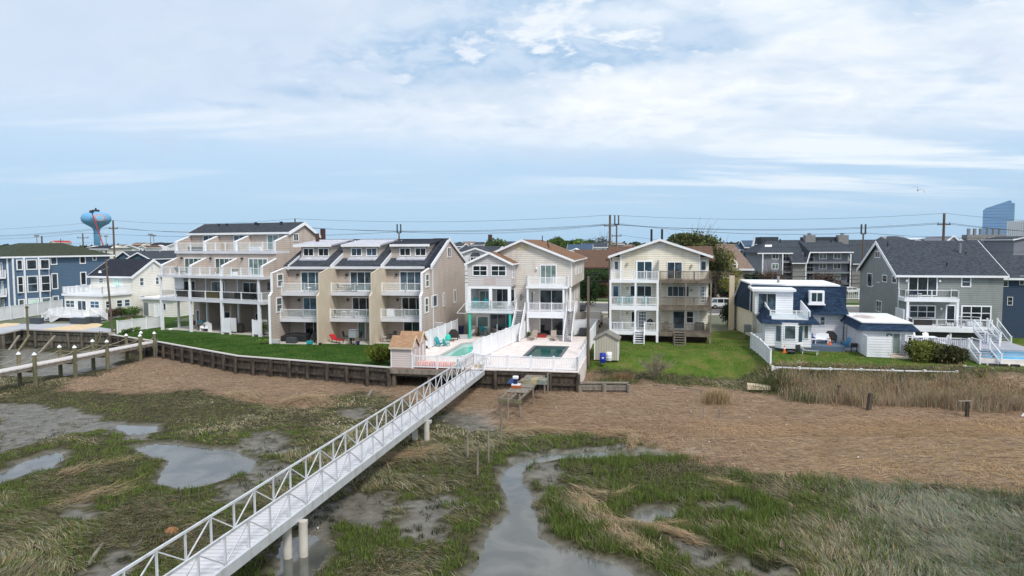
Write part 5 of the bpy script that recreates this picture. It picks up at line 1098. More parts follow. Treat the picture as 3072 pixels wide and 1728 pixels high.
def broken_pier():
    fr=Fr(12,o=(-.95,49.8,0)); R=fr.thing('ruined_pier','small ruined grey plank pier on thin leaning posts in the brown thatch','pier')
    ex=Vector((2.45,9.0))  # to the far end
    def q(x,t,z): return (x+0.12*t,t,z)
    zt=-.32
    for i in range(22):
        t=2.0+i*.32
        if i in (5,): continue
        x0=-.1+random.uniform(-.06,.06); MB().box(x0+.05*t,1.5+.05*t+random.uniform(-.05,.08),t,t+.28,zt-.03,zt+.01).build('plank',WOOD,R)
    for x in (0.02,.75,1.45): MB().bar((x,-.1,zt-.12),(x+.45,9,zt-.12),.09,.15).build('beam',WOOD,R)
    MB().bar((-.15,-.05,zt-.2),(1.7,-.05,zt-.25),.1,.28).build('cross_beam',WOODG,R)
    for x,t,h in ((.02,.0,.05),(.8,-.7,.5),(1.5,.0,.3),(1.75,4.2,.0),(.35,4.5,0),(2.0,8.2,.1),(2.2,8.8,.4),(.5,8.6,0)):
        j=random.uniform(-.08,.08); MB().tube([(x+j,t,-2.3),(x,t,zt+h)],[.085,.07],7).build('post',WOOD,R)
    # skiff and outboard resting on it
    g=Fr(12,o=fr.w(.3,5.6,zt+.0)); S=g.thing('derelict_skiff','faded blue and grey upturned skiff wreck lying on the ruined pier','boat')
    mb=MB(); prof=[(0,.0,.1),(.8,.42,.45),(1.7,.5,.55),(2.4,.45,.5)]
    rings=[]
    for (x,w,h) in prof: rings.append([(x,-w,0.02),(x,-w*.8,h*.7),(x,0,h),(x,w*.8,h*.7),(x,w,0.02)])
    for a,b in zip(rings,rings[1:]):
        for k in range(4): mb.poly([a[k],a[k+1],b[k+1],b[k]])
    mb.poly(rings[-1]); mb.build('hull',mat('faded_hull_paint',(.13,.16,.15),.7,col2=(.33,.27,.15),scale=1.6,lo=.45,hi=.55),S)
    MB().prism([(-.9,-.5,.02),(-.1,-.55,.02),(-.05,-.3,.7),(-.6,-.25,.35)],(0,.08,0)).build('blue_tarp',mat('blue_tarp',(.02,.07,.2),.6),S)
    g=Fr(12,o=fr.w(.35,3.6,zt)); M_=g.thing('outboard_motor','white and navy outboard motor standing on an orange base on the ruined pier','outboard motor')
    MB().box(-.2,.55,-.25,.2,.01,.22).build('base',mat('rusty_orange',(.42,.10,.02),.6),M_,bevel=.04); MB().box(-.18,.5,-.22,.18,.225,.32).build('tray',TRIM,M_); MB().box(-.05,.25,-.13,.13,.325,.7).build('leg',NAVYP,M_,bevel=.03); MB().box(-.1,.34,-.17,.17,.71,.95).build('cowl',TRIM,M_,bevel=.06)
broken_pier()
# weathered posts in the marsh
def stake(c,x,y,topy,label,r=.07,z=-1.85,lean=0,m=WOOD,group=None):
    g=gp(c,x,y,z); t=gy(c,x+lean,topy,g[1]); fr=Fr(0,o=(g[0],g[1],z)); n=MB().tube([(0,0,-.4),(0,0,0),(t[0]-g[0],0,t[2]-z)],[r*1.1,r,r*.85],7); return solo(fr,n,'wooden_stake' if r<.1 else 'old_piling',m,label,'stake' if r<.1 else 'piling',group)
stake('r',5,740,565,'leaning pale stake left of the creek bend, farthest left of the stakes'); stake('r',130,770,570,'tall dark stake left of the creek bend behind a grass tussock',.06); stake('r',65,845,680,'short white-topped stake nearest the camera left of the creek',.06); stake('r',205,640,480,'pale stake standing in front of the ruined pier leg',.08,lean=4)
stake('r',1415,520,445,'left one of two thin stakes standing alone in the brown thatch',.05); stake('r',1508,520,448,'right one of two thin stakes standing alone in the brown thatch',.05)
stake('r',1400,380,335,'short grey stub post left of the dry reed clump',.08,-1.7); stake('r',1485,400,340,'dark stub post inside the dry reed clump',.09,-1.7,m=WOODD)
stake('s',618,410,310,'leaning dark piling stub at the left part of the reed bed',.14,-1.7,lean=14,m=WOODD); stake('s',808,460,360,'thick dark piling stub in front of the reed bed centre',.2,-1.7,lean=12,m=WOODD); stake('s',720,310,270,'dark post top showing among the reeds',.13,-1.3,m=WOODD); 
g=gp('s',1395,500,-1.7); fr=Fr(0,o=g); T=fr.thing('timber_post_with_board','upright dark post with a pale board on top in front of the reeds at right','post'); MB().box(-.1,.1,-.1,.1,-.3,1.15).build('post',WOODD,T); MB().box(-.65,.4,-.1,.12,1.155,1.2).build('board',WOOD,T)
g=gp('s',1722,500,-1.7); solo(Fr(0,o=g),MB().bar((0,0,.05),(.9,.2,.75),.1,.08),'striped_pole',mat('red_white_paint',(.75,.72,.7),.6,col2=(.6,.04,.03),scale=1.2,lo=.49,hi=.51),'short red and white pole lying tilted at the right edge','pole')
g=gp('s',145,335,-1.62); m_=MB(); m_.prism([(-.95,-.2,.02),(.9,-.45,.02),(1.0,-.4,.3),(.2,-.38,.36),(-.9,-.15,.42)],(.15,.7,.06)); solo(Fr(0,o=g),m_,'foam_block',mat('dirty_cream_foam',(.62,.55,.42),.9,col2=(.50,.38,.25),scale=2),'broken cream dock foam block lying left of the reeds','foam block')
def log(c,x,y,x2,y2,label,r=.1,z=-1.75):
    a=gp(c,x,y,z); b=gp(c,x2,y2,z); solo(Fr(0,o=a),MB().tube([(0,0,.06),((b[0]-a[0])*.5,(b[1]-a[1])*.5,.12),(b[0]-a[0],b[1]-a[1],.1)],[r,r*.9,r*.6],7),'driftwood',WOOD,label,'driftwood')
log('p',495,1395,575,1280,'dark driftwood branch in the mud at lower left',.09,-1.9); log('r',1110,312,1175,320,'short pale drift board on the thatch below the lawn',.06); log('r',1245,325,1400,345,'long pale drift pole on the thatch below the lawn',.05); log('q',670,380,700,340,'upright broken stump left of the gangway on brown thatch',.14)
g=gp('q',755,290,-1.75); tr=MB(); R_=.38
for i in range(20):
    a0,a1=2*math.pi*i/20,2*math.pi*(i+1)/20
    tr.tube([(R_*math.cos(a0),R_*math.sin(a0),.13),(R_*math.cos(a1),R_*math.sin(a1),.13)],.13,7,cap=False)
solo(Fr(0,o=g),tr,'car_tyre',BLACK,'old black tyre lying at the foot of the dark bulkhead','tyre',smooth=True)
g=gp('p',960,1200,-1.85); solo(Fr(0,o=g),MB().lathe((0,0,0),[(.28,-.1),(.31,.05),(.2,.15),(.05,.18)],9),'rusty_float',mat('rust_orange',(.36,.17,.06),.8,col2=(.22,.1,.05),scale=4),'rust orange float lying in the mud left of the gangway','float')
# small white shells and litter are stuff
lm=MB()
for i in range(45):
    x=random.uniform(-25,36); y=random.uniform(30,60); z=float(height(np.array([x]),np.array([y]))[0]); s_=random.uniform(.02,.045); lm.box(x-s_,x+s_,y-s_*.6,y+s_*.6,z,z+.06)
tag(lm.build('shell_litter',TRIM),None,None,None,'stuff')
# ================================================================== fences, sheds and furniture
def panel_fence(fr,pts,h,label,z=0.,step=2.3,picket=False,group=None,m=VINYL,bal=.14,lift=.06):
    R=fr.thing('fence',label,'fence',group); mb=MB()
    P=[Vector((p[0],p[1],p[2] if len(p)>2 else z)) for p in pts]
    for a,b in zip(P,P[1:]):
        L=(b-a).length; n=max(1,round(L/step))
        for i in range(n+(1 if b is P[-1] else 0)):
            c=a.lerp(b,i/n); pm=MB().box(c.x-.07,c.x+.07,c.y-.07,c.y+.07,c.z-.1,c.z+h+.08); pm.box(c.x-.095,c.x+.095,c.y-.095,c.y+.095,c.z+h+.081,c.z+h+.13); pm.build('post',m,R)
        up=Vector((0,0,1))
        if picket:
            mb.bar(a+up*h,b+up*h,.09,.08); mb.bar(a+up*.16,b+up*.16,.06,.09); k=int(L/bal)
            for i in range(1,k): c=a.lerp(b,i/k); mb.bar(c+up*.2,c+up*(h-.04),.045)
        else:
            mb.bar(a+up*(h/2+lift),b+up*(h/2+lift),.04,h-.08); mb.bar(a+up*h,b+up*h,.1,.1); mb.bar(a+up*(lift+.06),b+up*(lift+.06),.09,.12)
    mb.build('panels',m,R); return R
panel_fence(FC,[(-8.95,-20.2),(-8.85,-12),(-8.8,-4),(-8.75,1.0)],1.85,'tall white vinyl fence between the town houses and the green pool')
panel_fence(FC,[(-1.88,-18.0),(-1.9,-14.06),(-.25,-.05)],1.85,'tall white vinyl fence dividing the two pool terraces')
panel_fence(FC,[(-6.7,-21.2),(-2.15,-21.2)],1.12,'white picket railing in front of the pink float on the overhanging deck',z=-.01,picket=True,step=2.2,bal=.16)
panel_fence(FC,[(-2.1,-21.1),(-1.95,-18.1)],1.1,'short white picket gate run beside the green pool at the gangway',picket=True)
panel_fence(FC,[(-1.4,-19.3),(-.3,-20.2),(7.85,-20.15)],1.12,'long white picket railing along the front of the dark pool terrace',picket=True,step=2.05,bal=.15)
panel_fence(FC,[(7.85,-20.15),(7.9,-9.0)],1.15,'white picket railing on the right side of the dark pool terrace',picket=True,step=1.9)
panel_fence(FC,[(7.9,-8.9),(7.95,-2),(8.0,4.5)],1.8,'tall white fence at the right rear of the dark pool terrace',step=1.9)
panel_fence(FC,[(5.2,3.2),(8.0,4.5)],1.8,'short white fence behind the right-hand stair of the beige house',step=2)
solo(FC,MB().box(-1.3,-.6,-19.9,-19.4,0.01,.22),'wooden_block',mat('yellow_wood',(.5,.36,.16),.8),'yellow wooden block by the gangway end of the terrace','block')
p0=gp('o',330,600,0); p1=gp('o',700,950,-.35); W0F=Fr(0,o=(0,0,0))
fe_o=Fr(0,o=(p0[0],p0[1],0)); panel_fence(fe_o,[(0,0,0.),((p1[0]-p0[0])*.5,(p1[1]-p0[1])*.5,0),(p1[0]-p0[0],p1[1]-p0[1],-.35)],1.55,'white vinyl fence sloping down beside the mansard house lawn',step=1.75)
panel_fence(fe_o,[(.2,.3,0),(1.3,.1,0)],1.5,'short white return fence beside the white siding of the mansard house')
a=gp('o',1250,1060,-.55); fr=Fr(0,o=(a[0],a[1],-.75)); panel_fence(fr,[(-2.2,.6,0),(0,0,0),(12.6,-2.2,0)],.62,'low white vinyl fence mostly hidden behind the reeds',step=2.4)
a=gp('k',935,1110,-.3); fr=Fr(0,o=(a[0],a[1],-.75)); panel_fence(fr,[(0,0,0),(1.9,-.9,-.1)],.75,'short white fence stub at the foot of the round bush')
# left lot fences
fr=FG; panel_fence(Fr(0,o=gp('a',-40,1325,0)),[(0,0,0),(gp('a',680,1215,0)[0]-gp('a',-40,1325,0)[0],gp('a',680,1215,0)[1]-gp('a',-40,1325,0)[1],0)],2.0,'long tall white fence between the blue house and the paved lot',step=3)
a=gp('a',1280,1449,0); b=gp('a',1745,1385,0); panel_fence(Fr(0,o=a),[(0,0,0),(b[0]-a[0],b[1]-a[1],0)],1.5,'white vinyl fence at the left end of the green lawn',step=2.4)
def shed(fr,x,y,w,d,h,rh,label,wallm,roofm,doors=True,ridge='x',z=0):
    g=sub(fr,x,y,z); R=g.thing('garden_shed',label,'shed'); o=.14
    if ridge=='x':
        MB().yz([(0,0),(0,h),(d/2,h+rh),(d,h),(d,0)],0,w).build('wall',wallm,R); MB().yz([(-o,h-.08),(d/2,h+rh),(d+o,h-.08),(d+o,h+.02),(d/2,h+rh+.1),(-o,h+.02)],-o,w+o).build('roof',roofm,R)
        mb=MB(); mb.yz([(-o,h-.17),(d/2,h+rh-.09),(d/2,h+rh+.11),(-o,h+.03)],w+o+.003,w+o+.05).yz([(d/2,h+rh-.09),(d+o,h-.17),(d+o,h+.03),(d/2,h+rh+.11)],w+o+.003,w+o+.05).box(-o,w+o,-o-.05,-o-.003,h-.18,h); mb.build('trim',STUC,R)
        MB().box(0-.02,.06,-.02,.06,0,h-.1).box(w-.06,w+.02,-.02,.06,0,h-.1).build('corner_board',TRIM,R)
        if doors: win(R,'R',w+.003,d*.3,d*.72,.05,h-.1,door=True,cols=2,g=TRIM,name='door',t=.07,m=mat('shed_door_trim',(.45,.36,.34),.7))
    else:
        MB().xz([(0,0),(0,h),(w/2,h+rh),(w,h),(w,0)],0,d).build('wall',wallm,R); MB().xz([(-o,h-.08),(w/2,h+rh),(w+o,h-.08),(w+o,h+.03),(w/2,h+rh+.11),(-o,h+.03)],-o,d+o).build('roof',roofm,R)
        MB().box(0-.02,.08,-.03,.06,0,h-.05).box(w-.08,w+.02,-.03,.06,0,h-.05).build('corner_board',TRIM,R)
    return R
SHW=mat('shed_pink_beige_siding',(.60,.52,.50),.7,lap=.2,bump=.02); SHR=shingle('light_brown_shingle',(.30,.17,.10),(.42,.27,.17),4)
shed(FC,-8.75,-21.15,1.95,1.75,1.85,.85,'front one of two small pinkish sheds with brown roofs on the overhanging deck',SHW,SHR)
shed(FC,-8.9,-18.6,1.95,1.9,1.9,.85,'rear one of two small pinkish sheds with brown roofs, half hidden by the front one',SHW,SHR)
BATB=mat('olive_batten_siding',(.45,.425,.34),.8,lap=.25,lapdir=0,bump=.02)
g=Fr(12,o=gp('e',95,1215,-.45)); S=shed(g,0,0,2.35,2.6,2.0,.62,'pale olive board shed with a grey roof beside the lawn',BATB,mat('grey_shed_shingle',(.16,.15,.13),.95,col2=(.24,.225,.2),scale=4),ridge='y')
def barrel(o,label,m,h=.92,r=.3):
    R=Fr(0,o=o).thing('barrel',label,'barrel'); MB().tube([(0,0,0),(0,0,.03),(0,0,h*.33),(0,0,h*.36),(0,0,h*.39),(0,0,h*.64),(0,0,h*.67),(0,0,h*.7),(0,0,h*.97),(0,0,h)],[r*.93,r,r,r*1.05,r,r,r*1.05,r,r,r*.92],16).build('body',m,R,smooth=True); MB().tube([(0,0,h),(0,0,h+.02)],r*.8,14).build('lid',m,R)
    MB().box(-.11,.08,-r-.012,-r+.02,h*.5,h*.62).build('sticker',TRIM,R)
barrel(gp('e',168,1240,-.5),'blue plastic barrel standing in front of the olive shed',BLUEP); barrel(gp('e',223,1222,-.5),'white plastic barrel standing in front of the olive shed',TRIM,.85)
# furniture makers -------------------------------------------------------------
def adirondack(fr,x,y,z,rot,label,m,group=None,s=1.):
    g=sub(fr,x,y,z,-rot); R=g.thing('adirondack_chair',label,'chair',group)
    MB().prism([(-.27*s,-.28*s,.36*s),(.27*s,-.28*s,.36*s),(.27*s,.25*s,.24*s),(-.27*s,.25*s,.24*s)],(0,0,.03)).build('seat',m,R)
    b=MB()
    for i in range(5): q=(i-2)*.11*s; b.prism([(q-.048*s,.2*s,.24*s),(q+.048*s,.2*s,.24*s),(q+.048*s,.52*s,(1.02-abs(i-2)*.05)*s),(q-.048*s,.52*s,(1.02-abs(i-2)*.05)*s)],(0,.025,0.01))
    b.build('backrest',m,R)
    for sx in (-1,1):
        MB().box(sx*.29*s-.03,sx*.29*s+.03,-.32*s,-.24*s,0,.55*s).build('leg',m,R); MB().bar((sx*.29*s,.5*s,0.03),(sx*.29*s,-.2*s,.36*s),.03,.12*s).build('leg',m,R); MB().box(sx*.31*s-.07,sx*.31*s+.07,-.36*s,.38*s,.55*s,.58*s).build('armrest',m,R)
    return R
def lounger(fr,x,y,z,rot,label,m,frame=None,group=None,solid=False,back=.62):
    g=sub(fr,x,y,z,-rot); R=g.thing('sun_lounger',label,'sun lounger',group); frame=frame or m; h=.32
    if solid: MB().box(-.33,.33,-.95,.35,.0,.3).build('base',m,R,bevel=.04); h=.31
    MB().box(-.32,.32,-.95,.4,h,h+.09).build('seat',m,R,bevel=.02); MB().prism([(-.32,.4,h),(.32,.4,h),(.32,.95,h+back),(-.32,.95,h+back)],(0,-.06,.07)).build('backrest',m,R)
    if not solid:
        for sx in (-1,1):
            for yy in (-.85,.45): MB().box(sx*.29-.025,sx*.29+.025,yy-.025,yy+.025,0,h).build('leg',frame,R)
    return R
def grill(fr,x,y,z,rot,label,m=DARK):
    g=sub(fr,x,y,z,-rot); R=g.thing('covered_grill',label,'grill'); 
    MB().prism([(-.55,-.3,.25),(.55,-.3,.25),(.6,-.3,.75),(.42,-.28,1.0),(.25,-.22,1.2),(-.25,-.22,1.2),(-.42,-.28,1.0),(-.6,-.3,.75)],(0,.6,0)).build('cover',m,R,bevel=.06)
    for sx in (-1,1):
        for sy in (-.2,.2): MB().box(sx*.45-.03,sx*.45+.03,sy-.03,sy+.03,0,.26).build('leg',METD,R)
        MB().tube([(sx*.45-.03,.2,.09),(sx*.45+.03,.2,.09)],.09,10).build('wheel',BLACK,R)
def potplant(fr,x,y,z,label,potm=TRIM,r=.22,h=.38,leaf=(.10,.16,.04),lh=.3):
    g=sub(fr,x,y,z); R=g.thing('potted_plant',label,'potted plant'); MB().tube([(0,0,0),(0,0,h)],[r*.75,r],12).build('pot',potm,R)
    MB().tube([(0,0,h),(0,0,h+.01)],r*.9,12).build('soil',BARK,R); leafball(R,[(0,0,h+lh*.5,r*1.1,lh*.6)],140,.09,leaf,name='foliage')
def leafball(parent,blobs,n,size,colr,name='foliage',jit=.25,m=None,seed=None,flat=1.0,inner=.35,label=None):
    """leaf-sized faces spread through ellipsoid clumps: (x,y,z,r,rz)"""
    rg=np.random.default_rng(seed if seed is not None else random.randint(0,99999)); vol=np.array([b[3]**2*b[4] for b in blobs])**.75; w=vol/vol.sum(); k=rg.choice(len(blobs),n,p=w); B=np.array(blobs)[k]
    d=rg.normal(size=(n,3)); d/=np.linalg.norm(d,axis=1)[:,None]; rad=rg.uniform(inner,1.,n)**.5*(1+rg.normal(0,.07,n)); c=np.stack([B[:,0]+d[:,0]*B[:,3]*rad,B[:,1]+d[:,1]*B[:,3]*rad,B[:,2]+d[:,2]*B[:,4]*rad],1)
    nrm=d*.6+rg.normal(0,.6,(n,3)); nrm/=np.linalg.norm(nrm,axis=1)[:,None]; t=np.cross(nrm,rg.normal(size=(n,3))); t/=np.linalg.norm(t,axis=1)[:,None]; bt=np.cross(nrm,t); s=(size*rg.uniform(.6,1.4,n))[:,None]
    V=np.empty((n,4,3)); V[:,0]=c-t*s; V[:,1]=c+bt*s*.55*flat; V[:,2]=c+t*s; V[:,3]=c-bt*s*.55*flat
    me=bpy.data.meshes.new(name); me.vertices.add(n*4); me.vertices.foreach_set('co',V.ravel()); me.loops.add(n*4); me.loops.foreach_set('vertex_index',np.arange(n*4,dtype=np.int32)); me.polygons.add(n); me.polygons.foreach_set('loop_start',np.arange(n)*4); me.update()
    hue=rg.normal(0,jit,len(blobs))[k]; base=np.array(colr)[None,:]*(1+hue[:,None]*.8+rg.normal(0,jit*.6,(n,1))); cols=np.clip(np.concatenate([base,np.ones((n,1))],1),.004,1.); ca=me.color_attributes.new('blade_colour','FLOAT_COLOR','POINT'); ca.data.foreach_set('color',np.repeat(cols,4,0).ravel().astype(np.float32))
    me.materials.append(m or BLADEM); o=bpy.data.objects.new(name,me); SC.collection.objects.link(o); o.parent=parent
    if label: o['label']=label
    return o
def shrub(o,label,r,h,colr,n=900,size=.09,name='shrub',cat='shrub',k=7,group=None,stem=True,inner=.35):
    R=Fr(0,o=o).thing(name,label,cat,group); bl=[(random.uniform(-.55,.55)*r,random.uniform(-.5,.5)*r,h*random.uniform(.4,.72),r*random.uniform(.4,.6),h*random.uniform(.28,.4)) for _ in range(k)]; bl.append((0,0,h*.45,r*.7,h*.42)); leafball(R,bl,n,size,colr,inner=inner)
    if stem:
        mb=MB(); 
        for i in range(4): a=random.uniform(0,6.28); mb.tube([(0,0,-.1),(math.cos(a)*r*.25,math.sin(a)*r*.25,h*.35),(math.cos(a)*r*.5,math.sin(a)*r*.5,h*.65)],[.04,.03,.01],5)
        mb.build('stems',BARK,R)
    return R
def tree(o,label,h,cr,colr,n=4000,size=.22,trunk=.2,k=16,name='tree',group=None,base=.35,top=1.0,inner=.3,jit=.3,seed=None,bare=0):
    R=Fr(0,o=o).thing(name,label,'tree',group); rg=random.Random(seed if seed is not None else label); bl=[]; lim=MB()
    tm=MB(); tm.tube([(0,0,-.3),(rg.uniform(-.1,.1),0,h*.3),(rg.uniform(-.3,.3),rg.uniform(-.2,.2),h*.6),(rg.uniform(-.3,.3),0,h*.86)],[trunk,trunk*.75,trunk*.4,trunk*.12],8); 
    for i in range(k):
        a=i*2.4+rg.uniform(-.5,.5); t=(i+.5)/k; zz=h*(base+(top-base)*(.12+.78*t)); rr=cr*(1-.55*max(0,t-.45)/.55)*math.sqrt(rg.uniform(.15,1))*.8; x,y=math.cos(a)*rr,math.sin(a)*rr; bl.append((x,y,zz,cr*rg.uniform(.22,.40),h*(top-base)*rg.uniform(.11,.2))); tm.tube([(0,0,h*(base*.7+.35*t*(1-base))),(x*.55,y*.55,zz-h*.06),(x,y,zz)],[trunk*.35,trunk*.2,trunk*.06],5)
    tm.build('trunk',BARK,R); leafball(R,bl,n,size,colr,name='crown',inner=inner,jit=jit)
    if bare:
        bm_=MB()
        for i in range(bare):
            a=rg.uniform(0,6.28); e=rg.uniform(.3,1.3); s=Vector((0,0,h*rg.uniform(.4,.7))); q=s+Vector((math.cos(a)*math.cos(e),math.sin(a)*math.cos(e),math.sin(e)))*cr*rg.uniform(.6,1.25); bm_.tube([s,q],[.05,.012],4,cap=False)
        bm_.build('twigs',BARK,R)
    return R
def ctable(fr,x,y,z,label,m=METD,r=.45,h=.72,name='patio_table'):
    g=sub(fr,x,y,z); R=g.thing(name,label,'table'); MB().tube([(0,0,h-.03),(0,0,h)],r,18).build('tabletop',m,R)
    for a in (.7,2.3,3.9,5.5): MB().bar((math.cos(a)*r*.7,math.sin(a)*r*.7,0),(math.cos(a)*r*.5,math.sin(a)*r*.5,h-.03),.035).build('leg',m,R)
def chair(fr,x,y,z,rot,label,m=METD,sm=None,sh=.45,bh=.95,group=None,name='patio_chair',cat='chair'):
    g=sub(fr,x,y,z,-rot); R=g.thing(name,label,cat,group); MB().box(-.23,.23,-.23,.23,sh-.05,sh).build('seat',sm or m,R)
    if bh>sh: MB().prism([(-.23,.21,sh),(.23,.21,sh),(.21,.3,bh),(-.21,.3,bh)],(0,.035,0)).build('backrest',sm or m,R)
    for sx in (-1,1):
        for sy in (-1,1): MB().bar((sx*.24,sy*.24,0),(sx*.2,sy*.2,sh-.05),.035).build('leg',m,R)
    return R
# --- terrace of the green pool
adirondack(FC,-8.15,-8.3,.01,60,'turquoise adirondack chair by the white fence and the green pool',TEAL); adirondack(FC,-7.5,-7.9,.01,75,'second turquoise adirondack chair, smaller, holding a gnome by the green pool',TEAL,s=.75)
grill(FC,-8.0,-3.3,.01,20,'black covered barbecue grill by the white fence on the pool terrace'); solo(sub(FC,-8.5,-3.9,.01),MB().lathe((0,0,0),[(.3,0),(.36,.2),(.3,.55),(.1,.75)],12),'beach_ball_bag',TEALG,'round turquoise bag leaning beside the black grill','bag')
lounger(FC,-6.9,-1.6,.01,-55,'grey cushioned lounger beside the black grill',LGREYF,solid=True); solo(sub(FC,-7.9,-4.4,.01),MB().box(-.25,.25,-.12,.12,0,.18),'firewood_box',WOODB,'small brown box on the pavers in front of the grill','box')
potplant(FC,-8.35,-12.5,.01,'white pot with dry plant near the pink sheds',TRIM,.22,.4,(.20,.12,.07),.25); potplant(FC,-6.0,.2,.01,'low dark pot in front of the stone bar',DARKG,.25,.2,(.12,.08,.05),.15)
g=sub(FC,-8.55,2.0); R=g.thing('recycling_bin','dark blue recycling bin behind the grey lounger','bin'); MB().tube([(0,0,0),(0,0,.95)],[.27,.34],10).build('body',NAVYP,R); MB().tube([(0,0,.95),(0,0,1.02)],[.36,.33],10).build('lid',NAVYP,R)
g=sub(FC,-7.2,.9); R=g.thing('stone_bar','stacked stone outdoor bar counter under the turquoise post','bar counter'); MB().box(0,.95,0,1.2,0,1.0).build('base',STONE,R); MB().box(-.06,1.01,-.06,1.26,1.0,1.06).build('countertop',CONC,R)
for i,(dx,dy,l) in enumerate(((1.5,.5,'teal bar stool nearest the stone bar'),(1.7,1.1,'teal bar stool behind the first one at the stone bar'))): chair(FC,-7.2+dx,.5+dy,.01,30,l,TEAL,sh=.75,bh=1.1,name='bar_stool',cat='bar stool')
def sofa(fr,x,y,z,rot,label,m,w=1.0):
    g=sub(fr,x,y,z,-rot); R=g.thing('outdoor_sofa',label,'sofa'); MB().box(-w/2,w/2,-.4,.4,0,.3).build('base',m,R,bevel=.03); MB().box(-w/2+.03,w/2-.03,-.38,.3,.3,.45).build('seat_cushion',LGREYF,R,bevel=.03); MB().box(-w/2,w/2,.28,.42,.3,.85).build('backrest',m,R,bevel=.03)
sofa(FC,-4.4,.9,.01,-60,'low grey outdoor sofa under the porch wing, end on',TAUPE,1.6); sofa(FC,-2.9,1.1,.01,10,'grey outdoor armchair under the porch wing by the stair',TAUPE,.8)
tb=MB(); 
def torus(mb,c,R1,r,n=28,k=8,sx=1.,sy=1.,z0=None):
    b=len(mb.v)
    for i in range(n):
        a=2*math.pi*i/n
        for j in range(k):
            e=2*math.pi*j/k; rr=R1+r*math.cos(e); mb.v.append((c[0]+rr*math.cos(a)*sx,c[1]+rr*math.sin(a)*sy,c[2]+r*math.sin(e)))
    for i in range(n):
        for j in range(k): mb.f.append((b+i*k+j,b+((i+1)%n)*k+j,b+((i+1)%n)*k+(j+1)%k,b+i*k+(j+1)%k))
    return mb
g=sub(FC,-4.3,-20.55,-.01); R=g.thing('inflatable_float','large pink and orange ribbed inflatable float behind the picket railing','pool float')
for i in range(26):
    x=-2.05+i*.16; MB().tube([(x,-.45,.06),(x,-.4,.35),(x,0,.5),(x,.3,.3),(x,.32,.06)],.095,7).build('rib',PINKT if i%2 else (YELT if i%4==0 else mat('pale_pink_vinyl',(.90,.55,.52),.35)),R,smooth=True)
solo(sub(FC,-2.6,-20.9,-.01),MB().lathe((0,0,0),[(.2,0),(.22,.5),(.1,.62),(.14,.8),(.05,.95)],10),'pool_dispenser',mat('mint_plastic',(.45,.78,.70),.4),'mint green bottle-shaped pool toy by the gangway gate','pool toy')
for i,(x,y,l) in enumerate(((-3.3,-1.4,'white parasol pole standing by the green pool, nearer one'),(-1.7,.6,'white parasol pole standing by the left stair'))): solo(sub(FC,x,y),MB().tube([(0,0,0),(0,0,1.7)],.025,6),'parasol_pole',TRIM,l,'pole')
# porch level furniture of the wing
for i,(x,y,r,l) in enumerate(((-6.0,-1.0,0,'high teal adirondack chair at the left of the porch table'),(-4.6,-1.0,180,'high teal adirondack chair at the right of the porch table'))):
    R=adirondack(FC,x,y,3.36+.35,r,l,TEAL); 
    for sx in (-1,1): MB().box(sx*.29-.03,sx*.29+.03,-.32,-.24,-.35,0).build('leg',TEAL,R); MB().box(sx*.29-.03,sx*.29+.03,.4,.48,-.35,.1).build('leg',TEAL,R)
ctable(FC,-5.3,-.9,3.36,'round teal high table with white top on the wing porch',TEAL,.45,.95)
ctable(FC,-2.9,-1.2,3.36,'small low table on the right of the wing porch',CONC,.4,.45); sofa(FC,-2.4,.2,3.36,20,'pale sofa on the right of the wing porch',LGREYF,1.3)
# --- terrace of the dark pool
lounger(FC,.95,-1.6,.01,-12,'left one of two taupe sling loungers by the dark pool',TAUPE); lounger(FC,3.35,-1.5,.01,8,'right one of two taupe sling loungers by the dark pool',TAUPE)
potplant(FC,.25,-.45,.01,'dark pot with green plant beside the left taupe lounger',DARKG,.22,.35,(.06,.12,.03),.35); g=sub(FC,1.7,.5); R=g.thing('fire_table','low red and black fire table under the right porch','table'); MB().box(-.5,.5,-.3,.3,0,.45).build('base',mat('red_enamel',(.35,.03,.03),.5),R); MB().box(-.55,.55,-.35,.35,.45,.5).build('tabletop',METD,R)
solo(sub(FC,6.3,3.0,.01),MB().box(-.4,.4,-.4,.4,0,.9),'air_conditioner',DARKG,'dark boxy unit beside the right-hand stair of the beige house','air conditioner',bevel=.04)
# --- town house patios and balconies
lounger(FB,1.6,1.7,.06,60,'bright red cushioned chaise lounge under the middle balcony',RED,METD,back=.5); R=sub(FB,3.95,.9,.06).thing('air_conditioner','grey air conditioning unit raised on a stand beneath the middle balcony','air conditioner')
MB().box(-.42,.42,-.42,.42,.75,1.55).build('casing',mat('ac_casing',(.30,.33,.34),.5,lap=.1,lapdir=0,bump=.02),R,bevel=.03); MB().box(-.45,.45,-.45,.45,1.55,1.62).build('top_grille',METAL,R)
for sx in (-1,1): MB().box(sx*.4-.06,sx*.4+.06,-.4,.4,0,.74).build('stand',WOOD,R)
def darkset(x,y,label,lab2,stag):
    ctable(FB,x,y,.06,label,BLACK,.5,.9)
    for i,(dx,dy,r) in enumerate(((-.8,0,90),(.75,.1,-90),(0,.75,0))): chair(FB,x+dx,y+dy,.06,r,lab2[i],BLACK,LGREYF if (stag and i==0) else BLACK,sh=.6,bh=1.15)
darkset(2.9,3.0,'black patio table with flowers beneath the middle balcony',('black chair left of the flowered table below the middle balcony','black chair right of the flowered table below the middle balcony','black chair behind the flowered table below the middle balcony'),0)
darkset(7.6,3.0,'tall black bar table beneath the right-hand balcony',('cream-cushioned high chair left of the black bar table','black high chair right of the black bar table','black high chair behind the black bar table'),1)
leafball(Fr(0,o=FB.w(2.9,3.0,1.0)).thing('flower_bunch','white flowers in a bunch on the black patio table','flowers'),[(0,0,.15,.22,.15)],80,.05,(.6,.58,.5))
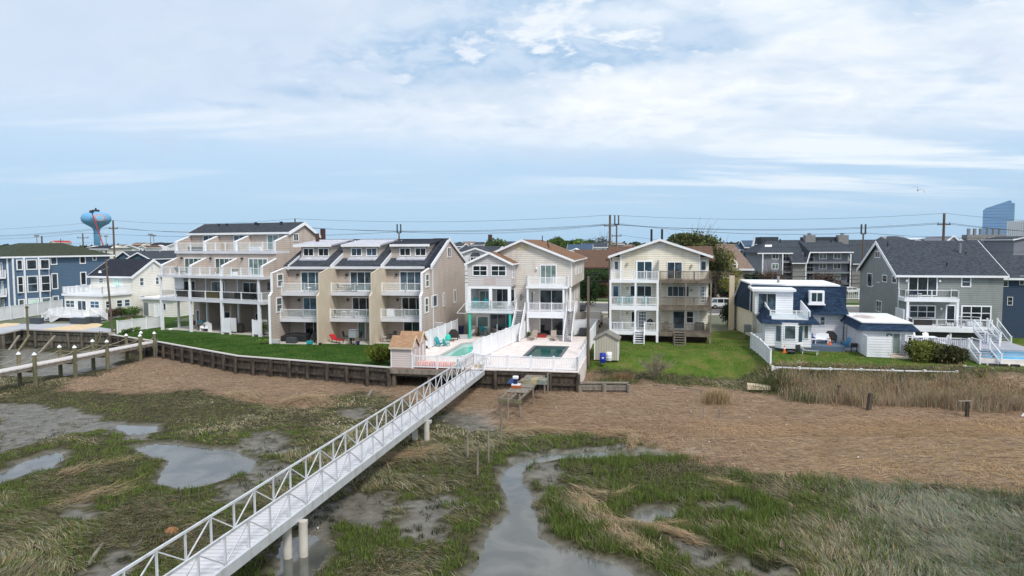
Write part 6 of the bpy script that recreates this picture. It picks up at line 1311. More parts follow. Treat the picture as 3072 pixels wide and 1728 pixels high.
R=sub(FB,-4.0,2.2,.06).thing('covered_sectional','long black covered sectional sofa beneath the left balcony','sofa'); MB().prism([(-1.2,-.5,0),(1.9,-.5,0),(1.9,-.5,.75),(.2,-.45,.85),(-1.2,-.5,.6)],(0,1.2,.1)).build('cover',BLACK,R,bevel=.1)
solo(sub(FB,-3.3,.8,.06),MB().prism([(-.6,-.4,0),(.6,-.4,0),(.5,-.35,.62),(-.5,-.35,.66)],(0,.7,0)),'covered_fire_pit',DARKG,'grey covered square table in front of the black sectional','covered table',bevel=.08)
grill(FB,-.75,1.6,.06,-10,'black covered grill against the stucco wall below the left balcony'); solo(sub(FB,-.95,.35,.06),MB().box(-.3,.3,-.2,.2,0,.35),'cooler_box',TEAL,'teal cooler box on the grass edge by the stucco wall','cooler',bevel=.04)
solo(sub(FB,.45,.0,.0),MB().box(-.14,.14,-.14,.14,0,.25),'utility_box',BLACK,'tiny black box at the foot of the left stucco wall','box'); solo(sub(FB,-5.0,.3,.05),MB().box(-.5,.45,-.25,.3,0,.45),'storage_bench',LGREYF,'low grey storage bench beside the left town house wall','bench',bevel=.03)
solo(sub(FB,4.55,.7,.06),MB().tube([(0,0,0),(0,0,.35)],[.16,.2],10),'planter',NAVYP,'small navy planter beside the raised air conditioner','planter')
for i,(x,l) in enumerate(((1.8,'left one of the white bar stools on the middle lower balcony'),(3.2,'right one of the white bar stools on the middle lower balcony'),(2.6,'white bar stool between two others on the middle lower balcony'))): chair(FB,x,3.45+(.5 if i==2 else 0),2.69,0,l,TRIM,sh=.72,bh=.5,name='bar_stool',cat='bar stool')
ctable(FB,-3.5,3.2,2.69,'metal dining table on the left lower balcony',METAL,.5); 
for x,r,l in ((-4.4,90,'grey metal chair left of the table on the left lower balcony'),(-2.6,-90,'grey metal chair right of the table on the left lower balcony'),(-1.6,-60,'grey metal chair by the sliding door on the left lower balcony')): chair(FB,x,3.2,2.69,r,l,METAL)
ctable(FB,-1.9,3.6,5.63,'small round table on the left upper balcony',METD,.35,.55); chair(FB,-1.1,3.6,5.63,-70,'cream-cushioned chair on the left upper balcony',METD,TRIM); chair(FB,-2.4,3.6,5.63,60,'cream stool-like chair in front of the left upper sliding door',METD,TRIM,bh=.5)
ctable(FB,1.9,4.2,5.63,'dark bistro table on the middle upper balcony',METD,.6); chair(FB,1.0,4.2,5.63,90,'ornate dark metal chair left on the middle upper balcony',METD); chair(FB,2.6,4.1,5.63,-90,'ornate dark metal chair right on the middle upper balcony',METD); potplant(FB,3.1,3.9,5.63,'leafy green potted plant on the middle upper balcony',DARKG,.15,.25,(.05,.14,.03),.5); chair(FB,5.2,4.0,5.63,-90,'dark chair at the right end of the middle upper balcony',METD)
chair(FB,8.2,4.8,2.69,90,'tan-cushioned high chair on the right lower balcony',METD,WOODB,sh=.6,bh=1.15); solo(sub(FB,6.9,4.7,2.69),MB().box(-.4,.4,-.3,.3,0,.95),'outdoor_cabinet',TRIM,'white cabinet with dark sides on the right lower balcony','cabinet'); chair(FB,10.9,4.6,2.69,-80,'dark chair at the right end of the right lower balcony',METD); chair(FB,1.0,3.3,2.69,80,'dark cushioned chair at the left end of the middle lower balcony',METD,BLACK)
# --- terrace block
grill(FA,12.3,1.4,.06,0,'black covered grill between the white shower boxes under the tall block'); solo(sub(FA,14.7,1.9,.06),MB().tube([(0,0,0),(0,0,.6)],[.42,.5],16),'grey_tub',METAL,'round grey tub beside the covered grill under the tall block','tub')
g=sub(FA,7.2,.7,.06); R=g.thing('garden_bench','white slatted glider bench under the middle of the tall block','bench'); MB().box(-.75,.75,-.25,.3,.38,.46).build('seat',TRIM,R)
b=MB(); 
for i in range(9): b.box(-.7+i*.165,-.62+i*.165,.28,.32,.46,1.0+.28*(1-abs(i-4)/4))
b.box(-.75,.75,.27,.33,.5,.56); b.build('backrest',TRIM,R)
for sx in (-1,1): MB().box(sx*.72-.05,sx*.72+.05,-.3,.35,0,.12).build('runner',TRIM,R); MB().box(sx*.72-.04,sx*.72+.04,-.25,.3,.12,.7).build('armrest',TRIM,R)
g=sub(FA,5.9,1.2,.06); R=g.thing('work_table','rough timber work table with storage bins on top under the tall block','table'); MB().box(-.6,.9,-.35,.35,.8,.88).build('tabletop',WOOD,R)
for sx in (-.5,.8): MB().box(sx-.05,sx+.05,-.3,.3,0,.79).build('leg',WOOD,R)
solo(sub(FA,5.9,1.2,.95),MB().box(-.45,.3,-.25,.25,0,.45),'storage_tote',mat('teal_tote',(.06,.16,.2),.5),'blue-grey storage tote on the timber work table','storage box',bevel=.03)
chair(FA,2.6,2.6,.06,0,'dark rocking chair in the left bay under the tall block',BLACK,mat('dark_red_cushion',(.12,.02,.02),.8)); chair(FA,9.4,2.6,.06,0,'reddish brown chair behind the white bench under the tall block',WOODB,mat('rust_cushion',(.2,.05,.03),.8)); grill(FA,8.6,3.6,.06,10,'dark grill at the back of the middle bay under the tall block')
solo(sub(FA,1.2,.4,0),MB().lathe((0,0,0),[(.28,0),(.3,.1),(.12,.18)],12),'splash_bowl',TRIM,'shallow white bowl on the grass at the left post of the tall block','bowl')
lounger(FA,2.2,1.3,7.22,80,'dark lounger on the left middle terrace of the tall block',METD,METD); chair(FA,8.2,1.4,7.22,0,'wooden slatted chair on the centre middle terrace of the tall block',WOOD,mat('oak_slats',(.40,.26,.14),.7)); potplant(FA,12.0,1.2,7.22,'white planter with twigs on the right middle terrace',TRIM,.4,.5,(.14,.15,.08),.3)
solo(sub(FA,2.6,3.4,10.29),MB().box(-1,1,-.35,.35,.0,.5),'rattan_sofa',DARK,'long dark rattan sofa on the left top terrace','sofa',bevel=.05); solo(sub(FA,7.9,3.5,10.29),MB().box(-.4,.4,-.25,.25,0,.9),'wooden_rack',mat('oak_slats',(.4,.26,.14),.7),'slatted wooden rack on the centre top terrace','rack'); solo(sub(FA,13.4,3.3,10.29),MB().box(-.9,.9,-.3,.3,0,.5),'white_planter_trough',TRIM,'white trough planter on the right top terrace','planter')
for i,(x,m_,l) in enumerate(((3.2,mat('cane_sofa',(.09,.085,.07),.9),'dark rattan sofa on the left lower deck of the tall block'),(8.0,mat('olive_cushion',(.16,.13,.05),.9),'olive-cushioned sofa on the middle lower deck of the tall block'),(13.4,mat('dark_green_cover',(.02,.03,.025),.8),'black covered sofa on the right lower deck of the tall block'))): solo(sub(FA,x,1.2,4.27),MB().box(-1.3,1.3,-.3,.4,0,.85),'deck_sofa',m_,l,'sofa',bevel=.06)
# --- duplex
for x,l in ((-4.3,'left one of two teal chairs on the white middle balcony'),(-3.4,'right one of two teal chairs on the white middle balcony'),(-1.5,'teal chair alone at the right on the white middle balcony')): adirondack(FD,x,.9,4.08,0,l,TEAL)
g=sub(FD,-1.0,1.0,1.24); R=g.thing('kettle_grill','black round kettle grill on the white lower porch','grill'); MB().lathe((0,0,.55),[(.05,0),(.3,.12),(.38,.35),(.3,.6),(.05,.75)],14).build('bowl',BLACK,R,smooth=True)
for a in (0,2.1,4.2): MB().bar((.3*math.cos(a),.3*math.sin(a),0),(.15*math.cos(a),.15*math.sin(a),.6),.03).build('leg',METD,R)
solo(sub(FD,-4.6,1.4,1.24),MB().box(-.5,.5,-.25,.3,0,.8),'side_cabinet',METAL,'grey side cabinet on the left of the white lower porch','cabinet'); solo(sub(FD,4.4,1.2,1.24),MB().box(-.5,.5,-.3,.3,0,.95),'covered_barbecue',DARKG,'dark covered barbecue on the brown lower porch','grill',bevel=.06); chair(FD,.9,1.2,1.24,20,'patterned folding chair on the brown lower porch',METD,TAUPE)
# --- mansard house yard
def wicker(fr,x,y,z,rot,label):
    g=sub(fr,x,y,z,-rot); R=g.thing('wicker_settee',label,'settee'); MB().box(-.6,.6,-.3,.3,.38,.46).build('seat',TRIM,R,bevel=.02); MB().prism([(-.65,.25,.4),(.65,.25,.4),(.6,.4,.95),(.3,.42,1.05),(-.3,.42,1.05),(-.6,.4,.95)],(0,.06,0)).build('backrest',TRIM,R)
    for sx in (-1,1): MB().box(sx*.62-.07,sx*.62+.07,-.32,.3,.6,.68).build('armrest',TRIM,R); MB().box(sx*.6-.04,sx*.6+.04,-.3,-.22,0,.6).build('leg',TRIM,R); MB().box(sx*.6-.04,sx*.6+.04,.24,.32,0,.6).build('leg',TRIM,R)
wicker(FE,5.9,3.0,.51,-15,'white wicker settee on the blue-grey deck beside the mansard house'); grill(FE,6.9,3.9,.51,0,'black hooded grill behind the white wicker settee',BLACK)
ctable(FE,5.0,2.4,.51,'low white table left of the wicker settee',TRIM,.4,.5); adirondack(FE,4.9,3.4,.51,0,'royal blue chair behind the white table on the deck',mat('royal_blue_plastic',(.01,.06,.35),.5)); adirondack(FE,8.2,3.4,.13,-60,'sky blue adirondack chair by the annex wall',mat('sky_blue_plastic',(.06,.32,.55),.5))
g=sub(FE,8.55,.9,.0); R=g.thing('charcoal_smoker','small dark smoker on legs by the annex corner','smoker'); MB().box(-.3,.3,-.2,.2,.5,.9).build('body',METD,R)
for sx in (-.25,.25):
    for sy in (-.15,.15): MB().box(sx-.02,sx+.02,sy-.02,sy+.02,0,.5).build('leg',METD,R)
def cone(fr,x,y,z,label):
    g=sub(fr,x,y,z); R=g.thing('traffic_cone',label,'traffic cone'); MB().box(-.2,.2,-.2,.2,0,.04).build('base',ORANGE,R); MB().tube([(0,0,.04),(0,0,.75)],[.15,.03],12).build('body',ORANGE,R); MB().tube([(0,0,.4),(0,0,.56)],[.092,.07],12).build('stripe',TRIM,R)
cone(FE,1.75,-1.2,0,'orange traffic cone on the grass below the bay window'); cone(FE,6.5,2.1,.51,'orange traffic cone on the deck in front of the black grill')
chair(FE,2.9,-1.5,0,180,'grey mesh folding chair on the grass below the bay window',METD,DARKG); lounger(FE,3.9,-1.6,0,70,'white framed folding lounger on the grass beside the mesh chair',METAL,TRIM,back=.5); solo(sub(FE,2.3,-1.8,0),MB().tube([(0,0,0),(0,0,.28)],[.3,.42],14),'fire_bowl',METD,'low dark fire bowl between the cone and the mesh chair','fire bowl')
g=sub(FE,-1.05,9.0,0); R=g.thing('air_conditioner','dark grey air conditioner on a wooden stand by the mansard house wall','air conditioner'); MB().box(-.4,.4,-.4,.4,.75,1.6).build('casing',MATS['ac_casing'],R,bevel=.03)
for sx in (-.35,.35): MB().box(sx-.06,sx+.06,-.45,.45,-.3,.74).build('stand',WOOD,R)
# clothes dryer / awning frame on deck
g=sub(FE,5.6,4.6,.5); R=g.thing('canopy_frame','thin metal canopy frame over the blue-grey deck','canopy frame')
for x in (-.6,2.6): MB().tube([(x,0,0),(x,0,2.2)],.03,6).build('post',METAL,R)
MB().bar((-.8,0,2.2),(3.0,-.2,1.7),.03).bar((-.6,0,1.5),(2.6,0,1.5),.02).build('cross_bar',METAL,R)
# --- grey house decks
for x,r,l in ((-10.9,90,'navy folding chair on the grey house upper balcony, left one'),(-10.1,-60,'navy folding chair on the grey house upper balcony, right one')): chair(FF,x,-1.2,4.27,r,l,METD,mat('navy_sling',(.02,.04,.12),.8))
ctable(FF,-9.5,-1.2,4.27,'small white table on the grey house upper balcony',TRIM,.3,.5)
solo(sub(FF,-9.2,-1.5,.97),MB().box(-1.0,1.0,-.4,.5,0,.8),'deck_sectional',DARK,'dark sectional with striped cushions on the grey house main deck','sofa',bevel=.05); ctable(FF,-6.6,-2.2,.97,'dark table on the grey house main deck',METD,.6); chair(FF,-5.6,-2.2,.97,-90,'striped cushion chair right of the dark table on the main deck',METD,mat('striped_cushion',(.6,.62,.66),.8)); solo(sub(FF,-3.9,-2.0,.97),MB().box(-.7,.9,-.4,.4,0,.55),'daybed',mat('striped_cushion',(.6,.62,.66),.8),'pale striped daybed at the right of the main deck','daybed',bevel=.08)
g=sub(FL,-2.2,2.4,1.01); R=g.thing('picnic_table','long white table on the lower deck beside the bush','table'); MB().box(-1,1,-.5,.5,.7,.76).build('tabletop',TRIM,R)
for sx in (-.8,.8): MB().box(sx-.05,sx+.05,-.4,.4,0,.7).build('leg',TRIM,R)
for x,y,r,l in ((-3.7,2.4,90,'white adirondack chair left of the long white table'),(-.7,2.2,-90,'white adirondack chair right of the long white table'),(-2.8,3.5,0,'white adirondack chair behind the long white table, left one'),(-1.6,3.5,0,'white adirondack chair behind the long white table, right one')): adirondack(FL,x,y,1.01,r,l,TRIM)
# right-hand pool
a=gp('k',1305,1040,0); fr=Fr(13,o=(a[0],a[1]+.9,0)); R=fr.thing('raised_pool','raised swimming pool with blue liner and cream front wall at the right edge','pool')
MB().box(0,9,-.25,0,-.1,.45).build('pool_wall',mat('cream_pool_wall',(.66,.62,.58),.8),R); MB().box(0,9,3.06,3.4,-.1,.95).build('pool_wall',DECKG,R); MB().box(-.02,9,2.9,3.05,-.2,.9).build('liner',mat('blue_pool_liner',(.02,.30,.62),.25,col2=(.30,.62,.75),scale=.9,detail=7,lo=.45,hi=.62),R)
MB().poly([(0,0,.32),(9,0,.32),(9,2.9,.32),(0,2.9,.32)]).build('water',mat('blue_pool_water',(.02,.33,.62),.06,col2=(.15,.55,.75),scale=.8),R); MB().box(-.3,-.003,-.25,3.4,-.1,.44).build('pool_wall',MATS['cream_pool_wall'],R)
MB().box(0,9,-.85,-.253,-.1,.06).build('apron',MATS['cream_pool_wall'],R); 
for i,x in enumerate((.3,1.1,2.0,3.2)): solo(sub(fr,x,-1.3,-.05),MB().box(-.35,.35,-.15,.15,0,.25),'edging_block',DARK,('dark edging block nearest the lower steps','dark edging block second from the lower steps','dark edging block third from the lower steps','dark edging block at the right edge of the picture')[i],'edging block',bevel=.04)
# left lot things
for (x,y,w,l) in ((320,1345,1.9,'dark storage box left of the white deck steps'),(760,1345,2.9,'long dark storage box below the white deck railing'),(925,1335,2.2,'dark storage box at the right end below the white deck railing')):
    g=gp('a',x,y,0.02); R=Fr(18,o=g).thing('storage_box',l,'storage box'); MB().box(0,w*.95,0,.8,0,.75).build('body',mat('charcoal_resin',(.055,.07,.085),.6),R); MB().box(-.03,w*.95+.03,-.03,.83,.75,.83).build('lid',mat('charcoal_resin',(.055,.07,.085),.6),R)
g=gp('l',415,235,0); solo(Fr(0,o=g),MB().tube([(0,0,-.6),(0,0,3.4)],[.14,.12],8).box(-.15,.15,-.15,.15,3.1,3.3),'dock_post',WOODG,'green dock post with bracket at the cove edge','post')
for x,y,l in ((1400,1265,'large rounded green bush beside the cottage'),(1300,1275,'green bush in the middle of the cottage hedge'),(1200,1290,'dark reddish bush at the cottage corner')): shrub(gp('a',x,y,0),l,1.9 if x<1350 else 2.3,1.7,(.07,.15,.025) if x>1250 else (.09,.06,.035),1400,.11)
shrub(gp('a',1400,1325,0),'small straw-coloured ornamental grass tuft near the white fence',.7,.8,(.34,.24,.15),400,.07,stem=False)
for x,y,r,c_ in ((1850,255,.55,'low green plant at the fence foot, nearest the white end post'),(1930,235,.5,'low green plant at the fence foot, second along'),(2040,215,.45,'yellow-green plant at the fence foot'),(2110,190,.5,'tall grey-green plant at the fence foot, farthest along')): shrub(gp('l',x,y,0),c_,r,.6,(.13,.20,.04) if 'yellow' in c_ else (.07,.13,.03),350,.07,stem=False)
shrub(gp('b',1280,1330,0),'loose yellow-green shrub at the corner of the town house row',1.0,2.0,(.13,.17,.04),1500,.07,inner=.1); shrub(gp('b',1270,1420,0),'low rounded bright green shrub at the lawn corner',.75,.6,(.18,.27,.06),700,.06,stem=False)
shrub((gp('i',260,860,0)[0],gp('i',260,860,0)[1]+.6,0),'spreading golden green juniper beside the pink sheds',1.35,1.75,(.12,.15,.02),3000,.1)
shrub((39.6,61.9,-.6),'big rounded dark evergreen bush beside the lower steps',1.9,2.3,(.075,.078,.028),6500,.12,k=12); shrub((38.2,62.8,-.5),'yellow-green topped evergreen bush behind the rounded dark bush',1.7,2.5,(.14,.155,.035),4500,.12,k=10)
# bare bush on the lawn
g=gp('e',630,1355,-1.15); R=Fr(0,o=g).thing('bare_bush','leafless grey multi-stemmed bush at the foot of the patchy lawn','bush')
for i in range(46):
    a=random.uniform(0,6.28); e=random.uniform(.45,1.4); L=random.uniform(1.3,2.4); d=Vector((math.cos(a)*math.cos(e),math.sin(a)*math.cos(e)*.8,math.sin(e))); mb=MB(); p1=d*L*.5+Vector((random.uniform(-.1,.1),0,.05)); mb.tube([(0,0,0),p1,d*L],[.03,.02,.008],5)
    for q in range(5):
        t=random.uniform(.4,.95); s_=d*L*t; mb.tube([s_,s_+(d+Vector((random.uniform(-.6,.6),random.uniform(-.6,.6),random.uniform(0,.5)))).normalized()*random.uniform(.3,.6)],[.02,.008],4,cap=False)
    mb.build('branch',mat('grey_bark',(.30,.27,.21),.9,col2=(.16,.14,.10),scale=3),R)
def reed_clump(x,y,n,h,label,r=.6,col=(.42,.32,.19)):
    xx=RNG.normal(x,r,n); yy=RNG.normal(y,r*.5,n); z=height(xx,yy); o=blades('reed_clump',xx,yy,z-.05,RNG.uniform(.5,1,n)*h,np.abs(RNG.normal(.22,.2,n)),RNG.random(n)*6.28,RNG.uniform(.018,.03,n),pal(n,col,.2),kind='stuff'); return o
reed_clump(16.2,53.5,900,1.6,'x',.55); reed_clump(22.9,58.6,2600,1.5,'x',1.0,(.10,.12,.045)); reed_clump(10.2,62.8,500,.8,'x',.5,(.30,.2,.11)); reed_clump(9.2,61.5,500,.8,'x',1.0,(.16,.17,.07))
# ================================================================== background: houses beyond the street
def bg_house(c,ua,ub,va,vb,Y,label,wallm,roofm,name='background_house',d=10,ridge='x',floors=2,nw=4,phi=8,hip=False,cat='house',wh=1.3,ww=.9,g=None,bs=0,trim=TRIM):
    """ua..ub width pixels, va ridge, vb eave, at depth Y"""
    s_=CR[c]; a=gy(c,ua,vb,Y); b=gy(c,ub,vb,Y); t=gy(c,(ua+ub)/2,va,Y+(d/2 if ridge=='x' else 0)); fr=Fr(phi,o=(a[0],Y,bs)); R=fr.thing(name,label,cat)
    w=(b[0]-a[0])/math.cos(math.radians(phi)); ze=a[2]-bs; zr=max(ze+.5,t[2]-bs)
    if ridge=='x':
        MB().yz([(0,0),(0,ze),(d/2,zr-.1),(d,ze),(d,0)],0,w).build('wall',wallm,R)
        if hip: 
            r=MB(); i_=min(d/2,w*.3); P=[(-.4,-.4,ze),(w+.4,-.4,ze),(w+.4,d+.4,ze),(-.4,d+.4,ze),(i_,d/2,zr),(w-i_,d/2,zr)]
            for q in ((0,1,5,4),(1,2,5),(2,3,4,5),(3,0,4)): r.poly([P[k] for k in q])
            r.build('roof',roofm,R); MB().box(-.42,w+.42,-.46,-.4,ze-.2,ze).build('fascia',trim,R)
        else: roof_x(R,-.3,w+.3,-.4,d+.4,d/2,ze-.05,ze-.05,zr,m=roofm,trim=trim)
    else:
        MB().xz([(0,0),(0,ze),(w/2,zr-.1),(w,ze),(w,0)],0,d).build('wall',wallm,R); roof_y(R,-.35,w+.35,w/2,ze-.05,ze-.05,zr,-.35,d+.3,m=roofm,trim=trim)
    for f in range(floors):
        z1=ze-.5-f*2.8
        if z1-wh<.3: break
        for i in range(nw):
            x=w*(i+.5)/nw; win(R,'F',0,x-ww/2,x+ww/2,z1-wh,z1,rows=2,t=.1,g=g or GLASS)
    return fr,R,w,ze,zr
SLATE=mat('slate_blue_far_siding',(.07,.12,.17),.8,lap=.25,bump=.01)
bg_house('w',620,1160,497,690,150,'slate blue gabled house behind the cottage, leftmost of three white-edged gables',SLATE,RGREY,ridge='y',d=16,phi=15,floors=1,nw=2); bg_house('w',950,1640,525,700,142,'slate blue gabled house behind the cottage, middle one of three white-edged gables',SLATE,RGREY,ridge='y',d=16,phi=15,floors=1,nw=2); bg_house('w',1600,2180,500,690,158,'grey gabled house behind the cottage, rightmost of three white-edged gables',GREY,RGREY,ridge='y',d=16,phi=15,floors=1,nw=2)
bg_house('w',640,1240,305,385,265,'cream house row with brown hip roof and many windows beyond the slate gables',IVORY,RBRD,hip=True,floors=2,nw=7,d=12)
bg_house('w',1240,1450,335,395,235,'small white gabled house joined to the brown roofed row',WHITE,RBRD,ridge='y',nw=2); fr_,R_,w_,ze_,zr_=bg_house('w',1440,2010,270,360,245,'white house with black roof and two front gables left of the tan terraces',WHITE,RBLK,nw=5,floors=3)
for x in (w_*.2,w_*.78): MB().xz([(x-3,3),(x-3,ze_-.3),(x,zr_-.6),(x+3,ze_-.3),(x+3,3)],-1.5,0).build('gable',WHITE,R_); win(R_,'F',-1.503,x-1,x+1,ze_-2.4,ze_-.4,cols=2); deck(R_,x-3,x+3,-3,-1.5,ze_-3.2,.3,TRIM)
bg_house('w',2000,2240,310,400,330,'pale tan house far behind, next to the tall terrace block',TAND,RTAN,nw=3); bg_house('w',-330,480,330,420,200,'low dark hip-roofed house behind the blue house',IVORY,RBLK,hip=True,nw=6); bg_house('w',380,660,320,430,215,'low white flat house left of the brown roofed row',WHITE,RTAN,nw=3)
bg_house('h',825,930,125,155,320,'far house with a red roof tip above the mossy roof',WHITE,mat('red_shingle',(.40,.05,.04),.9),ridge='y',nw=1)
bg_house('u',320,800,222,290,120,'white house with dark roof and small bay between the town houses and the beige house',WHITE,RDARK,nw=0,d=12); fr_,R_,w_,ze_,zr_=bg_house('u',400,690,237,290,116,'white front gable with black framed bay window beside the beige house',WHITE,RDARK,ridge='y',nw=0,d=5); MB().box(w_*.3,w_*.72,-.7,0,ze_-2.6,ze_-.6).prism([(w_*.3-.1,-.8,ze_-.6),(w_*.72+.1,-.8,ze_-.6),(w_*.65,0,ze_-.0),(w_*.37,0,ze_-.0)],(0,.05,0)).build('bay',RDARK,R_); win(R_,'F',-.703,w_*.3,w_*.72,ze_-2.5,ze_-.7,cols=3)
fr_,R_,w_,ze_,zr_=bg_house('u',665,1040,152,195,300,'white gambrel-roofed house with a brick chimney far behind the beige house',WHITE,RGREY,nw=8,floors=1); MB().box(w_*.08,w_*.2,2,4,ze_,zr_+3.2).build('chimney',BRICKD,R_)
for i,(a,b,va,vb,Y,wm,rm,l) in enumerate(((255,365,178,215,210,GREY,RGREY,'grey roofed low house just right of the town house gable'),(365,520,152,182,420,IVORY,RTAN,'cream far house on the skyline right of the town houses'),(520,640,158,195,400,TAND,RGREY,'tan far house left of the gambrel house'),(1730,2035,190,262,230,WHITE,mat('navy_far_shingle',(.03,.06,.11),.9,col2=(.06,.10,.16),scale=3),'long navy roofed house above the brick building'),(1915,2230,170,225,255,WHITE,RGREY,'white house with porch behind the navy roofed one'),(2470,2576,190,222,320,WHITE,RTAN,'small white gabled house on the skyline left of the duplex'),(2300,2450,175,205,430,GREY,RGREY,'grey far house behind the twin utility poles'))): bg_house('u',a,b,va,vb,Y,l,wm,rm,nw=3,floors=2)
bg_house('u',1770,1880,240,275,205,'little white gabled porch in front of the navy roofed house',WHITE,TRIM,ridge='y',nw=1)
# brick building with brown roof and arched window
fr=Fr(10,o=gy('j',1630,520,140)); fr=Fr(10,o=(fr.o[0],140,0)); R=fr.thing('brick_building','salmon brick building with big brown roof and arched window beyond the street','building'); pz=gy('j',1800,510,140)[2]; pr=gy('j',1800,305,148)[2]
MB().box(0,26,0,16,0,pz).build('wall',BRICK,R); roof_x(R,-1,27,-1,17,8,pz-.3,pz-.3,pr,m=RBRD,trim=RBRD)
x0=fr.l('j',1862,600,Y=0)[0]; x1=fr.l('j',1965,600,Y=0)[0]; zb=fr.l('j',1910,638,Y=0)[2]; zt=fr.l('j',1910,545,Y=0)[2]; mb=MB(); pts=[(x0,zb),(x1,zb)]+[((x0+x1)/2+(x1-x0)/2*math.cos(a),zt+(x1-x0)/2*.55*math.sin(a)) for a in [math.pi*k/8 for k in range(9)]]; mb.xz(pts,-.08,.05); mb.build('arched_window',GLASS,R)
MB().box(-.3,26.3,-.12,-.02,pz-3.2,pz-2.6).build('band',BRICKD,R)
# wall and shrubs beyond the street
wf=Fr(10,o=gp('x',20,690,0)); wf=Fr(10,o=(wf.o[0]-1,wf.o[1]+8,0)); solo(wf,MB().box(-8,14,0,.4,0,2.2),'retaining_wall',mat('grey_block_wall',(.30,.30,.32),.9),'grey block wall below the brick building beyond the street','wall')
for i,(x,l,cc) in enumerate(((70,'yellow-green round shrub left of three by the grey wall',(.20,.24,.03)),(205,'yellow-green round shrub middle of three by the grey wall',(.17,.22,.03)),(325,'dark green round shrub right of three by the grey wall',(.05,.08,.025)))): g=gp('x',x,660,0); shrub((g[0],g[1]-.3,0),l,1.9,3.0,cc,700,.2)
for i,x in enumerate((170,330)): g=gy('x',x,520,138); shrub((g[0],137,3.6),('green hedge bush against the brick wall, left one','green hedge bush against the brick wall, right one')[i],2.6,2.4,(.045,.09,.02),700,.22)
# tan church-like building
Y=138; a=gy('t',560,560,Y); b=gy('t',1030,520,Y); fr=Fr(12,o=(a[0],Y,0)); R=fr.thing('arched_window_building','tan building with steep brown roof and a white round-arched dormer window beyond the street','building'); w=b[0]-a[0]; ze=b[2]; zr=gy('t',760,215,Y+8)[2]
MB().box(0,w,0,16,0,ze).build('wall',mat('tan_clapboard_far',(.38,.33,.25),.8,lap=.3,bump=.02),R); r=MB(); r.poly([(-.5,-.6,ze),(w+.5,-.6,ze),(w*.67,8,zr),(-4,8,zr)]); r.poly([(w+.5,-.6,ze),(w+.5,17,ze),(w*.67,8,zr)]); r.poly([(-.5,17,ze),(w+.5,17,ze),(w*.67,8,zr),(-4,8,zr)],True); r.poly([(-.5,-.6,ze),(-4,8,zr),(-.5,17,ze)]); r.build('roof',RTAN,R); MB().box(w*.55,w+.5,-.7,-.6,ze-.35,ze).build('fascia',TRIM,R)
c0=fr.l('t',828,470,Y=-.3); rr=abs(fr.l('t',890,470,Y=-.3)[0]-fr.l('t',766,470,Y=-.3)[0])/2; zb=fr.l('t',828,525,Y=-.3)[2]
arc=lambda r_,y0,y1,m,nm,k=1.: MB().xz([(c0[0]-r_,zb-(.3 if nm=='arch_surround' else -.2)),(c0[0]+r_,zb-(.3 if nm=='arch_surround' else -.2))]+[(c0[0]+r_*math.cos(t),c0[2]+r_*math.sin(t)*k) for t in [math.pi*q/12 for q in range(13)]],y0,y1).build(nm,m,R)
arc(rr,-.3,3,IVORY,'arch_surround'); arc(rr*.56,-.42,-.302,GLASS,'arched_pane'); MB().box(c0[0]-.07,c0[0]+.07,-.48,-.43,zb+.2,c0[2]).box(c0[0]-rr*.5,c0[0]+rr*.5,-.48,-.43,c0[2]-.08,c0[2]+.08).build('mullion',TRIM,R)
win(R,'F',0,1.2,3.4,2.2,4.2,cols=2)
# navy gabled house behind it
fr_,R_,w_,ze_,zr_=bg_house('t',985,1180,178,260,195,'navy house with white triangular gable and stacked balconies beyond the tan roof',NAVYS,mat('navy_far_shingle',(.03,.06,.11),.9),nw=0,d=12); MB().xz([(.8,ze_-2.2),(w_*.5,ze_+3.2),(w_-1,ze_-2.2)],-1.6,-.2).build('gable',TRIM,R_); MB().xz([(2.6,ze_-1.6),(w_*.5,ze_+2.2),(w_-2.8,ze_-1.6)],-1.7,-1.61).build('gable_glass',GLASSB,R_)
for z in (ze_-6.5,ze_-12): deck(R_,0,w_,-1.8,0,z,.5,TRIM); rail(R_,[(0,-1.7,z),(w_,-1.7,z)],1.2,'white',step=3,bal=.4); win(R_,'F',0,1,w_-1,z+.6,z+3.6,cols=3)
bg_house('t',870,1000,225,290,198,'low navy roofed wing left of the stacked balconies',SLATE,mat('navy_far_shingle',(.03,.06,.11),.9),nw=2,d=10)
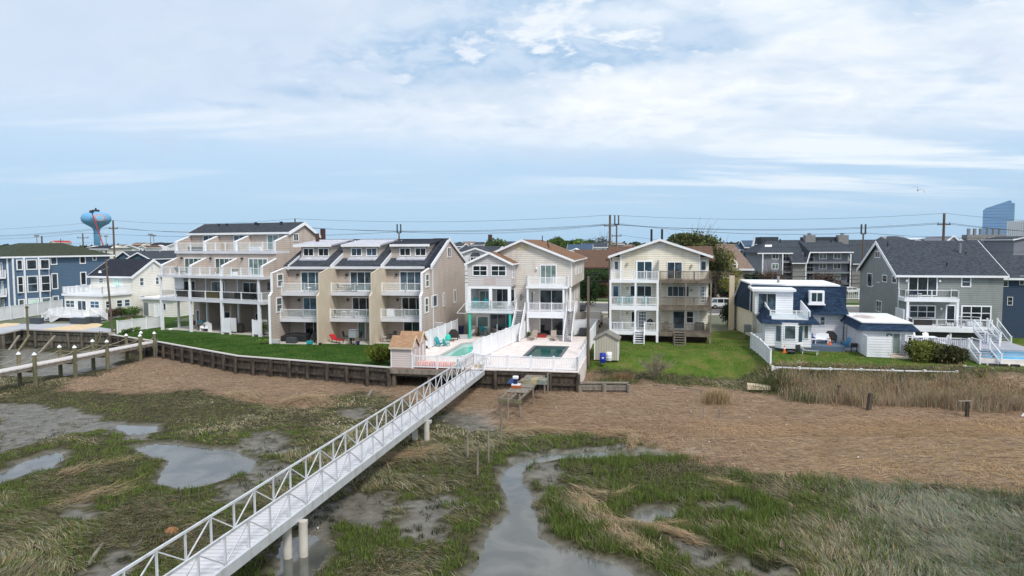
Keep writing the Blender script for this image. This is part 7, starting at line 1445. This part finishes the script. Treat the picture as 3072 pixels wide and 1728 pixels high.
# condominium
def condo():
    Y=165; a=gy('t',1185,325,Y); fr=Fr(6,o=(a[0],Y,0)); R=fr.thing('grey_condominium','long grey condominium with dark shingle roof, open breezeways and white framed windows','apartment building'); X=lambda u:fr.l('t',u,500,Y=0)[0]; Z=lambda v,u=1700,y=0:fr.l('t',u,v,Y=y)[2]
    ze=Z(325); zr=Z(165,1700,9); W=44; fl=(ze-.2)/3.35
    MB().box(-.0,X(1430),0,16,0,ze).build('wall',CGREY,R); MB().box(X(1430),X(1560),2.2,16,0,ze).build('recess_wall',CGREY,R); MB().box(X(1560),X(1720),-.8,16,0,ze-2.3).build('shake_wall',CSTONE,R); MB().box(X(1720)+.0,X(1830),2.2,16,0,ze).build('recess_wall',CGREY,R); MB().box(X(1830),X(2270),.6,16,0,ze).build('wall',CGREY,R); MB().box(X(2270),X(2300),2.5,16,0,ze).build('recess_wall',NAVYS,R); MB().box(X(2300),W,-.6,16,0,ze-2.5).build('shake_wall',CSTONE,R)
    r=MB(); r.poly([(-1.2,-.8,ze),(X(1560),-.8,ze),(X(1560),9,zr),(3.5,9,zr)]); r.poly([(X(1560)-.5,-1.6,ze-2.4),(X(1720),-1.6,ze-2.4),(X(1770),-.8,ze+.2),(X(1770),9,zr),(X(1560)-.5,9,zr)]); r.poly([(X(1770),-.8,ze+.2),(X(2310),-.8,ze+.2),(X(2310),9,zr),(X(1770),9,zr)]); r.poly([(X(2290),-1.4,ze-2.6),(W+1,-1.4,ze-2.6),(W+1,9,zr),(X(2310),9,zr)]); r.poly([(-1.2,-.8,ze),(3.5,9,zr),(3.5,10,zr),(-1.2,17,ze)]); r.poly([(3.5,9,zr),(W+1,9,zr),(W+1,17,ze),(-1.2,17,ze)]); r.build('roof',RGREY,R)
    t=MB(); t.box(-1.2,X(1560),-.9,-.8,ze-.25,ze).box(X(1770),X(2310),-.9,-.8,ze-.05,ze+.2).box(X(1560)-.5,X(1720),-1.7,-1.6,ze-2.6,ze-2.4).box(X(2290),W+1,-1.5,-1.4,ze-2.8,ze-2.6); t.bar((X(1720),-1.65,ze-2.5),(X(1770),-.85,ze+.1),.2); t.build('fascia',TRIM,R)
    for u in (1185,1432,1722,2275): MB().box(X(u)-.12,X(u)+.12,-.9,-.82,0,ze-.3-(2.4 if u==1722 else 0)).build('downpipe',TRIM,R)
    for vv in (370,495,630): 
        z=Z(vv)
        for u in (1352,): win(R,'F',0,X(u)-.85,X(u)+.85,z-.7,z+.75,cols=2,t=.15,g=GLASSC)
        for u in (1955,2135): win(R,'F',.6,X(u)-.9,X(u)+.9,z-.7,z+.75,cols=2,t=.15,g=GLASSC)
        for u in (1490,1800): win(R,'F',2.2,X(u)-.5,X(u)+.5,z-1.1,z+.9,door=True,name='door')
        deck(R,X(1432),X(1560),-.2,2.3,z-1.2,.35,METAL); deck(R,X(1722),X(2280),-.6,2.3,z-1.3,.4,METAL); rail(R,[(X(1440),-.1,z-1.2),(X(1555),-.1,z-1.2)],1.1,'thin',m=METAL,step=4,bal=.6); rail(R,[(X(1725),-.5,z-1.3),(X(1830),-.5,z-1.3)],1.1,'thin',m=METAL,step=4,bal=.6)
        lamp(R,X(1860),.6,z+1)
    for (u0,u1,vt,y) in ((1290,1510,128,10),(1900,2330,128,10)): MB().box(X(u0),X(u1),y-1.5,y+5,zr-1,Z(vt,(u0+u1)/2,y)).build('upper_roof',RGREY,R)
    for u in (1905,2335):
        x=X(u); MB().box(x-1.2,x+1.2,7,9,zr-1.5,Z(105,u,8)).build('chimney',CSTONE,R); MB().tube([(x,8,Z(105,u,8)),(x,8,Z(78,u,8))],.45,10).build('chimney_pot',METAL,R)
    p=fr.l('t',1253,262,Y=4); MB().prism([(p[0]-1,3.2,p[2]-.6),(p[0]+.8,3.2,p[2]-.6),(p[0]+1.2,4.4,p[2]+.6),(p[0]-.4,4.4,p[2]+.6)],(0,-.12,.12)).build('skylight',TRIM,R)
    for u,v in ((1415,160),(1620,240),(1785,210),(2050,180),(2115,180),(1290,290),(1915,210)): q=fr.l('t',u,v,Y=7); MB().tube([(q[0],7,q[2]-1),(q[0],7,q[2]+.2)],.15,6).build('roof_vent',BLACK,R)
condo()
fr_,R_,w_,ze_,zr_=bg_house('v',1480,2720,715,890,135,'grey condominium wing behind the large grey house with stacked chimneys',CGREY,RGREY,nw=8,floors=2,d=18,phi=4,name='condominium_wing',cat='apartment building')
for u in (1905,2165):
    p=fr_.l('v',u,700,Y=9); q=fr_.l('v',u,650,Y=9); MB().box(p[0]-2,p[0]+2,8,10,p[2]-2,q[2]).build('chimney',CSTONE,R_)
    for k in (-1.2,0,1.2): MB().tube([(p[0]+k,9,q[2]),(p[0]+k,9,q[2]+1.3)],.35,8).build('chimney_pot',METAL,R_)
for (u,v0,v1,hw_) in ((1590,668,760,110),(1655,718,790,130)):
    p=fr_.l('v',u,v0,Y=0); q=fr_.l('v',u+hw_,v1,Y=0); h=q[0]-p[0]; MB().xz([(p[0]-h,q[2]),(p[0],p[2]),(p[0]+h,q[2])],-1.6 if v0>700 else -.8,9).build('gable',CGREY,R_); y=-1.7 if v0>700 else -.9
    MB().bar((p[0]-h,y,q[2]),(p[0],y,p[2]),.25).bar((p[0],y,p[2]),(p[0]+h,y,q[2]),.25).build('rake_board',TRIM,R_)
bg_house('v',725,1015,668,720,178,'grey raised roof block of the condominium seen over the big grey roof',CSTONE,RGREY,nw=0,d=8,hip=True); bg_house('v',1040,1200,700,735,600,'pale far white building on the skyline right of the grey roof block',WHITE,TRIMG,nw=3)
bg_house('v',2440,2760,675,715,125,'grey gabled roof end at the right edge above the condominium wing',CGREY,RGREY,ridge='y',nw=1,floors=1)
# rows of far houses
rg=random.Random(5); FAR=((60,'far white house on the skyline at the left edge'),(420,'far grey house on the skyline right of the water tower'),(470,'far tan house on the skyline beside the light masts'),(1215,'far grey roofed house peeking behind the town house ridge'),(1395,'far white house left of the leafy tree on the skyline'),(1500,'far white house under the leafy tree on the skyline'),(1660,'far white house at the right foot of the beige roof'),(1845,'far pale house between the twin poles and the duplex'),(2165,'far pale house above the tan steep roof'),(2205,'far white house right of the tan steep roof'),(2262,'far grey house left of the condominium'))
for i,(u,l) in enumerate(FAR):
    Y=rg.uniform(330,560); bg_house('n',u-rg.uniform(14,26),u+rg.uniform(14,26),rg.uniform(727,730),733.5,Y,l,(WHITE,IVORY,TAND,GREY)[i%4],(RGREY,RTAN,RDARK)[i%3],nw=3,floors=2,hip=i%2==0)
wf_=MB()
bl=[(x,rg.uniform(620,900),rg.uniform(4,6.5),rg.uniform(18,34),rg.uniform(3.5,6)) for x in np.arange(-760,900,15)]
o=leafball(None,bl,26000,3.2,(.045,.075,.03),name='distant_woods'); o['kind']='stuff'
# trees
def T(c,u,vt,vb,Y,cr,l,col,**k): g=gy(c,u,vt,Y); return tree((g[0],Y,0),l,g[2],cr,col,**k)
T('e',920,105,0,110,6.6,'broad dark green pine behind the duplex with bare twigs at its right',(.085,.10,.035),n=4200,size=.3,trunk=.35,base=.5,bare=40,inner=.1)
T('e',1030,100,0,114,5.5,'thin-crowned bare tree right of the dark pine',(.10,.09,.045),n=1600,size=.22,trunk=.25,base=.4,bare=60)
T('t',620,240,0,118,4.8,'tall yellow-green spring tree in front of the tan building',(.24,.235,.06),n=3000,size=.2,trunk=.25,base=.25,inner=.05,bare=30)
T('t',680,650,0,124,3.6,'dark spreading conifer on the far side of the street behind the minivan',(.022,.05,.022),n=3800,size=.2,trunk=.2,base=.1)
T('t',1080,565,0,128,3.0,'dark green conical evergreen left of the condominium',(.025,.06,.025),n=2500,size=.25,trunk=.2,base=.05); T('t',1290,560,0,126,4.4,'reddish brown budding tree in front of the condominium',(.16,.10,.07),n=1800,size=.2,trunk=.2,base=.3,bare=60,inner=.05); T('t',1975,585,0,140,3.5,'small reddish tree in front of the condominium parking',(.15,.09,.07),n=1200,size=.2,trunk=.15,bare=30)
T('u',835,105,0,250,7,'leafy pale green tree above the gambrel house',(.10,.15,.05),n=1800,size=.5,trunk=.35,inner=.05); T('u',330,158,0,260,6,'dark round tree beside the town house gable',(.03,.05,.02),n=1500,size=.5,trunk=.3)
for u,v,l in ((1560,125,'wide green tree right of the beige roof, leftmost of the group'),(1640,108,'tallest green tree right of the beige roof'),(1720,140,'green tree right of the tallest in the skyline group'),(1830,130,'bright green tree above the navy roofed house'),(1950,138,'rounded green tree above the navy roofed house'),(2060,130,'green tree at the right end of the skyline group')): T('u',u,v,0,300+u%37,9,l,(.06,.11,.025) if u%3 else (.09,.15,.03),n=1900,size=.7,trunk=.4,base=.15)
T('u',2205,85,0,290,8,'bare grey tree beside the tall twin poles',(.12,.12,.09),n=900,size=.35,trunk=.3,bare=90,inner=.05)
T('t',885,188,0,330,8,'dark skyline tree between the tan and the navy roofs',(.035,.055,.03),n=1500,size=.6,trunk=.4)
g=gp('f',95,900,0); shrub((g[0],g[1],0),'tall dark ragged evergreen shrub beside the chimney',1.4,3.6,(.03,.055,.02),3000,.11,k=10); g=gp('x',90,520,0)
g=gy('d',1330,520,128); shrub((g[0],122,0),'dark clipped evergreen at the corner of the beige house',2.2,6.5,(.02,.05,.015),1800,.2)
# ------------------------------------------------------------------ water tower and lift, towers
Y=512; g=gy('a',1042,125,Y); gb=gy('a',1042,310,Y); fr=Fr(0,o=(g[0],Y,0)); R=fr.thing('water_tower','light blue bulb-shaped water tower on a slim stem with an oval emblem','water tower'); ztop=g[2]; rr=(gy('a',1187,200,Y)[0]-gy('a',897,200,Y)[0])/2; hh=ztop-gb[2]
prof=[(2.2,0),(2.1,gb[2]-2),(2.6,gb[2]),(rr*.42,gb[2]+hh*.1),(rr*.84,gb[2]+hh*.30),(rr*.97,gb[2]+hh*.44),(rr,gb[2]+hh*.56),(rr*.98,gb[2]+hh*.68),(rr*.89,gb[2]+hh*.81),(rr*.68,gb[2]+hh*.92),(rr*.36,gb[2]+hh*.98),(.4,gb[2]+hh)]
MB().lathe((0,0,0),prof,32).build('tank',TANKB,R,smooth=True); MB().box(-2.4,2.2,-1,1,ztop-.4,ztop+1.3).box(-.5,.5,-.3,.3,ztop+1.3,ztop+2.6).build('top_gear',METD,R)
# emblem: oval rings with bars, wrapped on the tank's right side
def emb(r1,r2,m,nm,off):
    mb=MB(); n=32; az=math.radians(46); c=Vector((math.sin(az)*rr*1.0,-math.cos(az)*rr*1.0,gb[2]+hh*.6)); ex=Vector((math.cos(az),math.sin(az),0)); nr=Vector((math.sin(az),-math.cos(az),0))
    def pt(a,r): 
        p=c+ex*(math.cos(a)*4.4*r)+Vector((0,0,math.sin(a)*3.0*r)); q=Vector((p.x,p.y,0)); t=(p.z-gb[2])/hh; R0=np.interp(t,[.1,.30,.44,.56,.68,.81,.92,.98,1],[rr*k for k in (.42,.84,.97,1,.98,.89,.68,.36,.05)]); q=q.normalized()*(R0+off); return (q.x,q.y,p.z)
    for i in range(n):
        a,b=2*math.pi*i/n,2*math.pi*(i+1)/n
        if r1>0: mb.poly([pt(a,r1),pt(b,r1),pt(b,r2),pt(a,r2)])
        else: mb.poly([pt(a,r2),pt(b,r2),tuple(pt(0,0))])
    return mb.build(nm,m,R)
OR_=mat('coral_emblem_paint',(.62,.30,.24),.6); emb(.9,1.05,OR_,'emblem_ring',.12); emb(.72,.8,OR_,'emblem_ring',.12); emb(0,.7,mat('pale_blue_emblem',(.28,.50,.70),.6),'emblem_field',.1)
a=gy('a',1000,140,Y-14); b=gy('a',1165,490,Y-14); fr=Fr(0,o=(b[0],Y-14,0)); R=fr.thing('boom_lift','long thin red boom lift reaching over the blue water tower','boom lift'); MB().bar((0,0,1.5),(a[0]-b[0],0,a[2]),.55,.55).build('boom',mat('red_boom_paint',(.45,.04,.03),.6),R); MB().box(-1.5,2,-1.5,1.5,.6,2.4).build('chassis',METD,R); MB().box(a[0]-b[0]-1.4,a[0]-b[0]+1,-.9,.9,a[2],a[2]+1.8).build('basket',METD,R)
for sx in (-1,1.5): MB().tube([(sx,-1.6,.6),(sx,1.6,.6)],.6,12).build('wheel',BLACK,R)
Y=3000; BG=mat('blue_tower_glass',(.14,.30,.54),.25,col2=(.18,.35,.58),scale=.004,metal=.2,lap=13.,bump=.3); g=gy('v',2022,320,Y); fr=Fr(36,o=(g[0],Y,0)); p=[fr.l('v',u,v,Y=0) for u,v in ((2022,320),(2060,290),(2395,182),(2455,200))]; R=fr.thing('glass_skyscraper','tall blue glass skyscraper with a slanted top on the right skyline','skyscraper')
MB().xz([(0,0),(0,p[0][2]),(p[1][0],p[1][2]),(p[2][0],p[2][2]),(p[3][0]-10,p[3][2]-4),(p[3][0]-10,0)],0,45).build('tower',BG,R); MB().box(p[3][0]-9.9,p[3][0],6,40,0,p[3][2]-6).build('edge_fin',mat('pale_tower_fin',(.16,.34,.46),.4),R)
Y=2700; g=gy('v',2345,475,Y); fr=Fr(36,o=(g[0],Y,0)); q=fr.l('v',2600,475,Y=0); R=fr.thing('ribbed_tower','pale grey vertical-ribbed tower in front of the blue skyscraper','skyscraper'); MB().box(0,q[0],0,40,0,g[2]).build('tower',mat('pale_grey_tower',(.33,.38,.45),.8),R)
for i in range(9): x=q[0]*(i+.5)/9; MB().box(x-2.4,x+2.4,-3,0,0,g[2]+3).build('rib',mat('tower_rib_white',(.55,.58,.62),.8),R)
# ------------------------------------------------------------------ poles and wires
def upole(o,h,label,arms=(),r=.17,twin=False,lean=0):
    R=Fr(4,o=o).thing('utility_pole',label,'utility pole'); MB().tube([(0,0,-.3),(lean,0,h)],[r*1.15,r*.8],10).build('mast',POLE,R)
    for z,w in arms: MB().bar((-w,0,h-z),(w,0,h-z),.12,.14).build('crossarm',POLE,R); 
    for z,w in arms:
        for k in (-w+.1,w-.1): MB().tube([(k,0,h-z+.07),(k,0,h-z+.3)],.06,6).build('insulator',DARKG,R)
    if twin:
        for k in (-.35,.35): MB().bar((k,0,h-.1),(k,0,h+1.6),.22).build('arrester',DARKG,R)
        MB().bar((-.45,0,h-.1),(.45,0,h-.1),.16).build('bracket',DARKG,R)
    return R
def ptop(u,v,Y): return gy('n',u,v,Y)
MAIN=[(-260,690,175),(339,661,132),(885,656,114),(1830,645,101),(2833,640,97.5),(3700,668,90)]; SEC=[(-200,712,190),(248,700,152),(1197,697,134),(1850,672,126),(2590,700,121),(3400,700,112)]
labsM=['','tall wooden utility pole with crossarm behind the ivory cottage','utility pole tip rising behind the tall tan terrace block','tall wooden utility pole between the beige house and the duplex','leaning utility pole rising behind the big grey roof',''];labsS=['','shorter utility pole with crossarm left of the water tower','utility pole with twin black tops above the town house roof','utility pole with forked top right beside the tall wooden one','utility pole with forked top in front of the condominium','']
MT=[];ST=[]
for (u,v,Y),l in zip(MAIN,labsM):
    g=ptop(u,v,Y); MT.append(g)
    if l: upole((g[0],Y,0),g[2],l,arms=((1.6,.9),) if u!=885 else (),r=.2 if u!=885 else .14)
for (u,v,Y),l in zip(SEC,labsS):
    g=ptop(u,v,Y); ST.append(g)
    if l: upole((g[0],Y,0),g[2],l,arms=((1.0,1.3),) if u<300 else ((2.2,.9),),twin=u>1000,r=.17)
g=ptop(125,708,160); upole((g[0],160,0),g[2],'plain pole stub rising above the mossy roof of the blue house',r=.22); g=ptop(182,716,300); upole((g[0],300,0),g[2],'small far utility pole beside the red roof tip',arms=((1,1.2),),r=.2)
def wires(T,dz,dx,sag,label,r=.018):
    for i,(a,b) in enumerate(zip(T,T[1:])):
        o=(a[0]+dx,a[1],a[2]-dz); e=Vector((b[0]+dx-o[0],b[1]-o[1],b[2]-dz-o[2])); pts=[]
        for k in range(15): t=k/14; p=e*t; p.z-=sag*(1-(2*t-1)**2); pts.append(p)
        solo(Fr(0,o=o),MB().tube(pts,r,4),'power_line',BLACK,label,'power line',label)
wires(MT,0.0,0,.75,'topmost single cable of the near pole line'); wires(MT,1.35,-.8,.85,'left crossarm cable of the near pole line',.022); wires(MT,1.38,.8,.95,'right crossarm cable of the near pole line',.022); wires(ST,-.1,-.6,.9,'left top cable of the farther pole line',.016); wires(ST,2.0,.6,1.2,'lower cable of the farther pole line',.02); wires(ST,-.1,.6,1.0,'right top cable of the farther pole line',.016)
LOW=[(g[0],g[1],0) for g in MT]
for z,r,l in ((7.3,.035,'highest of the thick low cables above the street'),(6.6,.05,'second of the thick low cables above the street'),(6.1,.035,'third of the thick low cables above the street'),(5.5,.045,'lowest of the thick low cables above the street')): wires([(a,b,z) for a,b,_ in LOW],0,0,.5,l,r)
# near poles
g=gp('d',1345,1180,-.6); t=gy('d',1362,430,g[1]); upole((g[0],g[1],-.6),t[2]+.6,'bare wooden service pole between the pool terrace and the olive shed',r=.15); e=gy('e',215,330,FD.w(-5.6,2)[1]); 
for dz,l in ((.2,'upper service wire from the bare pole to the yellow duplex'),(.9,'lower service wire from the bare pole to the yellow duplex')):
    o=(g[0],g[1],t[2]-dz); solo(Fr(0,o=o),MB().tube([(0,0,0),((e[0]-g[0])*.5,(e[1]-g[1])*.5,(e[2]-o[2])*.5-.3),(e[0]-g[0],e[1]-g[1],e[2]-o[2]-dz)],.018,4),'service_wire',BLACK,l,'wire')
g=gp('a',1225,1445,-.05); t=gy('a',1200,640,g[1]); R=upole((g[0],g[1],0),t[2],'thin wooden light pole at the bulkhead corner in front of the cottage',r=.13,lean=-.5); MB().bar((-.45,0,t[2]-1.2),(-1.2,-.2,t[2]-1.5),.06).build('lamp_arm',METAL,R); MB().tube([(-1.2,-.2,t[2]-1.75),(-1.2,-.2,t[2]-1.45)],[.22,.1],10).build('lamp_head',TRIM,R)
for u,v,Y,l in ((451,705,420,'tall thin light mast above the white twin-gabled house, left one'),(461,708,420,'tall thin light mast above the white twin-gabled house, right one'),(110,709,400,'pale stadium light mast above the blue house roof'),(300,709,450,'light mast right of the water tower stem'),(318,710,450,'light mast beside the red boom lift')):
    g=gy('n',u,v,Y); R=Fr(0,o=(g[0],Y,0)).thing('light_mast',l,'light mast'); MB().tube([(0,0,0),(0,0,g[2])],[.3,.2],6).build('mast',METAL,R); MB().box(-1.3,1.3,-.3,.3,g[2]-.2,g[2]+.8).build('lamp_bank',METAL,R)
# ------------------------------------------------------------------ vehicles
def vehicle(fr,L,w,h,body,label,cat,name,van=True,hood=False,door=False,truck=False):
    R=fr.thing(name,label,cat); hw=w/2; bz=.42; belt=h*.55
    if van: prof=[(0,bz),(0,h*.5),(.15,belt),(L*.2,belt+.06),(L*.34,h-.05),(L*.5,h),(L*.86,h-.03),(L-.12,belt+.1),(L,h*.4),(L-.03,bz)]
    else: prof=[(0,bz),(0,h*.52),(.1,belt),(L*.27,belt+.04),(L*.36,h-.04),(L*.6,h),(L*.66,belt+.1),(L*.67,belt),(L-.02,belt),(L,bz)]
    b=MB(); b.prism([(x,-hw,z) for x,z in prof],(0,w,0)); b.build('body',body,R,bevel=.06)
    g=MB()
    for s in (-1,1):
        y=s*(hw+.004)
        if van: qs=([(L*.26,belt+.08),(L*.36,h-.12),(L*.52,h-.1),(L*.52,belt+.08)],[(L*.54,belt+.08),(L*.54,h-.1),(L*.72,h-.1),(L*.72,belt+.08)],[(L*.74,belt+.08),(L*.74,h-.1),(L*.86,h-.13),(L*.93,belt+.12)])
        else: qs=([(L*.31,belt+.08),(L*.37,h-.12),(L*.47,h-.1),(L*.47,belt+.08)],[(L*.49,belt+.08),(L*.49,h-.1),(L*.6,h-.1),(L*.62,belt+.08)])
        for q in qs: MB().prism([(x,y,z) for x,z in q],(0,s*.01,0)).build('side_window',GLASS,R)
    xa,za,xb,zb=(L*.215,belt+.09,L*.335,h-.09) if van else (L*.28,belt+.07,L*.355,h-.08); MB().prism([(xa,-hw*.86,za),(xa,hw*.86,za),(xb,hw*.8,zb),(xb,-hw*.8,zb)],(-.03,0,.02)).build('windscreen',GLASS,R)
    for x in (L*.18,L*.8):
        for s in (-1,1): 
            t=MB().tube([(x,s*(hw-.2),.36),(x,s*(hw+.02),.36)],.36,18).build('wheel',BLACK,R); MB().tube([(x,s*(hw+.021),.36),(x,s*(hw+.03),.36)],.2,12).build('rim',METAL,t)
    for s in (-1,1): MB().box(-.02,.05,s*hw*.82-.16,s*hw*.82+.16,h*.38,h*.47).build('headlight',HEADL,R); MB().box(L-.05,L+.02,s*hw*.86-.1,s*hw*.86+.1,h*.4,h*.55).build('tail_light',TAILL,R); MB().box(L*.3,L*.3+.12,s*(hw+.02),s*(hw+.2),belt+.05,belt+.2).build('mirror',body,R)
    MB().box(-.06,.02,-hw*.9,hw*.9,.4,.62).build('bumper',DARKG,R)
    if hood: MB().prism([(.15,-hw*.85,belt+1.0),(.15,hw*.85,belt+1.0),(L*.25,hw*.85,belt+.1),(L*.25,-hw*.85,belt+.1)],(.03,0,.05)).build('open_hood',body,R)
    if door: MB().prism([(L*.3,-hw-.02,.5),(L*.3,-hw-.02,belt),(L*.38,-hw-.3,h-.1),(L*.42,-hw-1.0,h-.15),(L*.42,-hw-1.1,.5)],(.08,0,0)).build('open_door',body,R)
    return R
g=gp('e',1115,785,-.02); vehicle(Fr(187,o=(g[0]+5.4,g[1]+2.6,-.02)),5.1,1.95,1.8,CARW,'silver-white minivan parked on the street right of the duplex','minivan','parked_minivan')
g=gp('d',1440,832,0); vehicle(Fr(-78+180,o=(g[0]-.6,g[1]-1.2,.0)),5.4,1.95,1.95,mat('off_white_truck_paint',(.62,.61,.58),.35),'white pickup truck facing the camera with its hood and door open beside the beige house','pickup truck','pickup_truck',van=False,hood=True,door=True)
g=gp('d',1325,800,0); vehicle(Fr(-75+180,o=(g[0]-.6,g[1]+.8,0)),4.7,1.85,1.6,CARB,'dark car with open hood half hidden behind the right stair of the beige house','car','parked_car',van=False,hood=True)
g=gp('t',2310,845,0); vehicle(Fr(180,o=(g[0]+3,g[1]+2,0)),4.6,1.8,1.5,CARW,'white car glimpsed beyond the street left of the grey house','car','parked_car')
g=gp('t',2190,905,0); panel_fence(Fr(8,o=(g[0],g[1],0)),[(0,0,0),(9,0,0)],2.0,'white picket fence beyond the street left of the grey house',picket=True,step=3,bal=.35)
# ------------------------------------------------------------------ gulls
def gull(c,u,v,Y,span,label,tilt):
    g=gy(c,u,v,Y); R=Fr(0,o=g).thing('gull',label,'gull'); s=span/2
    b=MB(); rows=[]
    body=[(-.26,.015,0),(-.16,.05,.01),(-.02,.075,.0),(.14,.06,-.01),(.24,.035,0),(.30,.03,.015),(.35,.008,.0)]
    b.tube([(x,0,z) for x,r,z in body],[r for x,r,z in body],8)
    for sg in (-1,1):
        W=[(0,.02,.10),(s*.35,.12*tilt[0],.12),(s*.65,.10*tilt[1],.09),(s,-.02*tilt[1]-.05,.015)]
        for (d0,z0,c0),(d1,z1,c1) in zip(W,W[1:]): b.prism([(-c0,sg*d0,z0),(c0*.8,sg*d0,z0),(c1*.5-.05,sg*d1,z1),(-c1-.05,sg*d1,z1)],(0,0,.014))
    o=b.build('body',mat('gull_grey',(.30,.31,.33),.8,col2=(.6,.6,.6),scale=6),R); R.rotation_euler=(math.radians(25),math.radians(-15),math.radians(70)); R.scale=(1,1,1)
gull('g',593,26,62,1.35,'gull gliding high in the sky above the big grey roof',(2.2,1.6)); gull('g',395,275,110,1.2,'small distant gull low above the condominium roof',(2.,1.2))
if False: pass
# ------------------------------------------------------------------ thin sea air that fades the far skyline
hz=MB().box(-3600,3600,-60,3600,-3.6,260).build('haze',bpy.data.materials.new('haze_air')); hz['kind']='stuff'
_m=hz.data.materials[0]; _m.use_nodes=True; _nt=_m.node_tree; _nt.nodes.clear(); _o=_nt.nodes.new('ShaderNodeOutputMaterial'); _v=_nt.nodes.new('ShaderNodeVolumePrincipled'); _v.inputs['Color'].default_value=(.80,.89,1,1); _v.inputs['Density'].default_value=.00004; _v.inputs['Anisotropy'].default_value=.2; _nt.links.new(_v.outputs[0],_o.inputs['Volume'])
